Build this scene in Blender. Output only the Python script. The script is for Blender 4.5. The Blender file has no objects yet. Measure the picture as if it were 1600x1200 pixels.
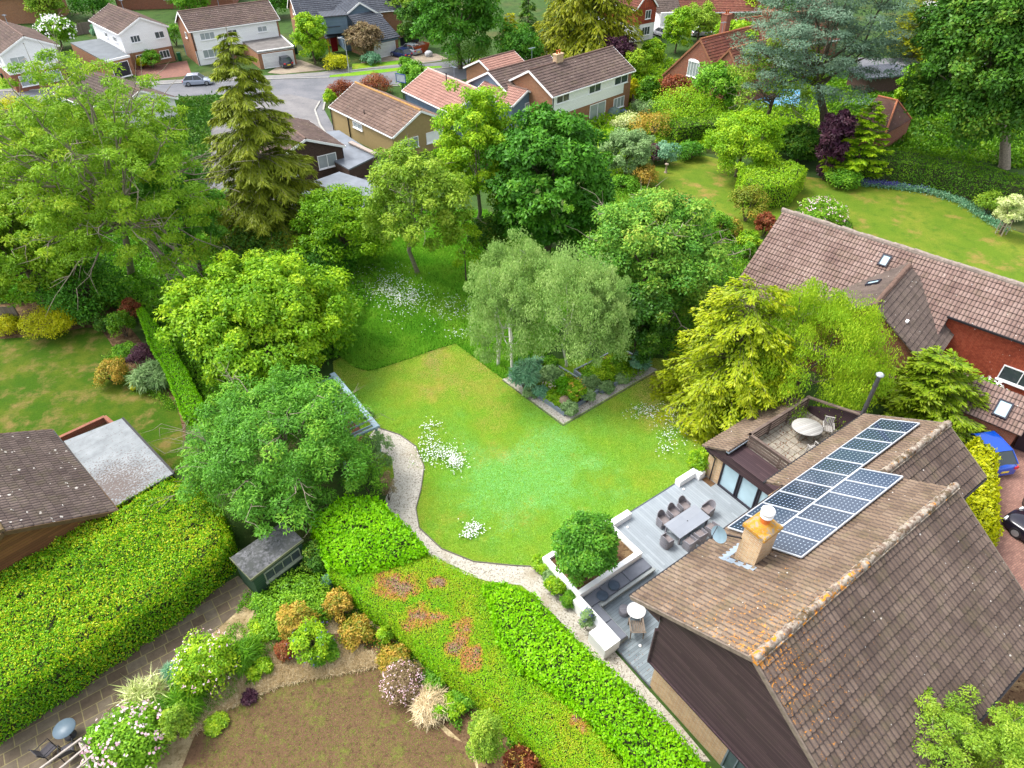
import bpy, math, random
import numpy as np
from mathutils import Vector, Matrix
sc = bpy.context.scene
COL = sc.collection
R = math.radians
# ---------------------------------------------------------------- camera
CAM_H, FPX, PITCH, AZ = 30.0, 1067.0, R(40), R(54)
cam = bpy.data.cameras.new('camera'); co = bpy.data.objects.new('camera', cam); COL.objects.link(co)
cam.sensor_width = 36; cam.lens = 36 * FPX / 1600; cam.clip_end = 2000; cam.clip_start = 0.5
co.location = (0, 0, CAM_H); co.rotation_euler = (R(90) - PITCH, 0, 0)
sc.camera = co
# ---------------------------------------------------------------- sky and sun
SUN_EL, SUN_AZ = 58, 290          # azimuth clockwise from +Y
w = bpy.data.worlds.new('World'); sc.world = w; w.use_nodes = True
nt = w.node_tree; bg = nt.nodes['Background']
sky = nt.nodes.new('ShaderNodeTexSky'); sky.sky_type = 'NISHITA'; sky.sun_disc = False
sky.sun_elevation = R(SUN_EL); sky.sun_rotation = R(SUN_AZ)
sky.air_density = 1.0; sky.dust_density = 3.0; sky.ozone_density = 1.0
hs = nt.nodes.new('ShaderNodeHueSaturation'); hs.inputs['Saturation'].default_value = .3   # thin cloud: a paler sky
nt.links.new(sky.outputs[0], hs.inputs['Color']); nt.links.new(hs.outputs[0], bg.inputs[0]); bg.inputs[1].default_value = 0.15
sl = bpy.data.lights.new('sun', 'SUN'); sl.energy = 1.1; sl.angle = R(20); sl.color = (1, .95, .86)
so = bpy.data.objects.new('sun', sl); COL.objects.link(so)
_d = Vector((math.sin(R(SUN_AZ)) * math.cos(R(SUN_EL)), math.cos(R(SUN_AZ)) * math.cos(R(SUN_EL)), math.sin(R(SUN_EL))))
so.rotation_euler = _d.to_track_quat('Z', 'Y').to_euler(); so.location = (0, 0, 80)
vs = sc.view_settings; vs.view_transform = 'Standard'; vs.look = 'None'; vs.gamma = 1; vs.exposure = 1.62
sc.cycles.max_bounces = 5; sc.cycles.diffuse_bounces = 3; sc.cycles.glossy_bounces = 2
sc.cycles.transmission_bounces = 3; sc.cycles.transparent_max_bounces = 4
# ---------------------------------------------------------------- places: photo pixel + height -> world
_F = np.array([0, math.cos(PITCH), -math.sin(PITCH)]); _R = np.array([1., 0, 0]); _U = np.cross(_R, _F)
AD = np.array([math.sin(AZ), math.cos(AZ), 0]); BD = np.array([math.cos(AZ), -math.sin(AZ), 0])
def ray(x, y): return _F + _R * ((x - 800) / FPX) + _U * ((600 - y) / FPX)
def G(x, y, z=0.0):
    d = ray(x, y); return np.array([0, 0, CAM_H]) + d * ((z - CAM_H) / d[2])
def W(a, b, z=0.0):               # frame of the main house: a along its ridge, b across
    p = AD * a + BD * b; return np.array([p[0], p[1], z])
HANG = math.atan2(AD[1], AD[0])   # angle of the ridge direction
rng = np.random.default_rng(7)
# ---------------------------------------------------------------- materials
def srgb(r, g, b):
    f = lambda c: (c / 255 / 12.92) if c / 255 <= .04045 else ((c / 255 + .055) / 1.055) ** 2.4
    return (f(r), f(g), f(b))
class N:
    def __init__(s, name):
        s.m = bpy.data.materials.new(name); s.m.use_nodes = True; s.t = s.m.node_tree
        s.b = s.t.nodes['Principled BSDF']; s.out = s.t.nodes['Material Output']
    def new(s, ty, **kw):
        n = s.t.nodes.new(ty)
        for k, v in kw.items(): setattr(n, k, v)
        return n
    def link(s, a, b): s.t.links.new(a, b)
    def coord(s, kind='Object', scale=(1, 1, 1)):
        c = s.new('ShaderNodeTexCoord'); mp = s.new('ShaderNodeMapping')
        mp.inputs['Scale'].default_value = scale; s.link(c.outputs[kind], mp.inputs[0]); return mp.outputs[0]
    def noise(s, vec, scale, detail=3, rough=.55, out='Fac'):
        n = s.new('ShaderNodeTexNoise'); n.inputs['Scale'].default_value = scale
        n.inputs['Detail'].default_value = detail; n.inputs['Roughness'].default_value = rough
        s.link(vec, n.inputs['Vector']); return n.outputs[out]
    def ramp(s, fac, stops):
        r = s.new('ShaderNodeValToRGB'); e = r.color_ramp.elements
        while len(e) < len(stops): e.new(.5)
        for k, (p, c) in enumerate(stops): e[k].position = p; e[k].color = (*c[:3], 1)
        s.link(fac, r.inputs[0]); return r.outputs[0]
    def mix(s, fac, a, b, mode='MIX'):
        n = s.new('ShaderNodeMix', data_type='RGBA', blend_type=mode)
        for v, i in ((fac, 0), (a, 6), (b, 7)):
            if isinstance(v, (int, float)): n.inputs[i].default_value = v
            elif isinstance(v, tuple): n.inputs[i].default_value = (*v[:3], 1)
            else: s.link(v, n.inputs[i])
        return n.outputs[2]
    def math(s, op, a, b=0.0, c=0.0):
        n = s.new('ShaderNodeMath', operation=op)
        for i, v in enumerate((a, b, c)):
            if isinstance(v, (int, float)): n.inputs[i].default_value = v
            else: s.link(v, n.inputs[i])
        return n.outputs[0]
    def base(s, c):
        if isinstance(c, tuple): s.b.inputs['Base Color'].default_value = (*c[:3], 1)
        else: s.link(c, s.b.inputs['Base Color'])
    def bump(s, h, strength=.4, dist=.02):
        n = s.new('ShaderNodeBump'); n.inputs['Strength'].default_value = strength; n.inputs['Distance'].default_value = dist
        s.link(h, n.inputs['Height']); s.link(n.outputs[0], s.b.inputs['Normal'])
    def rough(s, v, spec=.3, metal=0):
        s.b.inputs['Roughness'].default_value = v; s.b.inputs['Specular IOR Level'].default_value = spec
        s.b.inputs['Metallic'].default_value = metal
MATS = {}
def plain(name, col, rough=.7, var=.18, scale=3, metal=0, spec=.3, bump=.0, coat=0):
    if name in MATS: return MATS[name]
    n = N(name); v = n.coord()
    a = n.noise(v, scale, 5, .6)
    dark = tuple(c * (1 - var) for c in col); light = tuple(min(1, c * (1 + var)) for c in col)
    n.base(n.ramp(a, [(.3, dark), (.7, light)])); n.rough(rough, spec, metal)
    if bump: n.bump(n.noise(v, scale * 8, 4), bump, .01)
    if coat: n.b.inputs['Coat Weight'].default_value = coat; n.b.inputs['Coat Roughness'].default_value = .05
    MATS[name] = n.m; return n.m
COOL = {'leaf_birch', 'grass_blades', 'meadow_blades', 'needles_blue', 'leaf_purple', 'leaf_copper', 'leaf_greygreen', 'leaf_brownish', 'leaf_bluish', 'dry_straw', 'petal_white', 'petal_pink', 'petal_cream', 'petal_violet', 'petal_red', 'petal_yellow', 'leaf_clipped_cypress', 'leaf_lime', 'leaf_variegated'}
def leafmat(name, cols, trans=.3, spread=.35, gloss=.12):
    """foliage: the tint of each leaf is an attribute, drifting over the plant"""
    n = N(name)
    at = n.new('ShaderNodeAttribute', attribute_name='tint')
    if name not in COOL: cols = [(min(.95, c[0] * 1.12), min(.95, c[1] * 1.02), c[2] * .7) for c in cols]
    stops = [(i / max(1, len(cols) - 1), c) for i, c in enumerate(cols)]
    c = n.ramp(at.outputs['Fac'], stops)
    df = n.new('ShaderNodeBsdfDiffuse'); tr = n.new('ShaderNodeBsdfTranslucent'); gl = n.new('ShaderNodeBsdfGlossy')
    gl.inputs['Roughness'].default_value = .45; gl.inputs['Color'].default_value = (.6, .65, .6, 1)
    n.link(c, df.inputs[0]); n.link(n.mix(.5, c, (.5, .7, .05), 'MULTIPLY'), tr.inputs[0]); n.link(c, tr.inputs[0])
    m1 = n.new('ShaderNodeMixShader'); m1.inputs[0].default_value = trans; n.link(df.outputs[0], m1.inputs[1]); n.link(tr.outputs[0], m1.inputs[2])
    m2 = n.new('ShaderNodeMixShader'); m2.inputs[0].default_value = gloss * .2; n.link(m1.outputs[0], m2.inputs[1]); n.link(gl.outputs[0], m2.inputs[2])
    n.link(m2.outputs[0], n.out.inputs[0]); MATS[name] = n.m; return n.m
# tile roofs: uv counts tiles, so each tile gets its own tone
def tilemat(name, cols, lichen=None, moss=.0, joint=.45, spots=.13):
    n = N(name); c = n.new('ShaderNodeTexCoord'); v = c.outputs['UV']; ob = n.coord()
    sn = n.new('ShaderNodeVectorMath', operation='FLOOR'); n.link(v, sn.inputs[0])
    wn = n.new('ShaderNodeTexWhiteNoise', noise_dimensions='2D'); n.link(sn.outputs[0], wn.inputs['Vector'])
    big = n.noise(ob, .35, 4, .6)
    f = n.math('ADD', n.math('MULTIPLY', wn.outputs['Value'], .24), n.math('MULTIPLY', big, .75))
    col = n.ramp(f, [(.25 + .6 * i / (len(cols) - 1), k) for i, k in enumerate(cols)])
    fine = n.noise(ob, 14, 5, .7)
    col = n.mix(.55, col, n.ramp(fine, [(.3, (.55, .55, .55)), (.7, (1.35, 1.3, 1.28))]), 'MULTIPLY')
    sp = n.new('ShaderNodeSeparateXYZ'); n.link(v, sp.inputs[0])
    fy = n.math('FRACT', sp.outputs['Y'])
    edge = n.math('GREATER_THAN', fy, .9)
    col = n.mix(n.math('MULTIPLY', edge, joint), col, (.035, .028, .03))
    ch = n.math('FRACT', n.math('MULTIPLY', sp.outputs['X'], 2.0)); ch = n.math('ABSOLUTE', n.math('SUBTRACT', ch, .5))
    col = n.mix(n.math('MULTIPLY', n.ramp(ch, [(.3, (0, 0, 0)), (.46, (1, 1, 1))]), joint * 1.7), col, (.05, .04, .042))  # troughs between rolls: their shade painted into the colour as dark bands
    st = n.new('ShaderNodeMapping'); st.inputs['Scale'].default_value = (.9, .07, 1); n.link(v, st.inputs[0])
    col = n.mix(.5, col, n.ramp(n.noise(st.outputs[0], 1.6, 5, .7), [(.32, (.68, .66, .66)), (.68, (1.28, 1.26, 1.24))]), 'MULTIPLY')
    # pale lichen specks
    vo = n.new('ShaderNodeTexVoronoi', feature='F1'); vo.inputs['Scale'].default_value = 3.2; n.link(ob, vo.inputs['Vector'])
    sep = n.new('ShaderNodeSeparateColor'); n.link(vo.outputs['Color'], sep.inputs[0])
    spk = n.math('MULTIPLY', n.math('LESS_THAN', vo.outputs['Distance'], n.math('MULTIPLY', sep.outputs[0], spots)), n.math('GREATER_THAN', n.noise(ob, .8, 2), .47))
    col = n.mix(n.math('MULTIPLY', spk, .8), col, (.55, .52, .48))
    if lichen:
        (lx, ly, lz), rad, lc = lichen
        g = n.new('ShaderNodeNewGeometry'); dv = n.new('ShaderNodeVectorMath', operation='DISTANCE'); n.link(g.outputs['Position'], dv.inputs[0]); dv.inputs[1].default_value = (lx, ly, lz)
        near = n.math('SUBTRACT', 1.0, n.math('DIVIDE', dv.outputs['Value'], rad)); near = n.math('MAXIMUM', near, 0.0)
        l = n.noise(ob, 8.5, 6, .78)
        s_ = n.math('GREATER_THAN', n.math('ADD', l, n.math('MULTIPLY', near, .15)), .70)
        col = n.mix(n.math('MULTIPLY', s_, .8), col, lc)
    if moss: col = n.mix(n.math('MULTIPLY', n.ramp(n.noise(ob, 1.3, 5, .7), [(.5, (0, 0, 0)), (.68, (1, 1, 1))]), moss), col, (.10, .10, .03))
    n.base(col); n.rough(.85, .2); n.bump(fine, .35, .01); MATS[name] = n.m; return n.m
def brickmat(name, c1, c2, mortar, bw=.23, bh=.075, ms=.012, off=.5, big=.25):
    n = N(name); v = n.coord('UV')
    b = n.new('ShaderNodeTexBrick'); n.link(v, b.inputs['Vector'])
    b.offset = off
    for k, val in (('Scale', 1), ('Brick Width', bw), ('Row Height', bh), ('Mortar Size', ms), ('Bias', 0), ('Mortar Smooth', .2)): b.inputs[k].default_value = val
    b.inputs['Color1'].default_value = (*c1, 1); b.inputs['Color2'].default_value = (*c2, 1); b.inputs['Mortar'].default_value = (*mortar, 1)
    col = n.mix(big, b.outputs[0], n.ramp(n.noise(v, 3, 5, .65), [(.3, (.45, .45, .45)), (.7, (1.5, 1.45, 1.4))]), 'MULTIPLY')
    n.base(col); n.rough(.85, .2); n.bump(b.outputs['Fac'], -.3, .01); MATS[name] = n.m; return n.m
def boardmat(name, c1, c2, gap, width=.15, axis='Y', length=3.6, rough=.6, gapw=.05, dirt=.35):
    """boards run along the other axis of the uv"""
    n = N(name); v = n.coord('UV'); sp = n.new('ShaderNodeSeparateXYZ'); n.link(v, sp.inputs[0])
    ax, al = (sp.outputs['Y'], sp.outputs['X']) if axis == 'Y' else (sp.outputs['X'], sp.outputs['Y'])
    q = n.math('DIVIDE', ax, width); idx = n.math('FLOOR', q); fr = n.math('FRACT', q)
    cx = n.new('ShaderNodeCombineXYZ'); n.link(idx, cx.inputs[0])
    n.link(n.math('FLOOR', n.math('ADD', n.math('DIVIDE', al, length), n.math('MULTIPLY', idx, .37))), cx.inputs[1])
    wn = n.new('ShaderNodeTexWhiteNoise', noise_dimensions='2D'); n.link(cx.outputs[0], wn.inputs['Vector'])
    st = n.new('ShaderNodeMapping'); st.inputs['Scale'].default_value = (3, 40, 1) if axis == 'Y' else (40, 3, 1); n.link(v, st.inputs[0])
    grain = n.noise(st.outputs[0], 1, 4, .6)
    f = n.math('ADD', n.math('MULTIPLY', wn.outputs['Value'], .5), n.math('MULTIPLY', grain, .5))
    col = n.ramp(f, [(.2, c1), (.8, c2)])
    col = n.mix(n.math('LESS_THAN', fr, gapw), col, gap)
    col = n.mix(dirt, col, n.ramp(n.noise(v, .8, 5, .6), [(.3, (.75, .75, .75)), (.7, (1.2, 1.2, 1.2))]), 'MULTIPLY')
    n.base(col); n.rough(rough, .3); n.bump(n.math('LESS_THAN', fr, gapw), -.4, .02); MATS[name] = n.m; return n.m
def groundmat(name, layers, rough=.95, bump=.5, bscale=25, coord='Object', fine=None):
    """layers: (scale, low, high, colour) laid over the first colour by noise"""
    n = N(name); v = n.coord(coord); col = layers[0]
    wv = n.new('ShaderNodeVectorMath', operation='ADD'); n.link(v, wv.inputs[0]); wv.inputs[1].default_value = (31.7, 12.3, 0)
    for k, (s, lo, hi, c) in enumerate(layers[1:]):
        wv2 = n.new('ShaderNodeVectorMath', operation='ADD'); n.link(v, wv2.inputs[0]); wv2.inputs[1].default_value = (17.3 * k, 9.1 * k, 3 * k)
        col = n.mix(n.ramp(n.noise(wv2.outputs[0], s, 6, .62), [(lo, (0, 0, 0)), (hi, (1, 1, 1))]), col, c)
    fn = n.noise(v, bscale, 5, .75)
    col = n.mix(.6, col, n.ramp(fn, [(.3, (.55, .55, .55)), (.72, (1.4, 1.4, 1.4))]), 'MULTIPLY')
    n.base(col); n.rough(rough, .1); n.bump(fn, bump, .04); MATS[name] = n.m; return n.m
# ---------------------------------------------------------------- mesh builder
class MB:
    def __init__(s): s.v = []; s.f = []; s.uv = []; s.mi = []; s.sm = []
    def add(s, vs, fs, uvs=None, mi=0, smooth=False):
        o = len(s.v); s.v += [tuple(map(float, p)) for p in vs]
        for k, f in enumerate(fs):
            s.f.append(tuple(o + i for i in f)); s.uv.append(uvs[k] if uvs else None); s.mi.append(mi); s.sm.append(smooth)
        return s
    def box(s, c, size, ang=0.0, mi=0, tilt=None):
        """axis box centred at c (z too), turned by ang about z"""
        hx, hy, hz = size[0] / 2, size[1] / 2, size[2] / 2; ca, sa = math.cos(ang), math.sin(ang)
        vs = []
        for z in (-hz, hz):
            for x, y in ((-hx, -hy), (hx, -hy), (hx, hy), (-hx, hy)):
                vs.append((c[0] + x * ca - y * sa, c[1] + x * sa + y * ca, c[2] + z))
        return s.add(vs, [(3, 2, 1, 0), (4, 5, 6, 7), (0, 1, 5, 4), (1, 2, 6, 5), (2, 3, 7, 6), (3, 0, 4, 7)], mi=mi)
    def bev(s, c, size, ang=0.0, b=.02, mi=0):
        """box with a bevelled rim (octagonal section on the top edges)"""
        hx, hy, hz = size[0] / 2, size[1] / 2, size[2] / 2; ca, sa = math.cos(ang), math.sin(ang); vs = []
        for z, i in ((-hz, 0), (hz - b, 0), (hz, b)):
            for x, y in ((-hx + i, -hy + i), (hx - i, -hy + i), (hx - i, hy - i), (-hx + i, hy - i)):
                vs.append((c[0] + x * ca - y * sa, c[1] + x * sa + y * ca, c[2] + z))
        fs = [(3, 2, 1, 0), (8, 9, 10, 11)]
        for l in (0, 4):
            for k in range(4): fs.append((l + k, l + (k + 1) % 4, l + 4 + (k + 1) % 4, l + 4 + k))
        return s.add(vs, fs, mi=mi)
    def prism(s, poly, z0, z1, mi=0):
        poly = list(poly); n = len(poly)
        a = sum(poly[i][0] * poly[(i + 1) % n][1] - poly[(i + 1) % n][0] * poly[i][1] for i in range(n))
        if a < 0: poly = poly[::-1]
        vs = [(p[0], p[1], z0) for p in poly] + [(p[0], p[1], z1) for p in poly]
        return s.add(vs, [tuple(range(n - 1, -1, -1)), tuple(range(n, 2 * n))] + [(i, (i + 1) % n, n + (i + 1) % n, n + i) for i in range(n)], mi=mi)
    def bar(s, p, q, w, h=None, mi=0, up=(0, 0, 1)):
        h = h or w; p = Vector(p); q = Vector(q); d = (q - p).normalized(); up = Vector(up)
        if abs(d.dot(up)) > .99: up = Vector((1, 0, 0))
        sd = d.cross(up).normalized(); u = sd.cross(d)
        vs = [t + sd * (a * w / 2) + u * (b * h / 2) for t in (p, q) for a, b in ((-1, -1), (1, -1), (1, 1), (-1, 1))]
        return s.add(vs, [(0, 1, 2, 3), (7, 6, 5, 4), (0, 4, 5, 1), (1, 5, 6, 2), (2, 6, 7, 3), (3, 7, 4, 0)], mi=mi)
    def tube(s, pts, radii, n=8, mi=0, cap=True, smooth=True):
        pts = [Vector(p) for p in pts]
        if not hasattr(radii, '__len__'): radii = [radii] * len(pts)
        vs = []; prev = None
        for i, p in enumerate(pts):
            d = (pts[min(i + 1, len(pts) - 1)] - pts[max(i - 1, 0)]).normalized()
            a = d.orthogonal().normalized() if prev is None else (prev - d * prev.dot(d)).normalized()
            prev = a; b = d.cross(a)
            for k in range(n):
                t = 2 * math.pi * k / n; vs.append(p + (a * math.cos(t) + b * math.sin(t)) * radii[i])
        fs = [(i * n + k, i * n + (k + 1) % n, (i + 1) * n + (k + 1) % n, (i + 1) * n + k) for i in range(len(pts) - 1) for k in range(n)]
        s.add(vs, fs, mi=mi, smooth=smooth)
        if cap:
            s.add([vs[k] for k in range(n)], [tuple(range(n - 1, -1, -1))], mi=mi)
            s.add([vs[-n + k] for k in range(n)], [tuple(range(n))], mi=mi)
        return s
    def lathe(s, prof, c=(0, 0, 0), n=20, mi=0, sx=1, sy=1, smooth=True):
        vs = [(c[0] + r * sx * math.cos(2 * math.pi * k / n), c[1] + r * sy * math.sin(2 * math.pi * k / n), c[2] + z) for r, z in prof for k in range(n)]
        fs = [(i * n + k, i * n + (k + 1) % n, (i + 1) * n + (k + 1) % n, (i + 1) * n + k) for i in range(len(prof) - 1) for k in range(n)]
        s.add(vs, fs, mi=mi, smooth=smooth)
        return s.add(vs[:n], [tuple(range(n - 1, -1, -1))], mi=mi).add(vs[-n:], [tuple(range(n))], mi=mi)
    def quad(s, pts, uv=None, mi=0): return s.add(pts, [tuple(range(len(pts)))], [uv] if uv else None, mi=mi)
    def xf(s, fn): s.v = [tuple(fn(*p)) for p in s.v]; return s
    def build(s, name, mats, parent=None, world=True, uvang=0.0, bevel=0):
        me = bpy.data.meshes.new(name); off = Vector((0, 0, 0)); M = None
        if parent is not None and world:
            M = parent.get('_m'); 
            L = Vector(parent.get('_wl', (0, 0, 0))); rz = parent.get('_wr', 0.0)
            ca, sa = math.cos(-rz), math.sin(-rz)
            v = [((p[0] - L[0]) * ca - (p[1] - L[1]) * sa, (p[0] - L[0]) * sa + (p[1] - L[1]) * ca, p[2] - L[2]) for p in s.v]
        else: v = s.v
        me.from_pydata(v, [], s.f)
        if not isinstance(mats, (list, tuple)): mats = [mats]
        for m in mats: me.materials.append(m)
        me.polygons.foreach_set('material_index', s.mi); me.polygons.foreach_set('use_smooth', s.sm)
        ul = me.uv_layers.new(name='uv'); ca, sa = math.cos(uvang), math.sin(uvang); i = 0; data = []
        for f, uv in zip(s.f, s.uv):
            if uv: data += [c for t in uv for c in t]; continue
            P = [s.v[k] for k in f]; nx = ny = nz = 0.0
            for k in range(len(P)):
                a, b = P[k], P[(k + 1) % len(P)]
                nx += (a[1] - b[1]) * (a[2] + b[2]); ny += (a[2] - b[2]) * (a[0] + b[0]); nz += (a[0] - b[0]) * (a[1] + b[1])
            l = math.sqrt(nx * nx + ny * ny + nz * nz) or 1; nx /= l; ny /= l; nz /= l
            h = math.hypot(nx, ny)
            if h > .35:
                tx, ty = -ny / h, nx / h
                for p in P: data += [p[0] * tx + p[1] * ty, p[2] if h > .9 else p[2] / h]
            else:
                for p in P: data += [p[0] * ca + p[1] * sa, -p[0] * sa + p[1] * ca]
        ul.data.foreach_set('uv', data)
        o = bpy.data.objects.new(name, me); COL.objects.link(o)
        if parent is not None:
            o.parent = parent; o['_wl'] = parent.get('_wl', (0, 0, 0)); o['_wr'] = parent.get('_wr', 0.0)
        else: o['_wl'] = (0., 0., 0.); o['_wr'] = 0.0
        return o
def tag(o, label=None, cat=None, group=None, kind=None):
    if label: o['label'] = label
    if cat: o['category'] = cat
    if group: o['group'] = group
    if kind: o['kind'] = kind
    return o
def thing(name, label, cat, loc=(0, 0, 0), rz=0.0, group=None):
    o = bpy.data.objects.new(name, None); COL.objects.link(o); o.location = tuple(loc); o.rotation_euler = (0, 0, rz)
    o.empty_display_size = .3; o['_wl'] = tuple(float(c) for c in loc); o['_wr'] = float(rz)
    return tag(o, label, cat, group)
def copy_tree(o, parent=None):
    c = o.copy(); COL.objects.link(c)
    if parent is not None: c.parent = parent
    for ch in list(o.children): copy_tree(ch, c)
    return c
# ---------------------------------------------------------------- leaves
def leafmesh(name, P, D, Nn, L, Wd, tint, mat, parent=None, fold=.0):
    """one rhombus per leaf; P base points, D along the leaf, Nn rough normal"""
    n = len(P); D = D / (np.linalg.norm(D, axis=1, keepdims=True) + 1e-9)
    S = np.cross(D, Nn); S /= (np.linalg.norm(S, axis=1, keepdims=True) + 1e-9)
    L = np.asarray(L).reshape(-1, 1) * np.ones((n, 1)); Wd = np.asarray(Wd).reshape(-1, 1) * np.ones((n, 1))
    V = np.empty((n, 4, 3)); V[:, 0] = P; V[:, 1] = P + D * L * .45 + S * Wd * .5; V[:, 2] = P + D * L; V[:, 3] = P + D * L * .45 - S * Wd * .5
    if parent is not None: V = V - np.array(parent['_wl'])
    me = bpy.data.meshes.new(name); me.vertices.add(4 * n); me.vertices.foreach_set('co', V.astype(np.float32).ravel())
    me.loops.add(4 * n); me.loops.foreach_set('vertex_index', np.arange(4 * n, dtype=np.int32))
    me.polygons.add(n); me.polygons.foreach_set('loop_start', np.arange(0, 4 * n, 4, dtype=np.int32)); me.polygons.foreach_set('loop_total', np.full(n, 4, dtype=np.int32))
    a = me.attributes.new('tint', 'FLOAT', 'FACE'); a.data.foreach_set('value', np.clip(tint, 0, 1).astype(np.float32))
    me.materials.append(mat); me.update(calc_edges=True)
    o = bpy.data.objects.new(name, me); COL.objects.link(o)
    if parent is not None: o.parent = parent
    else: o['_wl'] = (0., 0., 0.)
    return o
def rdir(n, up=0.0):
    v = rng.normal(size=(n, 3)); v[:, 2] += up; return v / np.linalg.norm(v, axis=1, keepdims=True)
def vnoise(P, s, seed=0):
    """cheap smooth value noise on xy(z), 0..1"""
    P = np.asarray(P)[:, :2] * s + seed * 17.13; i = np.floor(P).astype(int); f = P - i; f = f * f * (3 - 2 * f)
    def h(a, b): x = np.sin(a * 127.1 + b * 311.7 + seed) * 43758.5453; return x - np.floor(x)
    a, b, c, d = h(i[:, 0], i[:, 1]), h(i[:, 0] + 1, i[:, 1]), h(i[:, 0], i[:, 1] + 1), h(i[:, 0] + 1, i[:, 1] + 1)
    return (a * (1 - f[:, 0]) + b * f[:, 0]) * (1 - f[:, 1]) + (c * (1 - f[:, 0]) + d * f[:, 0]) * f[:, 1]
def fnoise(P, s, seed=0): return .55 * vnoise(P, s, seed) + .3 * vnoise(P, s * 2.3, seed + 1) + .15 * vnoise(P, s * 5.1, seed + 2)
def fit(bbox, th, zmin=.45, rzf=None):
    """crown whose outline fills bbox (photo px) and whose underside is th metres above ground -> centre, r, rz"""
    x0, y0, x1, y1 = bbox; cx, cy = (x0 + x1) / 2, (y0 + y1) / 2; d = ray(cx, cy)
    phi = math.atan2(-d[2], math.hypot(d[0], d[1])); cz = th + 2
    for _ in range(25):
        P = G(cx, cy, cz); dep = np.dot(P - np.array([0, 0, CAM_H]), _F); s = FPX / dep
        r = (x1 - x0) / 2 / s; h = (y1 - y0) / 2 / s
        rz2 = h * h - (r * math.sin(phi)) ** 2; rz = math.sqrt(max(rz2, 0)) / math.cos(phi); rz = max(rz, zmin * r)
        if rzf: rz = min(rz, rzf * r)
        cz = .5 * cz + .5 * (th + rz)
    return P, r, rz
def leaves_on_clumps(C, CR, K, flat=.65, weep=0.0, outward=None, up=.5):
    """K leaves on every clump; C centres, CR radii -> positions, directions, normals, clump index"""
    n = len(C); idx = np.repeat(np.arange(n), K); d = rdir(n * K, up=.35)
    q = (.45 + .6 * rng.random((n * K, 1)) ** .6)
    off = d * q * CR[idx][:, None]; off[:, 2] *= flat
    P = C[idx] + off
    nrm = d * .6 + rdir(n * K) * .7 + np.array([0, 0, up])
    if outward is not None: nrm += outward[idx] * .3
    D = np.cross(nrm, rdir(n * K)); D += d * .35; D[:, 2] -= .25
    if weep:
        t = rng.random(n * K); P[:, 2] -= weep * t * CR[idx]; D = D * .35 + np.array([0, 0, -1.0]) + rdir(n * K) * .3; nrm = d * .8 + rdir(n * K) * .8
    return P, D, nrm, idx
BARK = plain('bark', (.11, .085, .06), .9, .4, 6, bump=.5)
BARKG = plain('grey_bark', (.25, .21, .16), .9, .35, 6, bump=.5)
def trunk_mesh(base, c, r, rz, tips, tr, parent, mat, lean=0.0, twigs=True, fork=.45):
    m = MB(); b = Vector(base); top = Vector((c[0], c[1], c[2] - rz * fork * .6))
    mid = (b + top) / 2 + Vector((rng.normal() * .15, rng.normal() * .15, 0)) * (top - b).length * .3
    m.tube([b - Vector((0, 0, .2)), b + Vector((0, 0, .3)), mid, top], [tr * 1.35, tr * 1.05, tr * .85, tr * .6], 8)
    for t in tips:
        t = Vector(t); s = top.lerp(mid, rng.random() * .5); k = s.lerp(t, .45) + Vector((0, 0, -(t - s).length * .08)) + Vector(rng.normal(size=3)) * (t - s).length * .06
        m.tube([s, k, t], [tr * .38, tr * .22, tr * .06], 5, cap=False)
        if twigs:
            for _ in range(3):
                e = k.lerp(t, rng.random() * .8); g = e + Vector(rdir(1, .3)[0]) * r * .22
                m.tube([e, (e + g) / 2 + Vector((0, 0, .05)), g], [tr * .12, tr * .08, tr * .03], 4, cap=False)
    return m.build('trunk', mat, parent)
def crown_pts(c, r, rz, n, inner=.5, lobes=5, low=-.75, rough=.22, lob=.2):
    """clump centres through a lumpy crown volume, most near its skin"""
    d = rdir(int(n * 1.8), up=.25); d = d[d[:, 2] > low][:n]
    ph = rdir(lobes * 3, .3)
    k = np.max(d @ ph.T, axis=1)
    rad = (1 - rough) + lob * (k - .6) + rng.normal(size=len(d)) * .06
    q = (inner + (1 - inner) * rng.random(len(d)) ** .55) * rad
    C = np.array(c) + d * q[:, None] * np.array([r, r, rz]); return C, d
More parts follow.
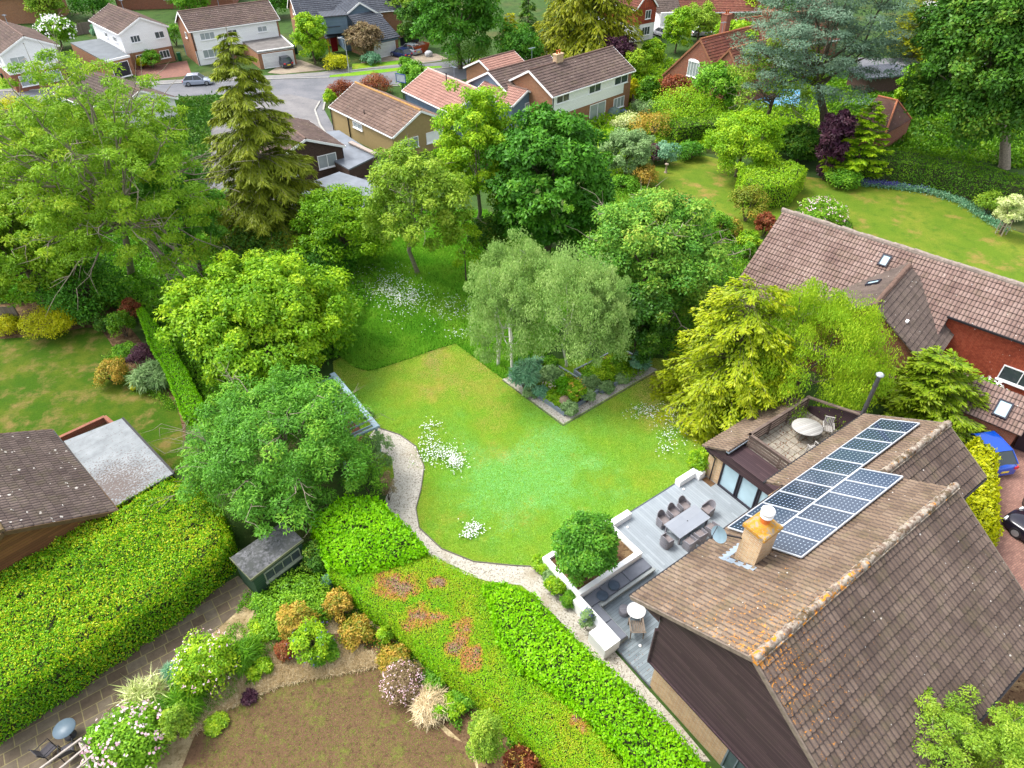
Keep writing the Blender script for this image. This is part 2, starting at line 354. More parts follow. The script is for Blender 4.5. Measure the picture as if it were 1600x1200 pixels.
def broadleaf(name, label, bbox, mat, th=1.5, leaf=.22, n=110, K=170, cr=.19, tr=None, aspect=.6, weep=0, group=None, cat='tree', bark=None, base=None, flat=.65, inner=.5, bare=0, flowers=None, low=-.75, tlo=.1, thi=.9, lob=.35, zmin=.45, rzf=None, twigs=True, tips=9, up=.5):
    c, r, rz = fit(bbox, th, zmin, rzf)
    b = np.array([c[0], c[1], 0.0]) if base is None else G(*base)
    t = thing(name, label, cat, b, 0, group)
    C, d = crown_pts(c, r, rz, n, inner, low=low, lob=lob)
    C[:, 2] = np.maximum(C[:, 2], .15)
    CR = r * cr * (.7 + .7 * rng.random(len(C)))
    tr = tr or max(.06, r * .055)
    tp = C[rng.choice(len(C), min(len(C), tips), replace=False)]
    trunk_mesh(b, c, r, rz, tp, tr, t, bark or BARK, twigs=twigs)
    P, D, Nn, idx = leaves_on_clumps(C, CR, K, flat, weep, d, up)
    ct = rng.random(len(C)); tint = tlo + (thi - tlo) * (.55 * ct[idx] + .45 * rng.random(len(P)))
    P[:, 2] = np.maximum(P[:, 2], .04)
    o = leafmesh('crown', P, D, Nn, leaf * (.5 + 1.0 * rng.random(len(P)) ** 1.3), leaf * aspect, tint, mat, t)
    if bare:
        m = MB()
        for _ in range(bare):
            k = rng.integers(len(C)); s = Vector(b) * 0 + Vector((c[0], c[1], c[2] - .2 * rz)); e = Vector(np.array(c) + d[k] * np.array([r, r, rz]) * (1.02 + .1 * rng.random()))
            s = s.lerp(e, .45); pts = [s]; dirn = (e - s) / 4
            for q in range(4): pts.append(pts[-1] + dirn + Vector(rng.normal(size=3)) * dirn.length * .25)
            m.tube(pts, [tr * .3, tr * .2, tr * .14, tr * .09, tr * .03], 4, cap=False)
            for q in range(7):
                a = pts[1 + q % 4]; g = a + Vector(rdir(1, -.1)[0]) * r * .16 + dirn * .5
                m.tube([a, (a + g) / 2 + Vector(rng.normal(size=3)) * .05, g], [tr * .09, tr * .06, tr * .02], 3, cap=False)
        m.build('bare_branches', BARKG, t)
    if flowers: blossoms(t, c, r, rz, *flowers)
    return t, c, r, rz
def blossoms(t, c, r, rz, mat, n, size, part='flowers', top=.1):
    d = rdir(n * 2, .5); d = d[d[:, 2] > top - .3][:n]; P = np.array(c) + d * np.array([r, r, rz]) * (1.0 + .08 * rng.random((len(d), 1)))
    grp = vnoise(P, 1.5, 3) ; keep = rng.random(len(P)) < .25 + grp; P = P[keep]; d = d[keep]
    P = np.repeat(P, 3, axis=0) + rng.normal(size=(len(P) * 3, 3)) * size * .4; P[:, 2] = np.maximum(P[:, 2], .05); d = np.repeat(d, 3, axis=0)
    o = leafmesh(part, P, rdir(len(P)), d + rdir(len(P)) * .3 + np.array([0, 0, .6]), size, size * .9, rng.random(len(P)), mat, t); o['kind'] = 'stuff'
def shrub(name, label, bbox, mat, leaf=.13, n=45, K=130, cr=.3, flowers=None, group=None, cat='shrub', zmin=.5, aspect=.6, tlo=.05, thi=.95, rzf=None, parts=False, lob=.3, flat=.8, th=0, up=.5, weep=0):
    """a bush standing on the ground: one mesh of leaves with stems inside"""
    c, r, rz = fit(bbox, th, zmin, rzf)
    C, d = crown_pts(c, r * .94, rz * .94, n, .55, low=-.5, lob=lob); C[:, 2] = np.maximum(C[:, 2], .08)
    CR = r * cr * (.7 + .6 * rng.random(len(C)))
    P, D, Nn, idx = leaves_on_clumps(C, CR, K, flat, weep, d, up); P[:, 2] = np.maximum(P[:, 2], .03)
    ct = rng.random(len(C)); tint = tlo + (thi - tlo) * (.5 * ct[idx] + .5 * rng.random(len(P)))
    t = thing(name, label, cat, (c[0], c[1], 0), 0, group)
    leafmesh('foliage', P, D, Nn, leaf * (.5 + 1.0 * rng.random(len(P)) ** 1.3), leaf * aspect, tint, mat, t)
    m = MB()
    for k in range(7):
        e = C[rng.integers(len(C))]; m.tube([(c[0], c[1], -.05), ((c[0] + e[0]) / 2, (c[1] + e[1]) / 2, e[2] * .6), tuple(e)], [r * .04, r * .03, r * .012], 4, cap=False)
    m.build('stems', BARK, t)
    if flowers: blossoms(t, c, r, rz, *flowers)
    return t
def conifer(name, label, bbox, mat, th=.8, leaf=.32, whorl=.55, nb=9, droop=.35, K=60, cat='tree', group=None, base=None, power=.85, topz=None, r=None, aspect=.28, fan=.22, rise=.15, bark=None, leanx=0, hang=.9, cone=1.0, gaps=0.0):
    """trunk with whorled limbs, sprays of needles hanging off each limb"""
    x0, y0, x1, y1 = bbox; cx = (x0 + x1) / 2
    b = G(*(base or (cx, y1))); n = b[:2] / np.linalg.norm(b[:2]); dd = ray(cx if not base else x0 * .5 + x1 * .5, y0); H = topz or CAM_H + dd[2] * (np.linalg.norm(b[:2]) / np.linalg.norm(dd[:2]))
    s = FPX / np.dot(b + np.array([0, 0, H * .4]) - np.array([0, 0, CAM_H]), _F); r = r or (x1 - x0) / 2 / s
    t = thing(name, label, cat, b, 0, group); m = MB(); tr = max(.08, H * .017)
    m.tube([(b[0], b[1], -.2), (b[0], b[1], H * .5), (b[0], b[1], H)], [tr * 1.2, tr * .7, tr * .08], 8)
    Ps, Ds, Ns, Ts = [], [], [], []
    z = max(th, .3)
    while z < H - .15:
        f = 1 - (z - th) / (H - th); R0 = r * (f ** power) * cone + .12
        for k in range(max(4, int(nb * (.5 + .5 * f)))):
            if rng.random() < gaps: continue
            a = rng.random() * 2 * math.pi; Rk = R0 * (.72 + .36 * rng.random()); zz = z + (rng.random() - .5) * whorl
            u = np.linspace(0, 1, 6); x = u * Rk; dz = rise * x - droop * Rk * u ** 2
            pts = np.stack([b[0] + x * math.cos(a), b[1] + x * math.sin(a), zz + dz], 1)
            m.tube(pts[[0, 2, 5]], [tr * .22 * (.3 + f), tr * .12 * (.3 + f), .012], 4, cap=False)
            kk = max(12, int(K * (Rk / r) ** .8)); uu = np.sqrt(rng.random(kk)) * .93 + .07
            p = np.stack([np.interp(uu, u, pts[:, i]) for i in range(3)], 1)
            side = np.array([-math.sin(a), math.cos(a), 0]); out = np.array([math.cos(a), math.sin(a), 0])
            sg = rng.normal(size=(kk, 1)); p = p + side * sg * fan * Rk * (1.15 - uu[:, None]) * .8
            p[:, 2] -= np.abs(sg[:, 0]) * fan * Rk * .25
            D = out * (.7 + rng.random((kk, 1)) * .5) + side * sg * .7 + np.array([0, 0, -hang]) * (.3 + rng.random((kk, 1))) + rdir(kk) * .25
            Ps.append(p); Ds.append(D); Ns.append(np.array([0, 0, 1.0]) + rdir(kk) * .6 + out * .3); Ts.append(.55 * uu + .45 * rng.random(kk) * (.6 + .4 * rng.random()))
        z += whorl * (.8 + .4 * rng.random())
    P = np.concatenate(Ps); D = np.concatenate(Ds); Nn = np.concatenate(Ns); P[:, 2] = np.maximum(P[:, 2], .1)
    m.build('trunk', bark or BARK, t)
    leafmesh('crown', P, D, Nn, leaf * (.6 + .8 * rng.random(len(P))), leaf * aspect, np.concatenate(Ts), mat, t); return t
def inpoly(P, poly):
    x, y = P[:, 0], P[:, 1]; ins = np.zeros(len(P), bool); n = len(poly)
    for i in range(n):
        x0, y0 = poly[i][:2]; x1, y1 = poly[(i + 1) % n][:2]
        c = ((y0 > y) != (y1 > y)) & (x < (x1 - x0) * (y - y0) / (y1 - y0 + 1e-12) + x0); ins ^= c
    return ins
def polyarea(poly): return abs(sum(poly[i][0] * poly[(i + 1) % len(poly)][1] - poly[(i + 1) % len(poly)][0] * poly[i][1] for i in range(len(poly)))) / 2
def scatter(poly, n):
    xs = [p[0] for p in poly]; ys = [p[1] for p in poly]; out = []; got = 0
    while got < n:
        P = np.stack([rng.uniform(min(xs), max(xs), n * 2), rng.uniform(min(ys), max(ys), n * 2)], 1); P = P[inpoly(P, poly)]; out.append(P); got += len(P)
    return np.concatenate(out)[:n]
def edge_dist(P, poly):
    d = np.full(len(P), 1e9)
    for i in range(len(poly)):
        a = np.array(poly[i][:2]); b = np.array(poly[(i + 1) % len(poly)][:2]); ab = b - a
        t = np.clip(((P - a) @ ab) / (ab @ ab + 1e-9), 0, 1); d = np.minimum(d, np.linalg.norm(P - (a + t[:, None] * ab), axis=1))
    return d
def hedge(name, label, top, z, mat, leaf=.1, dens=220, bump=.18, bs=.9, rnd=.3, aspect=.65, tintfn=None, flat=.5, group=None, sides=True, z0=0, coremat=None, upr=.9, cat='hedge', sidedens=1.0, tip=.35):
    """clipped hedge: top outline in photo px at height z, leaves over its top and sides, woody core inside"""
    poly = [G(x, y, z)[:2] for x, y in top]; cen = np.mean(poly, 0)
    t = thing(name, label, cat, (cen[0], cen[1], 0), 0, group)
    A = polyarea(poly); n = int(A * dens); P2 = scatter(poly, n); e = edge_dist(P2, poly)
    H = z - rnd * np.exp(-(e / .35) ** 2) * 1.0 + (fnoise(P2, bs, 5) - .5) * 2 * bump + (fnoise(P2, bs * 3.4, 8) - .5) * bump * 1.1; hole = (vnoise(P2, 1.9, 12) > .9) & (bump > .1); H = H - hole * bump * 1.2
    P = np.column_stack([P2, H + rng.normal(size=n) * bump * .25]); nrm = np.column_stack([rng.normal(size=(n, 2)) * flat, np.ones(n) * upr]) ; D = np.cross(nrm, rdir(n)) + np.array([0, 0, tip])
    Ps, Ns, Ds = [P], [nrm], [D]
    if sides:
        for i in range(len(poly)):
            a = np.array(poly[i]); b = np.array(poly[(i + 1) % len(poly)]); L = np.linalg.norm(b - a)
            if L < .05: continue
            k = int(L * (z - z0) * dens * .75 * sidedens); tt = rng.random(k); zz = z0 + rng.random(k) * (z - z0)
            d2 = (b - a) / L; o2 = np.array([d2[1], -d2[0]]); mid = (a + b) / 2
            if inpoly(np.array([mid + o2 * .05]), poly)[0]: o2 = -o2
            Q = a + tt[:, None] * (b - a); bul = (fnoise(np.column_stack([tt * L + i * 3, zz]), bs * 1.2, 9) - .5) * 2 * bump - .25 * rnd * np.clip((zz - (z - .35)) / .35, 0, 1)
            Q = Q + o2 * (bul + rng.normal(size=k) * bump * .25)[:, None]; Ps.append(np.column_stack([Q, zz]))
            nn = np.column_stack([np.tile(o2, (k, 1)), np.full(k, .45)]) + rng.normal(size=(k, 3)) * flat; Ns.append(nn); Ds.append(np.cross(nn, rdir(k)) + np.array([0, 0, tip]))
    P = np.concatenate(Ps); Nn = np.concatenate(Ns); D = np.concatenate(Ds)
    tint = .45 * fnoise(P, 1.1, 2) + .2 * fnoise(P, .3, 6) + .4 * rng.random(len(P)) - .02 if tintfn is None else tintfn(P)
    leafmesh('foliage', P, D, Nn, leaf * (.5 + 1.0 * rng.random(len(P)) ** 1.3), leaf * aspect, tint, mat, t)
    m = MB(); ins = [tuple(np.array(p) + (cen - np.array(p)) / (np.linalg.norm(cen - np.array(p)) + 1e-9) * (.12 + bump)) for p in poly]
    m.prism(ins, 0, z - .12 - bump * 1.1); m.build('core', coremat or MATS['hedge_core'], t)
    return t
def sheet(name, poly, z, mat, label=None, uvang=0.0, kind='structure', curb=None):
    m = MB(); pl = [tuple(p[:2]) for p in poly]
    a = sum(pl[i][0] * pl[(i + 1) % len(pl)][1] - pl[(i + 1) % len(pl)][0] * pl[i][1] for i in range(len(pl)))
    if a < 0: pl = pl[::-1]
    m.quad([(p[0], p[1], z) for p in pl])
    o = m.build(name, mat, uvang=uvang); tag(o, label, kind=kind); return o
def px(*pts): return [G(x, y)[:2] for x, y in pts]
def smooth(pts, k=4):
    """closed Catmull-Rom through px points"""
    n = len(pts); out = []
    for i in range(n):
        p0, p1, p2, p3 = (np.array(pts[(i + j - 1) % n], float) for j in range(4))
        for s in range(k):
            t = s / k; out.append(tuple(.5 * (2 * p1 + (p2 - p0) * t + (2 * p0 - 5 * p1 + 4 * p2 - p3) * t * t + (3 * p1 - p0 - 3 * p2 + p3) * t ** 3)))
    return out
def C(r, g, b, k=.62): return tuple(min(.9, v * k) for v in srgb(r, g, b))
FOL = .95
MATS['hedge_core'] = plain('hedge_core', (.035, .045, .015), .95, .4, 5)
# foliage kinds
L_LIME = leafmat('leaf_lime', [C(85, 155, 5, .75), C(130, 205, 8, .75), C(165, 232, 15, .75), C(190, 240, 35, .75)], .35)
L_LAUREL = leafmat('leaf_laurel_hedge', [C(55, 115, 12, FOL), C(90, 155, 15, FOL), C(135, 190, 25, FOL), C(190, 200, 50, FOL)], .3)
L_CHEST = leafmat('leaf_yellowgreen', [C(75, 130, 25, FOL), C(110, 165, 30, FOL), C(150, 195, 40, FOL), C(195, 220, 60, FOL)], .32)
L_ASH = leafmat('leaf_feathery', [C(55, 108, 38, FOL), C(82, 145, 52, FOL), C(110, 175, 62, FOL), C(160, 200, 75, FOL)], .3)
L_ROBIN = leafmat('leaf_robinia', [C(85, 130, 28, FOL), C(112, 160, 38, FOL), C(140, 182, 48, FOL), C(185, 205, 72, FOL)], .32)
L_OLIVE = leafmat('leaf_olive', [C(80, 125, 35, FOL), C(112, 155, 48, FOL), C(138, 175, 58, FOL), C(165, 188, 80, FOL)], .3)
L_DARK = leafmat('leaf_dark', [C(44, 96, 26, .88), C(64, 126, 38, .88), C(88, 154, 48, .88), C(124, 176, 58, .88)], .25)
L_DEEP = leafmat('leaf_deep', [C(38, 78, 25, FOL), C(56, 105, 34, FOL), C(80, 128, 42, FOL), C(130, 150, 55, FOL)], .2)
L_MID = leafmat('leaf_mid', [C(58, 108, 26, FOL), C(84, 145, 38, FOL), C(112, 172, 48, FOL), C(150, 190, 62, FOL)], .28)
L_BIRCH = leafmat('leaf_birch', [C(122, 160, 78, FOL), C(148, 184, 98, FOL), C(170, 200, 112, FOL), C(198, 218, 140, FOL)], .35)
L_WILLOW = leafmat('leaf_willowy', [C(95, 145, 35, FOL), C(125, 172, 45, FOL), C(158, 195, 52, FOL), C(185, 208, 70, FOL)], .35)
L_GOLD = leafmat('needles_golden', [C(82, 122, 14, .84), C(124, 158, 18, .84), C(158, 182, 26, .84), C(190, 202, 45, .84)], .25)
L_GOLDD = leafmat('needles_old_gold', [C(70, 98, 18, .75), C(108, 132, 22, .75), C(142, 158, 32, .75), C(172, 178, 48, .75)], .22)
L_SPRUCE = leafmat('needles_spruce', [C(72, 90, 25, FOL), C(98, 120, 32, FOL), C(125, 145, 42, FOL), C(155, 168, 58, FOL)], .2)
L_CEDAR = leafmat('needles_blue', [C(62, 90, 66, .8), C(92, 124, 98, .8), C(118, 146, 120, .8), C(150, 172, 146, .8)], .2)
L_TUBER = leafmat('leaf_laurel_bush', [C(60, 110, 30, FOL), C(95, 150, 35, FOL), C(125, 180, 45, FOL), C(160, 200, 80, FOL)], .25)
L_PURPLE = leafmat('leaf_purple', [C(45, 25, 40, FOL), C(65, 35, 55, FOL), C(85, 50, 65, FOL), C(110, 75, 80, FOL)], .2)
L_COPPER = leafmat('leaf_copper', [C(80, 45, 30, FOL), C(120, 60, 35, FOL), C(150, 80, 50, FOL), C(110, 110, 50, FOL)], .25)
L_YEL = leafmat('leaf_yellow', [C(130, 150, 15, FOL), C(165, 180, 20, FOL), C(198, 205, 30, FOL), C(225, 218, 60, FOL)], .3)
L_TAN = leafmat('leaf_tan_flowering', [C(85, 120, 40, FOL), C(130, 140, 50, FOL), C(185, 155, 75, FOL), C(205, 178, 100, FOL)], .25)
L_GREY = leafmat('leaf_greygreen', [C(88, 122, 70, FOL), C(118, 152, 92, FOL), C(145, 176, 112, FOL), C(172, 195, 140, FOL)], .25)
L_GREYB = leafmat('leaf_brownish', [C(95, 80, 60, FOL), C(125, 105, 75, FOL), C(150, 130, 95, FOL), C(120, 135, 70, FOL)], .2)
L_HTOP = leafmat('leaf_clipped_cypress', [C(60, 135, 8, .85), C(100, 178, 10, .85), C(140, 192, 15, .85), C(182, 185, 40, .85), C(205, 140, 80, .85), C(178, 145, 122, .85)], .2)
L_CYP = leafmat('needles_fresh', [C(70, 108, 20, .85), C(100, 140, 30, .85), C(128, 162, 38, .85), C(162, 185, 58, .85)], .25)
L_SYC = leafmat('leaf_sycamore', [C(50, 105, 40, FOL), C(80, 140, 55, FOL), C(110, 165, 65, FOL), C(150, 185, 80, FOL), C(190, 165, 105, FOL)], .28)
L_DHEDGE = leafmat('leaf_dark_hedge', [C(45, 92, 18, FOL), C(68, 120, 22, FOL), C(98, 148, 28, FOL), C(140, 172, 40, FOL)], .2)
L_BLUEISH = leafmat('leaf_bluish', [C(75, 128, 98, FOL), C(105, 158, 120, FOL), C(130, 178, 138, FOL), C(165, 200, 160, FOL)], .2)
L_WHITEV = leafmat('leaf_variegated', [C(150, 180, 90, FOL), C(190, 205, 120, FOL), C(225, 230, 170, FOL), C(235, 235, 190, FOL)], .3)
L_STRAW = leafmat('dry_straw', [C(160, 135, 95, FOL), C(200, 178, 135, FOL), C(232, 212, 172, FOL), C(240, 228, 195, FOL)], .1)
L_GRASS = leafmat('grass_blades', [C(172, 236, 150, .88), C(165, 216, 98, .85), C(186, 212, 82, .85), C(216, 208, 108, .85), C(228, 192, 138, .85)], .25, gloss=.05)
L_MEADOW = leafmat('meadow_blades', [C(90, 155, 40, FOL), C(115, 180, 50, FOL), C(148, 200, 62, FOL), C(188, 212, 88, FOL)], .3, gloss=.05)
F_WHITE = leafmat('petal_white', [C(235, 235, 235, .95), C(255, 255, 255, .95)], .2, gloss=0)
F_PINK = leafmat('petal_pink', [C(225, 170, 190, .9), C(240, 205, 215, .9), C(250, 235, 240, .9)], .2, gloss=0)
F_CREAM = leafmat('petal_cream', [C(220, 205, 180, .9), C(240, 225, 205, .9)], .2, gloss=0)
F_BLUE = leafmat('petal_violet', [C(70, 60, 140, .9), C(110, 100, 180, .9)], .2, gloss=0)
F_RED = leafmat('petal_red', [C(170, 60, 40, .9), C(200, 90, 50, .9)], .2, gloss=0)
F_YEL = leafmat('petal_yellow', [C(200, 150, 60, .9), C(225, 185, 100, .9)], .2, gloss=0)
# ground
M_BASE = groundmat('rough_green2', [(.045, .09, .02), (.12, .5, .64, (.08, .09, .03)), (.7, .5, .65, (.03, .06, .015))])
M_LAWN = groundmat('lawn', [C(125, 180, 45), (.16, .46, .62, C(155, 180, 50)), (.35, .56, .7, C(195, 180, 85)), (.9, .45, .7, C(115, 170, 45))], bscale=14)
M_LAWN2 = groundmat('lawn_dull', [C(72, 108, 20), (.3, .45, .62, C(105, 120, 35)), (.7, .50, .66, C(140, 125, 70)), (1.5, .5, .7, C(68, 105, 22))], bscale=10)
M_LAWN3 = groundmat('lawn_right', [C(112, 142, 40), (.25, .45, .62, C(135, 150, 50)), (.45, .54, .7, C(170, 145, 80)), (1.2, .5, .7, C(98, 132, 38))], bscale=8)
M_MEADOW = groundmat('meadow_soil', [C(60, 125, 15), (.5, .45, .6, C(90, 140, 25))], bscale=8)
M_BARE = groundmat('worn_lawn', [C(128, 100, 76), (.35, .5, .65, C(138, 122, 74)), (1.6, .54, .66, C(128, 126, 66)), (4, .52, .66, C(104, 78, 62))], bscale=16, bump=.7)
M_SOIL = groundmat('bed_soil', [C(118, 92, 68), (2, .45, .6, C(150, 125, 92)), (6, .55, .65, C(70, 48, 36))], bscale=20, bump=.8)
M_STRAWG = groundmat('straw_mulch', [C(165, 145, 108, .75), (1.2, .45, .6, C(205, 185, 145, .75)), (4, .55, .68, C(120, 110, 68, .75))], bscale=18, bump=.8)
M_GRAVEL = groundmat('gravel', [C(200, 194, 180, .7), (18, .45, .6, C(232, 226, 214, .7)), (11, .54, .62, C(138, 130, 116, .7)), (.6, .55, .75, C(180, 168, 145, .7))], bscale=30, bump=.8)
M_ROAD = groundmat('asphalt', [C(128, 130, 136), (.3, .4, .6, C(145, 145, 150)), (3, .6, .7, C(110, 112, 118))], bscale=20, bump=.2)
M_DRIVE = groundmat('asphalt_old', [C(140, 138, 140), (.4, .4, .6, C(158, 155, 155)), (2, .6, .7, C(118, 116, 120))], bscale=14, bump=.2)
M_CONC = groundmat('concrete_drive', [C(185, 170, 150), (.5, .4, .6, C(165, 150, 135))], bscale=10, bump=.2)
M_PAV = groundmat('pavement', [C(150, 150, 150), (.5, .4, .6, C(165, 160, 158))], bscale=10, bump=.2)
M_BRICKPAVE = brickmat('brick_paving', C(185, 140, 125), C(160, 118, 108), C(120, 105, 95), .2, .1, .008)
M_BRICKPAVE2 = brickmat('brick_paving_left', C(170, 120, 105), C(150, 110, 100), C(120, 100, 90), .3, .15, .01)
def flagmat():
    n = N('flagstones'); v = n.coord('UV'); b = n.new('ShaderNodeTexBrick'); n.link(v, b.inputs['Vector']); b.offset = .4; b.squash = .7; b.squash_frequency = 3
    for k, q in (('Scale', 1), ('Brick Width', .85), ('Row Height', .55), ('Mortar Size', .022), ('Bias', 0), ('Mortar Smooth', .3)): b.inputs[k].default_value = q
    b.inputs['Color1'].default_value = (*C(105, 90, 75), 1); b.inputs['Color2'].default_value = (*C(125, 115, 100), 1); b.inputs['Mortar'].default_value = (*C(150, 140, 100), 1)
    c = n.mix(.6, b.outputs[0], n.ramp(n.noise(v, 2.5, 6, .7), [(.3, (.55, .5, .45)), (.7, (1.4, 1.4, 1.3))]), 'MULTIPLY')
    n.base(c); n.rough(.85); n.bump(n.noise(v, 12, 5), .3); return n.m
M_FLAG = flagmat()
M_DECKB = boardmat('deck_boards_across', C(158, 168, 176), C(182, 192, 200), C(120, 130, 140), .145, 'Y', 4, .5)
M_DECKA = boardmat('deck_boards_along', C(128, 142, 150), C(165, 178, 186), C(88, 102, 112), .145, 'Y', 4, .5, .07)
# ---------------------------------------------------------------- ground sheets
sheet('ground', [(-500, -120), (500, -120), (500, 900), (-500, 900)], 0, M_BASE)
sheet('garden_lawn', smooth([tuple(q) for q in px((520, 565), (620, 545), (712, 530), (760, 560), (900, 560), (1030, 560), (1130, 580), (1190, 640), (1160, 760), (1010, 850), (870, 940), (700, 900), (640, 830), (590, 740), (560, 660))], 3), .008, M_LAWN)
MEADOW = px((640, 330), (760, 330), (880, 400), (900, 470), (850, 560), (795, 590), (785, 592), (750, 566), (712, 537), (670, 550), (625, 566), (590, 577), (575, 580), (555, 575), (535, 560), (515, 500), (530, 420), (580, 380))
sheet('meadow', MEADOW, .018, M_MEADOW)
path_px = [(588, 668), (625, 680), (650, 698), (663, 730), (658, 765), (650, 795), (655, 825), (690, 858), (740, 878), (800, 884), (838, 886), (858, 905), (890, 940), (930, 985), (975, 1035), (1010, 1075), (1060, 1130), (1110, 1190), (1050, 1190), (1000, 1120), (920, 1020), (865, 960), (815, 915), (760, 908), (700, 890), (650, 852), (612, 815), (602, 780), (616, 745), (612, 715), (585, 700), (570, 690)]
sheet('gravel_path', px(*path_px), .026, M_GRAVEL)
ed = MB(); ep = px(*path_px[:12])
for a, b in zip(ep[:-1], ep[1:]): ed.bar((*a, .03), (*b, .03), .05, .09)
tag(ed.build('path_edging', plain('edging', C(120, 115, 105), .9)), 'thin grey stone edging between gravel path and lawn', 'edging')
# deck: two runs of boards
dk = thing('deck', 'pale grey composite deck with dining set beside the house', 'deck', W(19, -12, 0))
m = MB(); m.prism([W(*p)[:2] for p in ((14.9, -15.95), (25.25, -15.95), (25.25, -8.2), (14.9, -8.2))], -.1, .10); m.build('boards', M_DECKB, dk, uvang=HANG + R(90))
m = MB(); m.prism([W(*p)[:2] for p in ((13.64, -13), (14.9, -13), (14.9, -8.2), (13.64, -8.2))], -.1, .10); m.prism([W(*p)[:2] for p in ((14.9, -12.4), (18.3, -12.4), (18.3, -8.2), (14.9, -8.2))], .10, .106)
m.build('boards', M_DECKA, dk, uvang=HANG)
m = MB(); m.bar(W(18.2, -15.99, .04), W(25.2, -15.99, .04), .05, .16); m.bar(W(13.6, -10.4, .05), W(13.6, -8.2, .05), .05, .14); m.build('edge_trim', plain('deck_trim', C(105, 112, 120)), dk)
# neighbours' ground
sheet('left_lawn', smooth([tuple(q) for q in px((-60, 530), (0, 530), (80, 522), (148, 512), (178, 545), (205, 590), (240, 612), (268, 625), (285, 670), (275, 740), (150, 740), (0, 720), (-60, 700))], 3), .01, M_LAWN2)
sheet('left_bed_soil', px((-60, 480), (60, 470), (170, 470), (290, 620), (290, 700), (240, 640), (190, 600), (150, 515), (0, 535), (-60, 535)), .006, M_SOIL)
sheet('worn_lawn', smooth([tuple(q) for q in px((250, 1480), (300, 1160), (350, 1110), (430, 1060), (490, 1005), (530, 990), (575, 1012), (605, 1070), (660, 1110), (700, 1150), (740, 1190), (780, 1480))], 3), .014, M_BARE)
sheet('straw_bed', px((380, 920), (520, 900), (640, 990), (860, 1200), (900, 1480), (150, 1480), (120, 1200), (200, 1100)), .008, M_STRAWG)
sheet('border_soil', px((520, 960), (610, 1000), (700, 1080), (840, 1180), (900, 1480), (780, 1480), (745, 1180), (690, 1130), (640, 1080), (590, 1030)), .020, M_SOIL)
sheet('flagstone_path', px((372, 900), (402, 928), (250, 1062), (190, 1130), (160, 1200), (60, 1480), (-160, 1480), (-100, 1150), (0, 1120), (200, 1000)), .026, M_FLAG, uvang=HANG)
sheet('right_lawn', smooth([tuple(q) for q in px((930, 300), (1000, 268), (1045, 255), (1100, 243), (1160, 262), (1250, 275), (1340, 285), (1430, 298), (1500, 318), (1560, 352), (1640, 385), (1640, 480), (1400, 420), (1200, 370), (1100, 360), (960, 330))], 3), .01, M_LAWN3)
sheet('brick_driveway', px((1500, 600), (1800, 570), (2050, 900), (1760, 1090), (1520, 960), (1440, 760)), .012, M_BRICKPAVE, uvang=R(30))
sheet('bark_bed', px((1530, 1060), (1640, 985), (1900, 1200), (1800, 1480), (1300, 1480)), .02, M_SOIL)
# street
sheet('road', px((-250, 150), (-60, 142), (60, 138), (210, 133), (330, 125), (440, 122), (560, 110), (690, 97), (800, 84), (900, 66), (960, 50), (1010, 40), (1035, 52), (980, 70), (900, 95), (800, 116), (690, 128), (600, 133), (540, 137), (506, 158), (506, 170), (530, 215), (560, 300), (300, 320), (380, 200), (400, 150), (330, 148), (210, 155), (60, 162), (-60, 168), (-250, 178)), .012, M_ROAD)
sheet('side_driveway', px((400, 152), (452, 147), (500, 158), (492, 172), (500, 195), (528, 240), (600, 300), (420, 330), (330, 260), (330, 190)), .018, M_DRIVE)
sheet('pavement', px((-60, 140), (60, 134), (210, 128), (330, 122), (440, 117), (500, 113), (560, 103), (620, 98), (690, 90), (690, 95), (620, 104), (560, 109), (500, 118), (440, 123), (330, 127), (210, 134), (60, 140), (-60, 146)), .022, M_PAV)
sheet('grass_verge', px((515, 118), (560, 112), (620, 106), (690, 103), (690, 107), (620, 111), (560, 118), (515, 121)), .026, M_LAWN)
sheet('front_lawn', px((550, 100), (600, 97), (635, 93), (640, 99), (600, 103), (550, 109)), .026, M_LAWN)
sheet('front_lawn', px((735, 92), (800, 84), (800, 100), (735, 105)), .026, M_LAWN)
sheet('front_lawn', px((0, 95), (40, 120), (75, 133), (0, 140), (-60, 130)), .026, M_LAWN)
sheet('brick_forecourt', px((205, 108), (292, 95), (300, 118), (222, 126)), .026, M_BRICKPAVE2, uvang=R(40))
sheet('concrete_drive', px((418, 114), (455, 92), (470, 94), (510, 109), (440, 116)), .026, M_CONC)
sheet('concrete_drive', px((560, 100), (598, 82), (682, 84), (700, 92), (640, 101), (575, 100)), .024, M_CONC)
sheet('right_road', px((1340, 90), (1480, 92), (1660, 96), (1660, 108), (1480, 106), (1420, 112), (1380, 125), (1340, 120)), .014, M_ROAD)
sheet('patio', px((935, 170), (1000, 165), (1010, 190), (950, 205)), .014, M_CONC)
sheet('pool_cover', px((1155, 140), (1250, 140), (1250, 168), (1150, 168)), .05, groundmat('pool_water', [C(90, 180, 225), (.8, .45, .6, C(190, 225, 240)), (2.5, .5, .6, C(60, 150, 210))], rough=.15))

kb = MB()
for line in (((-60, 146), (60, 140), (210, 134), (330, 127), (440, 123), (515, 121)), ((620, 111), (690, 107), (800, 92)), ((500, 158), (492, 172), (500, 195), (515, 218)), ((505, 172), (508, 158), (540, 139), (600, 135), (690, 130))):
    P_ = [G(*p, .05) for p in line]
    for a, b in zip(P_[:-1], P_[1:]): kb.bar(a, b, .22, .12)
tag(kb.build('kerb', plain('kerb_stone', C(190, 188, 182), .9, .15, 2)), kind='structure')
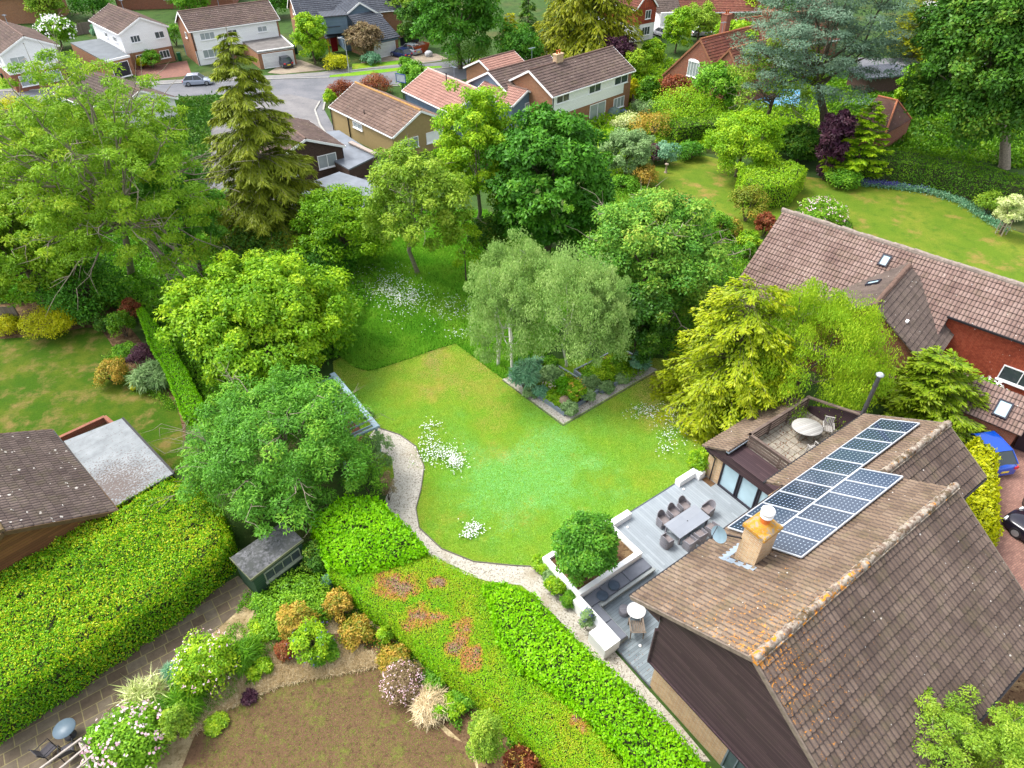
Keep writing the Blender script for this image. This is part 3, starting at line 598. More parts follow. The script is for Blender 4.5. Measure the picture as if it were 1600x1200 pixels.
# ---------------------------------------------------------------- buildings
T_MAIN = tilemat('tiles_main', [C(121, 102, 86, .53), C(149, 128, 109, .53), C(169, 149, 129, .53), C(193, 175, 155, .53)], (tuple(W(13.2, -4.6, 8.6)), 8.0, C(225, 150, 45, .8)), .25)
T_MAIN2 = tilemat('tiles_shaded', [C(101, 86, 77, .53), C(124, 107, 97, .53), C(143, 125, 113, .53), C(163, 146, 132, .53)], (tuple(W(13.2, -4.3, 8.6)), 6.5, C(220, 145, 40, .8)), .2)  # shade of the slopes facing away from the sun, painted as darker tile colours
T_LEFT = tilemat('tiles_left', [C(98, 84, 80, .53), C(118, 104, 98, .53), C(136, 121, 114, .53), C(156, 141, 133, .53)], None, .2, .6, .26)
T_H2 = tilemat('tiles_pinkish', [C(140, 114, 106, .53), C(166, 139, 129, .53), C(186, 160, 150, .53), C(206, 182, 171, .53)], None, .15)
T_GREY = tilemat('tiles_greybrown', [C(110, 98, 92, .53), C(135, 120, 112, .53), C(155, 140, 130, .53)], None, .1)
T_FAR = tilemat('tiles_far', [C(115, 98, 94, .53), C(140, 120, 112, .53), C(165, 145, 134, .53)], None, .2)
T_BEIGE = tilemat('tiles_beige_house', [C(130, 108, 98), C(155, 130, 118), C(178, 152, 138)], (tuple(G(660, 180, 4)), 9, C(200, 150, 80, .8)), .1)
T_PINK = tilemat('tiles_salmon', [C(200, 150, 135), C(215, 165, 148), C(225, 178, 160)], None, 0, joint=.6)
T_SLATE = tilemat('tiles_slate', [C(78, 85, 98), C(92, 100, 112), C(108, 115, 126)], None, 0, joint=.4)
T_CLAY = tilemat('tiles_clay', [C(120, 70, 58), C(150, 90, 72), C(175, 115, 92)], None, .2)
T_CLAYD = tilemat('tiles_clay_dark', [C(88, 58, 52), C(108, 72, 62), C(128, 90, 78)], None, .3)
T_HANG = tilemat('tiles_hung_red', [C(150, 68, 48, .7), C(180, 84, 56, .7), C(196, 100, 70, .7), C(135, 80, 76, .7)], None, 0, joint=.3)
B_YEL = brickmat('brick_yellow', C(225, 190, 145, .75), C(205, 160, 115, .75), C(215, 200, 175, .75), .3, .1, .018)
B_ORANGE = brickmat('brick_orange', C(190, 125, 80), C(170, 105, 70), C(180, 160, 140))
B_RED = brickmat('brick_red', C(180, 100, 75), C(155, 80, 62), C(170, 145, 125))
B_BROWN = brickmat('brick_dark', C(95, 70, 60), C(75, 55, 50), C(110, 95, 85))
B_BEIGE = plain('render_beige', C(190, 165, 115), .9, .08, 4, bump=.2)
P_WHITE = plain('white_boards', C(250, 250, 250, .88), .6, .04, 2)
P_WHITE_CL = boardmat('white_cladding', C(246, 246, 247, .88), C(252, 252, 253, .88), C(190, 190, 195, .7), .16, 'Y', 9, .6, .06, dirt=.06)
P_BLUE = boardmat('blue_cladding', C(120, 145, 170), C(135, 160, 182), C(90, 112, 135), .16, 'Y', 9, .6, .08)
P_DARKCL = boardmat('dark_cladding', C(70, 52, 58), C(95, 74, 78), C(42, 30, 34), .125, 'Y', 5, .7, .1)
P_BROWNCL = boardmat('brown_boards', C(120, 80, 50), C(150, 102, 62), C(70, 45, 28), .15, 'Y', 5, .7, .08)
M_FRAME = plain('white_upvc', C(250, 250, 252, .9), .4, .02)
M_DFRAME = plain('dark_frame', C(62, 60, 72), .5, .05)
M_LEAD = plain('lead_flashing', C(165, 180, 195), .5, .15, 5)
M_GUT = plain('black_gutter', C(50, 48, 52), .5, .1)
M_CONCR = plain('mortar_ridge', C(165, 145, 125), .9, .4, 4, bump=.4)
def glassmat(name, col, rough=.08):
    n = N(name); v = n.coord(); n.base(n.mix(n.noise(v, .9, 2), tuple(c * .7 for c in col), tuple(c * 1.3 for c in col))); n.rough(rough, .6); MATS[name] = n.m; return n.m
M_GLASS = glassmat('window_glass', (.05, .065, .07)); M_GLASSB = glassmat('glass_curtained', (.30, .34, .35)); M_GLASSL = glassmat('glass_pale_blind', C(185, 215, 228, .75), .15)
M_RIDGE = plain('ridge_tile', C(130, 105, 95), .9, .35, 5, bump=.4)
def ridgemat_near():
    n = N('ridge_lichen'); v = n.coord(); b = n.noise(v, 5, 6, .7); c = n.ramp(b, [(.38, C(120, 95, 80)), (.5, C(165, 150, 135)), (.62, C(195, 185, 170))])
    g = n.new('ShaderNodeNewGeometry'); dv = n.new('ShaderNodeVectorMath', operation='DISTANCE'); n.link(g.outputs['Position'], dv.inputs[0]); dv.inputs[1].default_value = tuple(W(13.2, -4.5, 8.8))
    near = n.math('MAXIMUM', n.math('SUBTRACT', 1.0, n.math('DIVIDE', dv.outputs['Value'], 11.0)), 0.0)
    c = n.mix(n.math('GREATER_THAN', n.math('ADD', n.noise(v, 3.2, 6, .75), n.math('MULTIPLY', near, .08)), .615), c, C(215, 140, 40, .8))
    c = n.mix(n.math('MULTIPLY', n.math('GREATER_THAN', n.noise(v, 2.1, 5, .7), .56), .7), c, C(90, 75, 40)); n.base(c); n.rough(.95); n.bump(b, .6, .03); return n.m
M_RIDGEN = ridgemat_near()
def tile_slope(mb, P0, U, V, Lu, Lv, tw=.34, tl=.42, amp=.045, step=.045, per=2, cuts=None, mi=0, samp=8):
    """real tile relief: rolls across, stepped courses up the slope; uv counts tiles"""
    P0 = np.array(P0, float); U = np.array(U, float) / np.linalg.norm(U); V = np.array(V, float) / np.linalg.norm(V); Nn = np.cross(U, V)
    if Nn[2] < 0: Nn = -Nn
    nu = max(1, round(Lu / tw)); nc = max(1, round(Lv / tl)); tw = Lu / nu; tl = Lv / nc
    us = np.linspace(0, Lu, nu * samp + 1); ph = (us / tw * per) % 1.0; prof = amp * (np.abs(np.sin(ph * math.pi)) ** .7)
    rows = []; jit = rng.normal(size=(nc, nu)) * .005
    for j in range(nc):
        jj = np.repeat(jit[j], samp); jj = np.append(jj, jj[-1])
        for v, h in ((j * tl, step), ((j + 1) * tl - .001, 0)):
            rows.append(P0 + us[:, None] * U + v * V + (prof * (1 if h else .8) + h + jj)[:, None] * Nn)
    n = len(us); vs = np.concatenate(rows); fs = []; uvs = []
    flip = np.dot(np.cross(U, V), Nn) < 0
    for j in range(2 * nc - 1):
        for i in range(n - 1):
            a = j * n + i; f = (a, a + 1, a + n + 1, a + n); u0, u1 = us[i] / tw + .001, us[i + 1] / tw - .001
            if j % 2 == 0: v0, v1 = j / 2 + .01, j / 2 + .99
            else: v0 = v1 = (j - 1) / 2 + 1.02; 
            uv = ((u0, v0), (u1, v0), (u1, v1), (u0, v1))
            if flip: f = f[::-1]; uv = uv[::-1]
            fs.append(f); uvs.append(uv)
    # under-slab
    mb.add(vs, fs, uvs, mi=mi, smooth=False)
    a = P0 - .05 * Nn; q = [a, a + U * Lu, a + U * Lu + V * Lv, a + V * Lv]; t = [p + .06 * Nn for p in q]
    mb.add(q + t, [(3, 2, 1, 0), (0, 1, 5, 4), (1, 2, 6, 5), (2, 3, 7, 6), (3, 0, 4, 7)], mi=mi)
    return mb
def window_at(parent, O, t, up, nrm, w, h, panes=2, frame=None, glass=None, name='window', bar=.07, split=None, sill=True, dep=.06):
    """O = lower-left corner on the wall, t along wall, nrm outwards"""
    O = Vector(O); t = Vector(t).normalized(); up = Vector(up).normalized(); nrm = Vector(nrm).normalized(); frame = frame or M_FRAME; glass = glass or M_GLASS
    m = MB(); c = O + nrm * dep / 2
    def b(u0, v0, u1, v1):
        vs = [c + t * u + up * v + nrm * (s * dep / 2) for s in (-1, 1) for u, v in ((u0, v0), (u1, v0), (u1, v1), (u0, v1))]
        m.add(vs, [(3, 2, 1, 0), (4, 5, 6, 7), (0, 1, 5, 4), (1, 2, 6, 5), (2, 3, 7, 6), (3, 0, 4, 7)])
    b(0, 0, w, bar); b(0, h - bar, w, h); b(0, bar, bar, h - bar); b(w - bar, bar, w, h - bar)
    sp = split or [i / panes for i in range(1, panes)]
    for s in sp: b(w * s - bar * .4, bar, w * s + bar * .4, h - bar)
    if sill:
        vs = [O + t * u + up * v + nrm * s for s in (0, dep + .08) for u, v in ((-.06, -.08), (w + .06, -.08), (w + .06, -.005), (-.06, -.005))]
        m.add(vs, [(3, 2, 1, 0), (4, 5, 6, 7), (0, 1, 5, 4), (1, 2, 6, 5), (2, 3, 7, 6), (3, 0, 4, 7)])
    f = m.build(name, frame, parent)
    g = MB(); q = [O + t * u + up * v + nrm * .018 for u, v in ((bar * .5, bar * .5), (w - bar * .5, bar * .5), (w - bar * .5, h - bar * .5), (bar * .5, h - bar * .5))]
    g.quad(q); g.build('pane', glass, f); return f
def gable_house(name, label, P, ang, L, Wd, ze, zr, wall, roof, upper=None, h1=2.5, over=.35, ro=.5, wins=(), cat='house', ridge=None, trim=None, chim=(), doors=(), samp=6, tw=.44, tl=.4, overg=.25, zb=0.0, woff=.005, gutter=True, amp=.045):
    """P: corner at ground; ridge along ang; y to the left. wins: (face, u, z, w, h, panes, glass)"""
    ca, sa = math.cos(ang), math.sin(ang)
    T = lambda x, y, z: (P[0] + x * ca - y * sa, P[1] + x * sa + y * ca, z)
    t = thing(name, label, cat, (P[0], P[1], zb), ang)
    def shell(z0, e):
        m = MB(); ym = Wd * ro; sl0 = (zr - ze) / ym
        pr = [(-e, z0), (Wd + e, z0), (Wd + e, ze - .12), (ym, zr - .12), (-e, ze - .12)]; n = 5
        vs = [T(-e, y, z) for y, z in pr] + [T(L + e, y, z) for y, z in pr]
        m.add(vs, [(0, 4, 3, 2, 1), (5, 6, 7, 8, 9)] + [(i, (i + 1) % n, n + (i + 1) % n, n + i) for i in range(n)]); return m
    shell(zb, 0).build('wall', wall, t)
    if upper: shell(h1, .04).build('upper_cladding', upper, t)
    ym = Wd * ro; m = MB(); s1 = (zr - ze) / ym; s2 = (zr - ze) / (Wd - ym)
    l1 = math.hypot(ym + over, (ym + over) * s1); l2 = math.hypot(Wd - ym + over, (Wd - ym + over) * s2)
    rx = lambda v: (v[0] * ca - v[1] * sa, v[0] * sa + v[1] * ca, v[2])
    tile_slope(m, T(-overg, -over, ze - over * s1), rx((1, 0, 0)), rx((0, 1, s1)), L + 2 * overg, l1, tw, tl, samp=samp, amp=amp)
    tile_slope(m, T(L + overg, Wd + over, ze - over * s2), rx((-1, 0, 0)), rx((0, -1, s2)), L + 2 * overg, l2, tw, tl, samp=samp, amp=amp)
    rf = m.build('roof', roof, t)
    m = MB(); m.tube([T(-overg, ym, zr + .02), T(L / 2, ym, zr + .03), T(L + overg, ym, zr + .02)], .13, 7); m.build('ridge_tiles', ridge or M_RIDGE, rf)
    m = MB()
    for x in (-overg - .03, L + overg + .03):
        m.bar(T(x, -over, ze - over * s1 - .1), T(x, ym, zr - .1), .05, .22); m.bar(T(x, Wd + over, ze - over * s2 - .1), T(x, ym, zr - .1), .05, .22)
    dp = MB(); dp.bar(T(.12, -.1, zb), T(.12, -.1, ze - .2), .09); dp.build('downpipe', M_GUT if wall is not P_WHITE else trim or P_WHITE, t)
    if L > 9 and samp == 4:
        ae = MB(); ax_ = L * (.3 + .4 * rng.random()); ae.bar(T(ax_, ym, zr), T(ax_, ym, zr + 1.5), .05); ae.bar(T(ax_ - .5, ym, zr + 1.4), T(ax_ + .5, ym, zr + 1.4), .03)
        for q in (-.4, -.2, 0, .2, .4): ae.bar(T(ax_ + q, ym - .25, zr + 1.4), T(ax_ + q, ym + .25, zr + 1.4), .02)
        ae.build('aerial', M_LEAD, rf)
    if gutter:
        for y, s in ((-over - .06, s1), (Wd + over + .06, s2)): m.bar(T(-overg, y, ze - over * s - .08), T(L + overg, y, ze - over * s - .08), .11, .12)
    m.build('bargeboards', trim or P_WHITE, t)
    for wd in wins:
        fc, u, z, ww, hh, pn = wd[:6]; gl = wd[6] if len(wd) > 6 else M_GLASS; e = .045 if (upper and z + hh * .5 > h1) else woff
        if fc == 'S': O, tt, nn = T(u, -e, z), rx((1, 0, 0)), rx((0, -1, 0))
        elif fc == 'N': O, tt, nn = T(u + ww, Wd + e, z), rx((-1, 0, 0)), rx((0, 1, 0))
        elif fc == 'W': O, tt, nn = T(-e, u + ww, z), rx((0, -1, 0)), rx((-1, 0, 0))
        else: O, tt, nn = T(L + e, u, z), rx((0, 1, 0)), rx((1, 0, 0))
        window_at(t, O, tt, (0, 0, 1), nn, ww, hh, pn, frame=(wd[7] if len(wd) > 7 else None), glass=gl, name=(wd[8] if len(wd) > 8 else 'window'))
    for (x, y, w_, d_, zt, mt) in chim:
        m = MB(); m.box(T(x, y, (ze + zt) / 2), (w_, d_, zt - ze), ang); m.box(T(x, y, zt + .05), (w_ + .12, d_ + .12, .1), ang); c = m.build('chimney', mt, rf)
        m = MB()
        for dx in (-.22, .22) if w_ > .9 else (0,): m.lathe([(.11, 0), (.1, .3), (.13, .32), (.13, .38)], T(x + dx, y, zt + .1), 10)
        m.build('chimney_pot', plain('clay_pot', C(205, 110, 60), .8), c)
    return t, T, rx, rf
def flat_block(parent, name, poly, z0, z1, mat, roofmat=None, over=.0, rname='flat_roof'):
    m = MB(); m.prism(poly, z0, z1); o = m.build(name, mat, parent)
    if roofmat:
        c = np.mean([np.array(p[:2]) for p in poly], 0); q = [tuple(np.array(p[:2]) + (np.array(p[:2]) - c) / np.linalg.norm(np.array(p[:2]) - c) * (over + .003)) for p in poly]
        m = MB(); m.prism(q, z1, z1 + .14); m.build(rname, roofmat, parent)
    return o
# ================================================================ main house
mh = thing('main_house', 'large brown-tiled house with dark timber gable, yellow brick base and roof terrace', 'house', W(19, -4, 0), 0)
A0, A1, BL, BR, ZR = 13.3, 25.5, -9.7, .9, 8.75
BRG, SL, SR = -4.5, .575, .695
zl = lambda b: ZR - SL * (BRG - b); zr_ = lambda b: ZR - SR * (b - BRG)
m = MB()   # brick ground storey
m.prism([W(*p)[:2] for p in ((13.62, -8.28), (25.2, -8.28), (25.2, .45), (13.62, .45))], 0, 2.42); m.build('brick_wall', B_YEL, mh)
m = MB()   # timber-clad gable storey, jettied over the brick
pr = [(-8.4, 2.4), (.55, 2.4), (.55, zr_(.55) - .12), (BRG, ZR - .15), (-8.4, zl(-8.4) - .12)]
vs = [W(13.3, b, z) for b, z in pr] + [W(25.4, b, z) for b, z in pr]
m.add(vs, [(0, 1, 2, 3, 4), (9, 8, 7, 6, 5)] + [(i, 5 + i, 5 + (i + 1) % 5, (i + 1) % 5) for i in range(5)])
m.bar(W(13.29, -8.43, 2.36), W(13.29, -8.43, 4.9), .12); m.bar(W(13.29, -8.43, 2.4), W(13.29, .6, 2.4), .08, .1)
m.build('gable_cladding', P_DARKCL, mh)
m = MB(); V1 = BD * 1 + np.array([0, 0, SL]); V2 = -BD + np.array([0, 0, SR])
LV = lambda b, s, b0: math.hypot(b0 - b, (b0 - b) * s)
# left slope: eave steps out beyond a = 22.9
tile_slope(m, W(13.1, -9.8, zl(-9.8)), AD, V1, 9.9, LV(-9.8, SL, BRG), .44, .42)
tile_slope(m, W(23.0, -10.75, zl(-10.75)), AD, V1, 2.6, LV(-10.75, SL, BRG), .44, .42)
tile_slope(m, W(25.6, -10.75, zl(-10.75)), AD, V1, 5.6, LV(-10.75, SL, -7.1), .44, .42)
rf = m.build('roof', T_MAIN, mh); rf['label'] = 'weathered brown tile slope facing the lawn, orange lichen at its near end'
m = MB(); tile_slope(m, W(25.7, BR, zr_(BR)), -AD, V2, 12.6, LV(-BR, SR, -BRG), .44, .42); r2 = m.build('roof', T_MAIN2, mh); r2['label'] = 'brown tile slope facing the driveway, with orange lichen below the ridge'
ZR2 = zl(-7.1); s3 = .62
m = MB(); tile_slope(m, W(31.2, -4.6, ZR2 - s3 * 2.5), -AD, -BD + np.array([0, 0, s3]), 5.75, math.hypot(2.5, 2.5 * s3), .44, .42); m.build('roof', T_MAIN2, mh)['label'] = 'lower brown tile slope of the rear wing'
# the verge of the main roof standing over the rear wing, rear walls
m = MB(); pr = [(-10.3, 0), (-4.9, 0), (-4.9, ZR2 - s3 * 2.2 - .1), (-7.1, ZR2 - .1), (-10.3, zl(-10.3) - .12)]
vs = [W(25.3, b, z) for b, z in pr] + [W(31.05, b, z) for b, z in pr]
m.add(vs, [(0, 1, 2, 3, 4), (9, 8, 7, 6, 5)] + [(i, 5 + i, 5 + (i + 1) % 5, (i + 1) % 5) for i in range(5)])
m.prism([W(*p)[:2] for p in ((22.9, -10.4), (25.31, -10.4), (25.31, -8.3), (22.9, -8.3))], 0, 4.6); m.build('rear_wall', B_YEL, mh)
for a, b0, z0, b1, z1 in ((13.05, -9.8, zl(-9.8), BRG, ZR), (13.05, BR, zr_(BR), BRG, ZR), (25.72, BR, zr_(BR), BRG, ZR), (31.25, -4.6, ZR2 - s3 * 2.5, -7.1, ZR2), (31.25, -10.75, zl(-10.75), -7.1, ZR2)):
    m = MB(); m.bar(W(a, b0, z0 - .06), W(a, b1, z1 - .06), .07, .18); m.build('verge', plain('verge_mortar', C(140, 125, 112), .9, .3, 5), mh)
def ridge_run(a, b, r, mat, par):
    """half-round ridge tiles in short overlapping lengths, bedded in mortar"""
    m = MB(); a = np.array(a); b = np.array(b); n = int(np.linalg.norm(b - a) / .45)
    for k in range(n):
        p = a + (b - a) * k / n; q = a + (b - a) * (k + 1) / n + (b - a) / np.linalg.norm(b - a) * .03; j = rng.normal(size=3) * .012
        m.tube([p + j, q + j], [r * 1.08, r * .96], 9)
    m.bar(a - np.array([0, 0, .06]), b - np.array([0, 0, .06]), r * 2.5, .12); return m.build('ridge_tiles', mat, par)
ridge_run(W(13.0, BRG, ZR + .04), W(25.8, BRG, ZR + .04), .15, M_RIDGEN, rf); ridge_run(W(25.8, -7.1, ZR2 + .04), W(31.3, -7.1, ZR2 + .04), .15, M_RIDGEN, r2)
m = MB()
m.bar(W(13.1, -9.88, zl(-9.88) - .05), W(22.9, -9.88, zl(-9.88) - .05), .11, .1); m.bar(W(22.95, -10.85, zl(-10.85) - .05), W(31.2, -10.85, zl(-10.85) - .05), .1, .1)
m.bar(W(13.1, BR + .07, zr_(BR) - .08), W(25.7, BR + .07, zr_(BR) - .08), .12, .1); m.bar(W(26, -4.53, ZR2 - s3 * 2.55 - .04), W(31.2, -4.53, ZR2 - s3 * 2.55 - .04), .1, .1)
m.bar(W(13.35, -8.5, 2.3), W(13.35, -8.5, 4.7), .07); m.build('gutters', M_GUT, mh)
# soffit under the overhanging eave, dark boards
m = MB(); m.add([W(13.25, -9.7, zl(-9.7) - .14), W(13.25, -8.4, zl(-9.7) - .14 + .02), W(22.9, -8.4, zl(-9.7) - .12), W(22.9, -9.7, zl(-9.7) - .14)], [(0, 1, 2, 3)]); m.add([W(13.2, -9.75, zl(-9.75) - .1), W(13.2, -8.35, zl(-8.35) - .1), W(13.2, -8.35, zl(-9.7) - .16)], [(0, 1, 2)]); m.build('soffit', P_DARKCL, mh)
# chimney
m = MB(); m.box(W(17.65, -7.8, 7.5), (.95, .88, 2.5), HANG); ch = m.build('chimney', B_YEL, mh)
n_ = N('chimney_cap'); v_ = n_.coord(); nb_ = n_.noise(v_, 5, 6, .75); n_.base(n_.ramp(nb_, [(.42, C(175, 160, 145)), (.5, C(215, 165, 60)), (.56, C(225, 150, 30)), (.66, C(150, 135, 120))])); n_.rough(.95); n_.bump(nb_, .7, .05)
m = MB(); m.bev(W(17.65, -7.8, 8.84), (1.12, 1.05, .2), HANG, .05); m.lathe([(.5, 0), (.42, .1), (.24, .2), (.2, .22)], W(17.65, -7.8, 8.93), 14); m.build('chimney_cap', n_.m, ch)
m = MB(); m.lathe([(.2, 0), (.19, .32), (.17, .36)], W(17.65, -7.8, 9.1), 16); m.build('chimney_pot', plain('pot_clay', C(225, 120, 50, .75), .8, .15, 4), ch)
m = MB(); m.lathe([(.24, 0), (.25, .08), (.23, .1), (.23, .2), (.27, .22), (.27, .32), (.2, .4), (.02, .43)], W(17.65, -7.8, 9.44), 18); m.build('pot_cowl', M_FRAME, ch)
m = MB(); pts = [W(17.1, -8.42, zl(-8.42) + .09), W(17.1, -7.2, zl(-7.2) + .09), W(16.85, -7.2, zl(-7.2) + .08), W(16.85, -8.75, zl(-8.75) + .08), W(18.2, -8.75, zl(-8.75) + .08), W(18.2, -8.42, zl(-8.42) + .09)]
m.add(pts + [p - np.array([0, 0, .05]) for p in pts], [tuple(range(6)), tuple(range(11, 5, -1))] + [(i, 6 + i, 6 + (i + 1) % 6, (i + 1) % 6) for i in range(6)]); m.build('lead_flashing', M_LEAD, ch)
# flue
m = MB(); m.tube([W(31.5, -10.95, 3.2), W(31.5, -10.95, 7.55)], .11, 12); m.tube([W(31.5, -10.95, 5.5), W(31.5, -10.95, 5.58)], .125, 12); m.tube([W(31.5, -10.95, 6.9), W(31.5, -10.95, 6.98)], .125, 12); fl = m.build('flue', plain('flue_steel', C(120, 120, 125), .35, .1, 4, metal=.6), mh)
m = MB(); m.lathe([(.12, 0), (.2, .05), (.21, .12), (.12, .2)], W(31.5, -10.95, 7.55), 14); m.build('flue_cowl', plain('cowl_steel', C(200, 205, 212, .8), .3, .05, metal=.5), fl)
# garden-room wing with roof terrace
m = MB(); m.prism([W(*p)[:2] for p in ((25.3, -15.55), (25.6, -15.55), (25.6, -14.5), (25.3, -14.5))], 0, 2.25)
m.prism([W(*p)[:2] for p in ((25.6, -15.55), (32, -15.55), (32, -15.3), (25.6, -15.3))], 0, 2.1); m.prism([W(*p)[:2] for p in ((31.8, -15.3), (32, -15.3), (32, -10.5), (31.8, -10.5))], 0, 2.7); m.build('wing_wall', B_YEL, mh)
m = MB(); bot = [W(25.1, -15.85, 2.18), W(25.1, -14.35, 2.18 + 1.5 * SL * .75), W(25.1, -10.3, 2.75), W(25.1, -10.3, 2.3), W(25.1, -15.85, 2.1)]
m.bar(W(25.18, -15.8, 2.2), W(25.18, -10.4, 2.3), .2, .25); m.bar(W(25.15, -14.5, 2.5), W(25.15, -10.3, 2.5), .14, .4)
m.add([W(25.12, -15.85, 2.15), W(25.12, -14.45, 2.15), W(25.12, -14.45, 2.95)], [(0, 1, 2)]); m.build('fascia', P_DARKCL, mh)
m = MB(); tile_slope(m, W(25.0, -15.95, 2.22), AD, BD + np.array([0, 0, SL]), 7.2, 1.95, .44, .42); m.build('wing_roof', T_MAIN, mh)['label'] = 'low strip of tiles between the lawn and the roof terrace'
m = MB(); m.bar(W(25.0, -14.3, 3.06), W(27.0, -14.3, 3.1), .2, .1); m.bar(W(27.0, -14.3, 3.1), W(32.1, -14.3, 3.12), .12, .06); m.build('lead_flashing', M_LEAD, mh)
m = MB(); m.prism([W(*p)[:2] for p in ((25.05, -14.25), (26.45, -14.25), (26.45, -9.9), (25.05, -9.9))], 2.7, 2.82); m.build('apron_roof', P_DARKCL, mh, uvang=HANG + R(90))
m = MB(); m.prism([W(*p)[:2] for p in ((26.45, -14.2), (31.75, -14.2), (31.75, -10.3), (26.45, -10.3))], 2.5, 2.8)
m.build('terrace_floor', brickmat('terrace_slabs', C(188, 180, 165), C(165, 158, 145), C(120, 105, 85), .45, .45, .02, 0, .5), mh, uvang=HANG)
M_WOOD = boardmat('grey_timber', C(105, 88, 82), C(135, 118, 108), C(75, 62, 58), .14, 'Y', 3, .8, .02)
m = MB()
for k in range(4): m.bar(W(26.45, -14.15, 2.98 + .2 * k), W(26.45, -10.2, 2.98 + .2 * k), .035, .13)
for k in range(4): m.bar(W(26.5, -14.12, 2.98 + .2 * k), W(31.7, -14.12, 2.98 + .2 * k), .035, .13)
m.bar(W(26.45, -14.2, 3.76), W(26.45, -10.4, 3.76), .16, .05); m.bar(W(26.37, -14.13, 3.76), W(31.85, -14.13, 3.76), .16, .05)
for a, b in ((26.5, -14.08), (28.2, -14.08), (29.9, -14.08), (31.7, -14.08), (26.5, -12.1), (26.5, -10.3)): m.bar(W(a, b, 2.8), W(a, b, 3.74), .09)
m.build('terrace_railing', M_WOOD, mh)
m = MB(); pr = [(-14.15, 2.8), (-10.3, 2.8), (-10.3, 4.9), (-11.2, 4.75), (-14.15, 3.05)]
vs = [W(31.72, b, z) for b, z in pr] + [W(31.85, b, z) for b, z in pr]; m.add(vs, [(0, 1, 2, 3, 4), (9, 8, 7, 6, 5)] + [(i, 5 + i, 5 + (i + 1) % 5, (i + 1) % 5) for i in range(5)])
m.prism([W(*p)[:2] for p in ((26.2, -10.45), (31.8, -10.45), (31.8, -10.3), (26.2, -10.3))], 2.8, 4.75); m.build('terrace_wall', P_DARKCL, mh, uvang=HANG)
m = MB(); m.bar(W(31.62, -14.2, 3.8), W(31.62, -10.9, 4.75), .18, .08); m.build('sloping_rail', M_WOOD, mh)
# glazed doors
m = MB(); m.bar(W(25.26, -14.5, .12), W(25.26, -10.3, .12), .1, .2)
for b in (-14.47, -13.35, -13.21, -12.08, -11.94, -10.8, -10.66): m.bar(W(25.26, b, .2), W(25.26, b, 2.2), .08, .1)
m.bar(W(25.27, -14.5, 2.16), W(25.27, -10.3, 2.16), .08, .08); dr = m.build('folding_doors', M_DFRAME, mh)
for b in (-14.42, -13.16, -11.89):
    m = MB(); m.quad([W(25.30, b, .2), W(25.30, b + 1.04, .2), W(25.30, b + 1.04, 2.12), W(25.30, b, 2.12)][::-1]); m.build('pane', M_GLASSL, dr)
m = MB(); m.tube([W(25.05, -15.6, 2.1), W(25.15, -15.2, 1.95), W(25.2, -15.05, 1.8), W(25.2, -15.05, 0)], .04, 8); m.build('downpipe', M_GUT, mh)
window_at(mh, W(13.61, -4.2, .15), BD, (0, 0, 1), -AD, 4.5, 2.1, 9, frame=plain('lattice_grey', C(150, 165, 172), .6), glass=plain('lattice_panel', C(105, 125, 128), .4), name='lattice_window', sill=False)
# ================================================================ neighbouring buildings
def rectP(p, q): return math.atan2(q[1] - p[1], q[0] - p[0])
WG = (1.0, 1.15)
# left bungalow: eaves line p0->p1 facing right, ridge to the left
p0 = G(82, 675, 2.5); p1 = G(178, 793, 2.5); an = rectP(p0, p1); nv = np.array([math.sin(an), -math.cos(an), 0])  # to the left-down side
Lb = np.linalg.norm(p1 - p0)
lb, T, rx, rf_ = gable_house('bungalow', 'bungalow with speckled dark brown tiles behind the tall laurel hedge', (p1 - np.array([math.cos(an), math.sin(an), 0]) * 0)[:2] + np.array([math.cos(an), math.sin(an)]) * 0, an + math.pi, Lb + .0, 8.6, 2.5, 4.85, P_BROWNCL, T_LEFT, over=0, overg=.3, ridge=plain('ridge_mossy', C(130, 110, 80), .95, .5, 5, bump=.5), trim=plain('brown_trim', C(110, 85, 60), .8), samp=8, wins=[('W', 3.2, .9, 1.6, 1.2, 2)])
g0, g1, g2, g3 = G(192, 654, 2.4), G(272, 740, 2.4), G(178, 793, 2.4), G(100, 690, 2.4)
gr = thing('garage', 'flat-roofed garage covered in pale grey felt, joined to the bungalow at left', 'garage', tuple((g0 + g2)[:2] / 2) + (0,))
n_ = N('felt_roof'); v_ = n_.coord('UV'); col = n_.ramp(n_.noise(v_, 1.2, 5, .6), [(.3, C(140, 146, 150)), (.7, C(172, 178, 182))])
sp_ = n_.new('ShaderNodeSeparateXYZ'); n_.link(v_, sp_.inputs[0]); seam = n_.math('LESS_THAN', n_.math('FRACT', n_.math('DIVIDE', sp_.outputs['Y'], .95)), .03); col = n_.mix(n_.math('MULTIPLY', seam, .35), col, C(110, 110, 112))
g_ = n_.new('ShaderNodeNewGeometry'); dv = n_.new('ShaderNodeVectorMath', operation='DISTANCE'); n_.link(g_.outputs['Position'], dv.inputs[0]); dv.inputs[1].default_value = tuple(G(178, 762, 2.5))
near = n_.math('MAXIMUM', n_.math('SUBTRACT', 1.0, n_.math('DIVIDE', dv.outputs['Value'], 3.4)), 0.0)
lit = n_.math('GREATER_THAN', n_.math('ADD', n_.noise(v_, 9, 5, .7), n_.math('MULTIPLY', near, .22)), .62); col = n_.mix(n_.math('MULTIPLY', lit, .8), col, C(110, 90, 80)); n_.base(col); n_.rough(.8); FELT = n_.m
m = MB(); q = [tuple(p[:2]) for p in (g0, g1, g2, g3)]; m.prism([tuple(np.array(p) * .98 + np.mean(q, 0) * .02) for p in q], 0, 2.35); m.build('wall', B_BROWN, gr)
m = MB(); m.prism(q, 2.35, 2.44); m.build('flat_roof', FELT, gr, uvang=an + R(90))
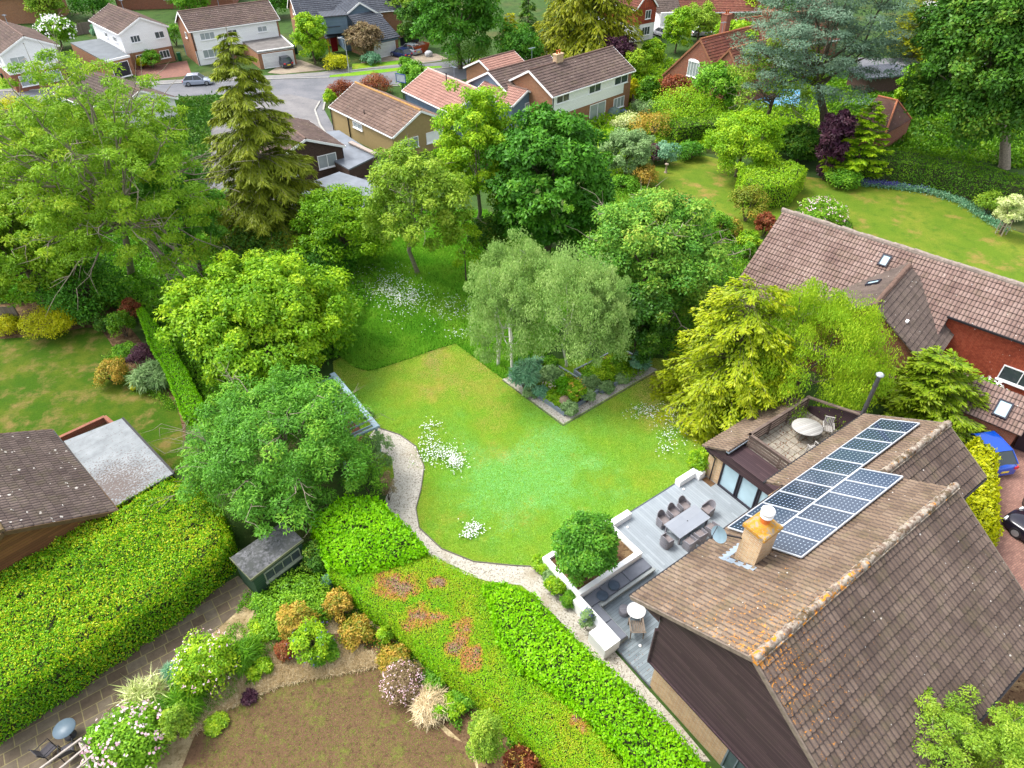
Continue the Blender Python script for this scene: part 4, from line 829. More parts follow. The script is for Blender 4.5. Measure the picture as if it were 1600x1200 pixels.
m = MB(); m.bar(tuple(G(192, 654, 2.38)), tuple(G(272, 740, 2.38)), .12, .16); m.bar(tuple(G(83, 674, 2.46)), tuple(G(179, 795, 2.46)), .13, .1); m.build('gutter', M_GUT, gr)
lw = thing('low_brick_wall', 'low red brick wall with paved strip behind the grey garage roof', 'wall', tuple(G(130, 665)[:2]) + (0,))
a, b, c_, d_ = G(92, 683, .9), G(163, 650, .9), G(176, 661, .9), G(104, 697, .9)
m = MB(); m.bar(a - [0, 0, .45], b - [0, 0, .45], .22, .9); m.bar(b - [0, 0, .45], c_ - [0, 0, .45], .22, .9); m.build('brickwork', B_RED, lw)
m = MB(); m.prism([tuple(p[:2]) for p in (a, b, c_, d_)], 0, .5); m.build('planter_fill', M_SOIL, lw)
# right-hand house with the long tiled roof (H2)
r0, r1 = G(1228, 330, 6.8), G(1600, 447, 6.8); an = rectP(r0, r1); U2 = np.array([math.cos(an), math.sin(an), 0]); V2_ = np.array([math.sin(an), -math.cos(an), 0])  # V2_ points towards the camera
h2 = thing('long_roofed_house', 'long house with pinkish brown tiled roof, skylights and red hung tiles', 'house', tuple(r0[:2]) + (0,))
def H(u, v, z): p = r0 + U2 * u + V2_ * v; return np.array([p[0], p[1], z])
e0 = G(1487, 512, 4.0); ve = (e0 - r0) @ V2_; ue = (e0 - r0) @ U2
s_ = .62; m = MB()
le = 8.2; zz = lambda v: 6.8 - s_ * v
tile_slope(m, H(-.2, le, zz(le)), U2, -V2_ + np.array([0, 0, s_]), ue - .2, math.hypot(le, le * s_), .46, .42, samp=10)
tile_slope(m, H(ue - .4, ve + .25, zz(ve + .25)), U2, -V2_ + np.array([0, 0, s_]), 12, math.hypot(ve + .25, (ve + .25) * s_), .46, .42, samp=10)
tile_slope(m, H(ue + 12, -6, zz(6)), -U2, V2_ + np.array([0, 0, s_]), ue + 12.2, math.hypot(6, 6 * s_), .46, .42, samp=6)
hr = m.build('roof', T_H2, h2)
ridge_run(H(-.3, 0, 6.85), H(ue + 12, 0, 6.85), .15, plain('ridge_grey', C(170, 155, 145), .95, .3, 5, bump=.5), hr)
m = MB(); m.prism([H(*p)[:2] for p in ((0, -5.7, 0), (ue + 12, -5.7, 0), (ue + 12, -.1, 0), (0, -.1, 0))], 0, zz(5.7) - .3); m.prism([H(*p)[:2] for p in ((0, 0, 0), (ue, 0, 0), (ue, 7.9, 0), (0, 7.9, 0))], 0, 1.7)
pr = [(-5.7, zz(5.7) - .3), (7.9, zz(7.9) - .15), (0, 6.6)]; m.add([H(0, v, z) for v, z in pr] + [H(.2, v, z) for v, z in pr], [(0, 1, 2), (5, 4, 3)]); m.build('wall', B_RED, h2)
m = MB(); m.prism([H(*p)[:2] for p in ((ue - .4, 0, 0), (ue + 12, 0, 0), (ue + 12, ve, 0), (ue - .4, ve, 0))], 0, zz(ve) - .2); tw_ = m.build('hung_tile_wall', T_HANG, h2)
for lp in tw_.data.uv_layers[0].data: lp.uv = (lp.uv[0] / .17, lp.uv[1] / .11)
m = MB(); m.bar(H(ue - .5, ve + .33, zz(ve) - .15), H(ue + 12, ve + .33, zz(ve) - .15), .14, .12); m.build('gutter', M_GUT, h2)
# cross gable
c0 = G(1421, 415, 6.0); cu = (c0 - r0) @ U2; cv = (c0 - r0) @ V2_; zc = zz(cv); c0 = G(1421, 415, zc); cu = (c0 - r0) @ U2; cv = (c0 - r0) @ V2_
hw = 4.3; lv = 6.6; sc_ = .68
m = MB(); tile_slope(m, H(cu + hw, cv + lv, zc - hw * sc_), -V2_, -U2 + np.array([0, 0, sc_]), lv, math.hypot(hw, hw * sc_), .3, .36, samp=6)
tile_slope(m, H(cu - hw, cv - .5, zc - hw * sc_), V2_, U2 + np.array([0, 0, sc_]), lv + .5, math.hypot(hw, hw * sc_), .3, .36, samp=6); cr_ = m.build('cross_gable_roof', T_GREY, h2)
ridge_run(H(cu, cv, zc + .04), H(cu, cv + lv, zc + .04), .14, plain('ridge_brown', C(125, 100, 88), .95, .3, 5), cr_)
m = MB(); pr = [(-hw + .2, 0), (hw - .2, 0), (hw - .2, zc - (hw - .2) * sc_ - .15), (0, zc - .2), (-hw + .2, zc - (hw - .2) * sc_ - .15)]
m.add([H(cu + u, cv + lv - .3, z) for u, z in pr] + [H(cu + u, cv, z) for u, z in pr], [(0, 1, 2, 3, 4), (9, 8, 7, 6, 5)] + [(i, 5 + i, 5 + (i + 1) % 5, (i + 1) % 5) for i in range(5)]); m.build('cross_gable_wall', B_RED, h2)
def skylight(parent, c, u, v, w, h, lab=None):
    u = np.array(u) / np.linalg.norm(u); v = np.array(v) / np.linalg.norm(v); n = np.cross(u, v); n = n if n[2] > 0 else -n; m = MB()
    def slab(x0, x1, y0, y1, z0, z1, mm): mm.add([c + u * x + v * y + n * z for z in (z0, z1) for x, y in ((x0, y0), (x1, y0), (x1, y1), (x0, y1))], [(3, 2, 1, 0), (4, 5, 6, 7), (0, 1, 5, 4), (1, 2, 6, 5), (2, 3, 7, 6), (3, 0, 4, 7)])
    t = .09
    for x0, x1, y0, y1 in ((-w / 2, w / 2, -h / 2, -h / 2 + t), (-w / 2, w / 2, h / 2 - t, h / 2), (-w / 2, -w / 2 + t, -h / 2 + t, h / 2 - t), (w / 2 - t, w / 2, -h / 2 + t, h / 2 - t)): slab(x0, x1, y0, y1, 0, .15, m)
    f = m.build('skylight', M_DFRAME, parent); m = MB(); slab(-w / 2 + t, w / 2 - t, -h / 2 + t, h / 2 - t, .05, .09, m); m.build('pane', M_GLASSL, f)
def onroof(x, y, nrm, p0):
    d = ray(x, y); C0 = np.array([0, 0, CAM_H]); return C0 + d * (np.dot(p0 - C0, nrm) / np.dot(d, nrm))
vs_ = -V2_ + np.array([0, 0, s_]); nn_ = np.cross(U2, vs_); skylight(hr, onroof(1382, 408, nn_, H(0, 0, 6.84)), U2, vs_, .62, .95)
us_ = U2 + np.array([0, 0, sc_]); nn_ = np.cross(V2_, us_); skylight(cr_, onroof(1365, 443, nn_, H(cu, cv, zc + .04)), V2_, us_, .6, .9)
us_ = -U2 + np.array([0, 0, sc_]); nn_ = np.cross(V2_, us_); q_ = onroof(1417, 503, nn_, H(cu, cv, zc + .06))
m = MB(); m.box(q_ + [0, 0, .05], (.3, .16, .1), an + R(90)); m.build('roof_vent', M_FRAME, cr_)
wq = onroof(1590, 585, V2_, H(0, ve, 0)); uw = (wq - r0) @ U2
window_at(h2, H(uw - .9, ve, wq[2] - .75), U2, (0, 0, 1), V2_, 2.3, 1.1, 2)
# small porch below with a roof window
pp = G(1540, 640, 1.8); ph = thing('porch', 'small tiled porch with a skylight below the red hung tiles', 'porch', tuple(pp[:2]) + (0,), 0)
m = MB(); tile_slope(m, pp - U2 * 2.2 + V2_ * 1.2 + [0, 0, .0], U2, -V2_ + np.array([0, 0, .5]), 4.4, 2.6, .44, .4, samp=6); pr_ = m.build('roof', T_H2, ph)
nn_ = np.cross(U2, -V2_ + np.array([0, 0, .5])); skylight(pr_, onroof(1566, 640, nn_, pp - U2 * 2 + V2_ * 1.2 + [0, 0, .06]), U2, -V2_ + np.array([0, 0, .5]), .8, 1.2)
m = MB(); m.box(pp + [0, 0, -.85], (4, 2.0, 1.7), an); m.build('wall', B_RED, ph)
m = MB(); m.box(G(1476, 568, 2.2) - [0, 0, 1.1], (1.6, 1.6, 2.2), an); m.build('bay', B_RED, h2)
# street houses
def front(P, Q, depth, ze, name, label, **k):
    """P,Q: left and right eave ends of the gable seen by the camera; the ridge runs back from it"""
    an = rectP(P, Q); w_ = np.linalg.norm((Q - P)[:2]); ridge = an + R(90)
    # corner so that y runs P<-Q : start at Q, ridge direction back, y to the left
    return gable_house(name, label, tuple(Q[:2]), ridge, depth, w_, ze, wall=k.pop('wall'), **k)
gable = lambda P, Q, depth, ze, zr, name, label, **k: front(P, Q, depth, ze, name, label, zr=zr, **k)
gable(G(0, 82, 5.2), G(86, 68, 5.2), 12, 5.1, 6.7, 'white_gabled_house', 'leftmost white gabled house with brick ground floor', wall=B_RED, roof=T_FAR, upper=P_WHITE_CL, h1=2.3, over=.3, samp=4,
      wins=[('W', 1.1, 3.3, 1.8, 1.1, 2, M_GLASSB), ('W', 4.2, 3.3, 1.9, 1.1, 2, M_GLASSB), ('W', 3.9, .6, 2.1, 1.4, 2, M_GLASSB), ('W', .7, .6, 2.4, 1.4, 3, M_GLASSB), ('N', 2, 3.2, 1.2, 1, 2)])
w2, T, rx, rf_ = gable(G(186, 50, 5.2), G(258, 38, 5.2), 12, 5.1, 6.7, 'white_gabled_house', 'white gabled house with red brick forecourt and clipped round bush', wall=B_ORANGE, roof=T_FAR, upper=P_WHITE_CL, h1=2.2, over=.3, samp=4,
      wins=[('W', .6, 3.5, 1.4, .95, 2), ('W', 4.2, 3.5, 1.4, .95, 3), ('W', .6, .7, 1.5, 1.1, 3), ('W', 4.1, .7, 1.5, 1.1, 3), ('N', 2.2, 3.4, 1.4, .7, 3), ('N', 6, 3.4, 1.1, .7, 2)])
ga, gb, gc, gd = G(110, 67, 2.5), G(160, 60, 2.5), G(203, 88, 2.5), G(165, 97, 2.5)
gg = thing('flat_garage', 'grey flat-roofed garage between the two white gabled houses', 'garage', tuple(gb[:2]) + (0,)); GREYROOF = plain('grey_felt', C(125, 132, 138), .8, .15, .8)
flat_block(gg, 'wall', [tuple(p[:2]) for p in (ga, gb, gc, gd)], 0, 2.4, B_ORANGE, GREYROOF); m = MB(); m.bar(gc + [0, 0, .05], gd + [0, 0, .05], .12, .3); m.build('fascia', P_WHITE, gg)
mm = (gc + gd) / 2; window_at(gg, tuple(gd[:2] + (gc - gd)[:2] * .15) + (0.1,), gc - gd, (0, 0, 1), np.cross(gc - gd, [0, 0, 1]), np.linalg.norm(gc - gd) * .7, 2.0, 1, glass=M_DFRAME, name='garage_door')
P = G(296, 47, 5.0)
w3, T, rx, rf_ = gable_house('brick_ended_house', 'wide brown-tiled house with white front, orange brick end and garage', P[:2], R(35), 13.5, 7, 5.0, 6.9, B_ORANGE, T_FAR, over=.3, samp=4, woff=.045, wins=[('S', 1.2, 3.4, 2.2, 1.0, 3, M_GLASSB), ('S', 5.4, 3.4, 1.4, .9, 2), ('S', 10, 3.4, 1.5, .8, 2, M_GLASSB), ('S', 1.0, .9, 2.4, 1.2, 3, M_GLASSB), ('W', 2.5, 3.4, .8, .8, 1)])
m = MB(); m.box(T(6.75, .0, 3.5), (12.9, .08, 1.5 * 1.9), R(35)); m.box(T(2.2, .0, 1.0), (4.4, .07, 2.1), R(35)); m.build('white_panel', P_WHITE_CL, w3)
a, b, c_, d_ = G(402, 82, 2.4), G(459, 74, 2.4), G(432, 50, 2.4), G(372, 60, 2.4)
gg = thing('flat_garage', 'white-doored double garage with dark hatchback parked before it', 'garage', tuple(a[:2]) + (0,))
flat_block(gg, 'wall', [tuple(p[:2]) for p in (a, b, c_, d_)], 0, 2.3, B_ORANGE, plain('mossy_felt', C(130, 125, 122), .9, .3, 1), .1)
m = MB(); m.bar(a + [0, 0, .02], b + [0, 0, .02], .14, .34); m.bar(b + [0, 0, .02], c_ + [0, 0, .02], .14, .34); m.build('fascia', P_WHITE, gg)
window_at(gg, tuple(a[:2] + (b - a)[:2] * .1) + (0.02,), b - a, (0, 0, 1), np.cross(b - a, [0, 0, 1]), np.linalg.norm(b - a) * .85, 2.05, 1, glass=boardmat('roller_white', C(225, 225, 228, .8), C(240, 240, 242, .8), C(180, 180, 185), .2), name='garage_door', sill=False)
# blue house
P = G(466, 27, 4.6); an = R(24)
bh, T, rx, rf_ = gable_house('blue_house', 'slate-roofed house with blue boarded gable, red door and white garage door', P[:2], an, 17, 8.5, 4.6, 7.2, B_ORANGE, T_SLATE, over=.35, samp=4, wins=[('W', 3.6, 4.3, .9, .9, 1)], trim=P_WHITE)
q0, q1 = G(533, 28, 4.9), G(594, 22, 4.9)
def cross_wing(parent, P, Q, depth, ze, zr, wall, roof, wins, name='front_gable', zb=0, over=.3):
    an = rectP(P, Q); wd = np.linalg.norm((Q - P)[:2]); t = np.array([math.cos(an), math.sin(an), 0]); bk = np.array([-math.sin(an), math.cos(an), 0]); K = lambda x, y, z: np.array([P[0], P[1], 0]) + t * x + bk * y + np.array([0, 0, z])
    m = MB(); pr = [(0, zb), (wd, zb), (wd, ze - .1), (wd / 2, zr - .12), (0, ze - .1)]; m.add([K(x, 0, z) for x, z in pr] + [K(x, depth, z) for x, z in pr], [(4, 3, 2, 1, 0)[::-1], (9, 8, 7, 6, 5)] + [(i, 5 + i, 5 + (i + 1) % 5, (i + 1) % 5) for i in range(5)]); o = m.build(name, wall, parent)
    s = (zr - ze) / (wd / 2); m = MB(); l = math.hypot(wd / 2 + over, (wd / 2 + over) * s)
    tile_slope(m, K(-over, depth, ze - over * s), -bk, t + np.array([0, 0, s]), depth + .3, l, .44, .42, samp=6); tile_slope(m, K(wd + over, -.3, ze - over * s), bk, -t + np.array([0, 0, s]), depth + .3, l, .44, .42, samp=6); m.build(name + '_roof', roof, parent)
    m = MB()
    m.bar(K(-over, -.33, ze - over * s - .08), K(wd / 2, -.33, zr - .08), .06, .24); m.bar(K(wd + over, -.33, ze - over * s - .08), K(wd / 2, -.33, zr - .08), .06, .24); m.build('bargeboards', P_WHITE, parent)
    for (u, z, w_, h_, pn, *gl) in wins: window_at(parent, K(u, -.005, z), t, (0, 0, 1), -bk, w_, h_, pn, glass=gl[0] if gl else M_GLASS, frame=gl[1] if len(gl) > 1 else None)
    return K
cross_wing(bh, q0, q1, 6, 4.9, 6.9, P_BLUE, T_SLATE, [(2.9, 3.2, 2.3, 1.4, 2, M_GLASS, M_DFRAME)])
d0, d1 = G(511, 42, 4.2), G(533, 40, 4.2); cross = np.cross(d1 - d0, [0, 0, 1])
m = MB(); m.box((d0 + d1) / 2 + np.array([-.3, 1.6, .15]), (3.6, 3.4, 2.4), rectP(d0, d1)); m.build('dormer', P_BLUE, bh); m = MB(); m.box((d0 + d1) / 2 + np.array([-.3, 1.6, 1.45]), (4.0, 3.9, .16), rectP(d0, d1)); m.build('dormer_roof', T_SLATE, bh)
window_at(bh, d0 + [-.2, -.12, .0], d1 - d0, (0, 0, 1), cross, 2.2, 1.1, 2, frame=M_DFRAME)
k0, k1 = G(512, 60, 2.6), G(545, 54, 2.6); m = MB(); an_ = rectP(k0, k1); tt = np.array([math.cos(an_), math.sin(an_), 0]); bk = np.array([-math.sin(an_), math.cos(an_), 0]); tile_slope(m, k0 - tt * .3, tt, bk + np.array([0, 0, .5]), 4.3, 3.4, .44, .42, samp=6); m.build('porch_roof', T_SLATE, bh)
m = MB(); m.bar(k0 + bk * .1 - [0, 0, 2.6], k0 + bk * .1, .14); m.build('porch_post', plain('yellow_post', C(215, 170, 30), .6), bh); window_at(bh, (k0 + k1)[:2].tolist() and tuple((k0 + tt * 1.2 + bk * 1.6)[:2]) + (.1,), tt, (0, 0, 1), -bk, 1.1, 2.1, 1, glass=plain('red_door', C(165, 25, 40), .5), frame=plain('red_door_frame', C(140, 25, 35), .5), name='front_door', sill=False)
k0, k1 = G(580, 66, 2.5), G(622, 57, 2.5); an_ = rectP(k0, k1); tt = np.array([math.cos(an_), math.sin(an_), 0]); bk = np.array([-math.sin(an_), math.cos(an_), 0]); wl = np.linalg.norm(k1 - k0)
m = MB(); m.prism([tuple(p[:2]) for p in (k0 + tt * .1, k1 - tt * .1, k1 + bk * 6, k0 + bk * 6)], 0, 2.5); m.build('garage_wall', B_ORANGE, bh); m = MB(); tile_slope(m, k0 - bk * .3 - tt * .2, tt, bk + np.array([0, 0, .5]), wl + .4, 6.5, .44, .42, samp=6); m.build('garage_roof', T_SLATE, bh)
m = MB(); m.bar(k0 - bk * .06 + [0, 0, -.1], k1 - bk * .06 + [0, 0, -.1], .08, .5); m.build('garage_fascia', P_BLUE, bh); window_at(bh, tuple((k0 + tt * .3 - bk * .02)[:2]) + (.02,), tt, (0, 0, 1), -bk, wl - 1.0, 2.05, 1, glass=MATS['roller_white'], name='garage_door', sill=False)
# beige bungalow
P0, P1, P2 = G(516, 166, 2.8), G(613, 213, 2.8), G(692, 184, 2.8); an = rectP(P0, P1)
be, T, rx, rf_ = gable_house('beige_bungalow', 'beige rendered bungalow with brown tiles and lichen along its ridge', tuple(P0[:2]), an, 13.3, 7.8, 2.8, 4.75, B_BEIGE, T_BEIGE, over=.1, overg=.15, samp=6, wins=[('S', 5.0, 1.7, 2.0, .7, 2, M_GLASSB), ('E', .9, .9, 2.4, 1.2, 2, M_GLASSB), ('E', 4.4, .9, 2.4, 1.2, 2, P_WHITE)], ridge=plain('ridge_lichened', C(195, 150, 90), .95, .3, 4))
m = MB(); m.bar(T(4.0, -.08, 0), T(4.0, -.08, 2.7), .1); m.build('downpipe', M_GUT, be); m = MB(); m.tube([T(6.3, .9, 3.0), T(6.3, .9, 3.7)], .06, 8); m.build('vent_pipe', M_GUT, be)
fa = [G(470, 290, 2.0), G(530, 268, 2.0), G(600, 290, 2.0), G(560, 330, 2.0), G(450, 330, 2.0)]
fl_ = thing('flat_extension', 'flat grey felt roof below the dark brown gabled house', 'extension', tuple(fa[0][:2]) + (0,)); WET = plain('wet_felt', C(128, 135, 145), .35, .25, .7)
flat_block(fl_, 'wall', [tuple(p[:2]) for p in fa], 0, 1.85, B_BROWN, WET)
fa = [G(455, 212, 1.6), G(530, 204, 1.6), G(590, 243, 1.6), G(545, 265, 1.6)]; fl_ = thing('flat_link', 'wet flat roof between beige bungalow and dark brown gable', 'extension', tuple(fa[0][:2]) + (0,)); flat_block(fl_, 'wall', [tuple(p[:2]) for p in fa], 0, 1.5, B_BROWN, WET)
m = MB(); m.bar(G(547, 222, 1.8), G(590, 242, 1.8), .5, .15); m.build('parapet', plain('parapet', C(190, 175, 165), .9), fl_)
P = G(530, 228, 3.0); an = rectP(G(440, 285, 3.0), P); 
db, T, rx, rf_ = gable(G(425, 252, 3.1), G(533, 226, 3.1), 9, 3.1, 4.6, 'dark_brick_bungalow', 'dark brown brick bungalow with white window beside the tall spruce', wall=B_BROWN, roof=T_FAR, over=.3, samp=4, wins=[('W', .75, 1.1, 2.1, 1.4, 2, M_GLASSB), ('W', 5.2, 1.1, 1.8, 1.3, 2, M_GLASSB)])
# salmon roof + blue gables
P = G(632, 140, 3.6); Q = G(700, 172, 3.6); an = rectP(P, Q)
pk, T, rx, rf_ = gable_house('salmon_roofed_house', 'low house with salmon pink ribbed roof and pale blue walls', tuple(P[:2]), an, 10.5, 7.5, 3.6, 5.4, P_BLUE, T_PINK, over=.2, samp=4, tw=.5, wins=[('S', 7, 1.5, 1.2, 1, 2)], ridge=plain('ridge_pale', C(215, 190, 180), .8))
m = MB(); m.tube([T(5, 3, 5.2), T(5, 3, 6.1)], .07, 8); m.build('vent_pipe', M_GUT, pk)
gable(G(733, 125, 4.4), G(800, 148, 4.4), 10, 4.3, 6.2, 'brown_roofed_house', 'brown-tiled house directly behind the salmon pink roof', wall=P_BLUE, roof=T_FAR, over=.3, samp=4)
K = gable(G(800, 160, 4.2), G(843, 143, 4.2), 6, 4.0, 5.0, 'blue_gabled_extension', 'small pale blue gable with white window beside brick and white house', wall=P_BLUE, roof=T_PINK, over=.2, samp=4, wins=[('W', 1.2, 2.2, 1.6, 1.3, 2, M_GLASSB)])
P = G(863, 147, 5.2)
bw, T, rx, rf_ = gable_house('white_fronted_house', 'two-storey brick house with white boarded front, chimney and patio doors', tuple(P[:2]), R(44), 14.6, 7.2, 5.2, 7.1, B_ORANGE, T_FAR, over=.35, samp=6, woff=.03,
      wins=[('S', .7, 3.9, 2.2, 1.0, 2), ('S', 6.4, 3.8, 2.2, 1.1, 2), ('S', 11.2, 3.8, 2.6, 1.1, 2), ('S', 11.4, .9, 2.1, 1.3, 3, M_GLASSB), ('S', 6.8, .1, 3.0, 2.3, 2, M_GLASSB, None, 'patio_door')], chim=[(4.8, 3.7, 1.2, .6, 7.9, B_YEL)])
m = MB(); m.box(T(6.6, -.02, 3.2), (13.1, .09, 1.25), R(44)); m.box(T(6.6, .0, 4.35), (13.1, .05, 1.1), R(44)); m.build('white_boarding', P_WHITE_CL, bw)
gable_house('brown_roofed_house', 'brown-tiled roof with skylight left of the brick and white house', tuple(G(775, 118, 3.2)[:2]), R(44), 6, 6, 3.2, 4.6, B_ORANGE, T_PINK, over=.3, samp=4)
# clay-roofed cottage (church like gable)
ct, T, rx, rf_ = gable_house('clay_roofed_cottage', 'brick cottage with steep clay tile roof, arched white window and tall chimneys', (28.36, 93.8), R(39), 12, 11, 1.4, 7.0, B_RED, T_CLAY, over=.1, overg=.12, samp=4, ridge=plain('ridge_clay', C(190, 120, 85), .9), trim=plain('trim_brick', C(175, 120, 90), .9), gutter=False, chim=[(6.0, 6.4, 1.0, .9, 9.0, B_RED)], wins=[('W', 5.0, 2.2, 1.9, 1.9, 4, M_GLASSB)])
m = MB(); m.lathe([(.95, 0), (.9, .3), (.6, .55), (.02, .68)], (0, 0, 0), 16, sy=.06); m.xf(lambda x, y, z: (28.36 + y * 1 - 5.95 * math.sin(R(39)) - .08 + x * -math.sin(R(39)), 93.8 + 5.95 * math.cos(R(39)) + x * math.cos(R(39)), z * .6 + 4.05)); m.build('arch_head', M_FRAME, ct)
gable_house('clay_roofed_wing', 'second smaller clay-tiled gable of the cottage, nearer the tall brick chimney', (30.1, 93.2), R(39), 8, 6, 3.0, 6.4, B_RED, T_CLAY, over=.1, overg=.12, samp=4, ridge=MATS['ridge_clay'], trim=MATS['trim_brick'], gutter=False)
e_ = G(1187, 95, 1); m = MB(); m.box(e_ + [0, 0, 2.6], (1.5, 1.2, 8.2), R(40)); m.box(e_ + [0, 0, 6.6], (1.8, 1.5, .5), R(40)); c_ = m.build('chimney_stack', B_RED, ct)
for dx in (-.4, .4): m = MB(); m.lathe([(.2, 0), (.16, .6)], e_ + [dx, 0, 6.8], 8); m.build('chimney_pot', plain('clay_pot2', C(215, 105, 70), .8), c_)
gable_house('clay_roofed_barn', 'long clay-tiled roof behind the cottage chimneys', tuple(G(1168, 78, 2.5)[:2]), R(24), 18, 7, 2.6, 6.0, B_RED, T_CLAY, over=.3, samp=4, ridge=MATS['ridge_clay'])
# distant houses along the top edge
gable(G(994, 12, 5.3), G(1026, 6, 5.3), 9, 5.2, 7.5, 'tile_hung_house', 'distant red and white house with green garage door', wall=P_WHITE, roof=T_CLAY, upper=T_HANG, h1=2.6, over=.2, samp=4, wins=[('W', 1.2, 3.3, 1.3, 1.3, 2), ('W', 1.0, .8, 1.9, 1.3, 3)])
g_ = thing('green_door_garage', 'tiled garage with teal door beside the distant red house', 'garage', tuple(G(1036, 50)[:2]) + (0,)); p_ = G(1024, 50); m = MB(); m.box(p_ + [1.9, 2.5, 1.6], (3.9, 6, 3.2), R(10)); m.build('wall', P_WHITE, g_); m = MB(); tile_slope(m, p_ + [-.3, -.6, 3.1], (1, .17, 0), (-.17, 1, .6), 4.6, 6, .44, .42, samp=6); m.build('roof', T_GREY, g_)
window_at(g_, tuple(p_[:2] + [.5, -.6]) + (.05,), (1, .17, 0), (0, 0, 1), (.17, -1, 0), 2.6, 2.4, 1, glass=plain('teal_door', C(70, 125, 125), .5), name='garage_door', sill=False)
gable_house('terrace_house', 'distant long salmon brown roof at the top edge of the picture', tuple(G(1040, 20, 3)[:2]), R(5), 30, 8, 3.2, 5.4, B_RED, T_CLAY, samp=4)
gable_house('distant_brick_house', 'distant orange brick house with bay window at top right centre', tuple(G(1170, 30)[:2]), R(25), 14, 8, 5.2, 7.6, B_ORANGE, T_CLAY, samp=4, wins=[('S', 1.5, .8, 2.4, 1.3, 3), ('S', 1.5, 3.4, 1.6, 1.2, 2), ('S', 5.5, 3.4, 2.2, 1.2, 3), ('S', 9, .8, 2, 1.3, 3)])
hf, T, rx, rf_ = gable(G(1478, 10, 5), G(1500, 18, 5), 10, 5.0, 7.8, 'half_timbered_house', 'red brick house with half-timbered white bay at top right', wall=B_RED, roof=T_CLAY, over=.3, samp=4, wins=[('W', .5, 3.3, 1.1, 1.2, 2)])
gable_house('half_timbered_wing', 'brown-tiled wing right of the half-timbered bay', tuple(G(1498, 48)[:2]), R(35), 15, 8, 4.6, 7.4, P_WHITE, T_CLAY, over=.3, samp=4, wins=[('S', .5, 3.0, 1.9, 1.3, 3), ('S', .4, .7, 1.8, 1.3, 3)])
gable_house('far_left_brick_house', 'distant orange brick house with small white window at top left', tuple(G(-30, 40)[:2]), R(12), 13, 8, 4.4, 6.2, B_ORANGE, T_CLAY, over=.3, samp=4, wins=[('S', 9.2, 2.8, 1.5, 1.2, 2)])
gable_house('far_red_roofed_house', 'distant house with clay tile roof behind the second white gable', tuple(G(185, 16)[:2]), R(8), 22, 8, 3.0, 6.4, B_RED, T_CLAY, over=.3, samp=4, wins=[('S', 9, 1.6, 1.4, 1.2, 2)])
# outbuilding by the cedar: hipped clay roof
ov = thing('hipped_outbuilding', 'brown hipped roof speckled white beside the bright green tree', 'outbuilding', tuple(G(1390, 205)[:2]) + (0,))
R0_, R1_ = G(1372, 150, 4.3), G(1402, 157, 4.3); E = [G(1330, 195, 2.4), G(1383, 210, 2.4), G(1424, 186, 2.4), G(1395, 152, 2.4)]
m = MB(); m.add([E[0], E[1], E[2], R1_, R0_], [(0, 1, 3, 4), (1, 2, 3)]); m.add([E[2], G(1405, 150, 2.4), R1_], [(0, 1, 2)]); o = m.build('roof', T_CLAYD, ov)
for lp in o.data.uv_layers[0].data: lp.uv = (lp.uv[0] / .3, lp.uv[1] / .3)
m = MB(); m.prism([tuple(p[:2]) for p in (E[0], E[1], E[2])], 0, 2.3); m.build('wall', B_RED, ov); m = MB(); m.tube([R0_, R1_], .14, 6); m.tube([R1_, E[1]], .12, 6); m.tube([R1_, E[2]], .12, 6); m.build('ridge_tiles', MATS['ridge_clay'], o)
pv = thing('glazed_pavilion', 'low slate-roofed building with pale glazed wall behind the outbuilding', 'building', tuple(G(1380, 150)[:2]) + (0,)); p_ = G(1375, 146)
m = MB(); m.box(p_ + [0, 1.5, 1.2], (7, 4, 2.4), R(15)); m.build('wall', B_BROWN, pv); m = MB(); m.box(p_ + [0, 1.5, 2.5], (8.2, 5.2, .2), R(15)); m.build('flat_roof', T_SLATE, pv)
window_at(pv, tuple(p_[:2] + [-1.2, -.75]) + (.3,), (1, .27, 0), (0, 0, 1), (.27, -1, 0), 4.2, 1.9, 4, glass=M_GLASSL)
sg = thing('brick_garage', 'small brick garage with white flat roof near the right-hand road', 'garage', tuple(G(1435, 142)[:2]) + (0,)); p_ = G(1433, 148); m = MB(); m.box(p_ + [1, 1.2, 1.1], (2.8, 4, 2.2), R(-30)); m.build('wall', B_ORANGE, sg); m = MB(); m.box(p_ + [1, 1.2, 2.3], (2.9, 4.2, .14), R(-30)); m.build('flat_roof', P_WHITE, sg)
# houses hidden behind the big left tree
gable_house('hidden_white_bungalow', 'pale bungalow glimpsed through the big left tree by the street', tuple(G(100, 175)[:2]), R(-38), 14, 8, 2.6, 4.4, P_WHITE, T_GREY, samp=4, wins=[('S', 2, .8, 2, 1.3, 2), ('S', 7, .8, 2, 1.3, 2)])
gable_house('hidden_grey_bungalow', 'grey-roofed bungalow behind the crown of the big left tree', tuple(G(-30, 255)[:2]), R(12), 12, 8, 2.5, 4.2, B_RED, T_GREY, samp=4, wins=[('S', 6, .8, 2.4, 1.3, 3), ('S', 9.2, .8, 1.6, 1.3, 2)])
sh = thing('dark_shed', 'dark felt-roofed shed half hidden between hedge and yellow-green tree', 'shed', tuple(G(285, 490)[:2]) + (0,)); E = [G(262, 480, 2.2), G(305, 455, 2.2), G(345, 520, 2.2), G(297, 538, 2.2)]
m = MB(); m.prism([tuple(p[:2]) for p in E], 0, 2.1); m.build('wall', plain('shed_grey', C(150, 155, 165), .8), sh); m = MB(); m.prism([tuple(p[:2]) for p in E], 2.1, 2.2); m.build('flat_roof', boardmat('shed_roof_strips', C(88, 78, 85), C(100, 90, 96), C(175, 160, 130), .62, 'Y', 9, .8, .05), sh, uvang=rectP(E[3], E[2]) + R(70))
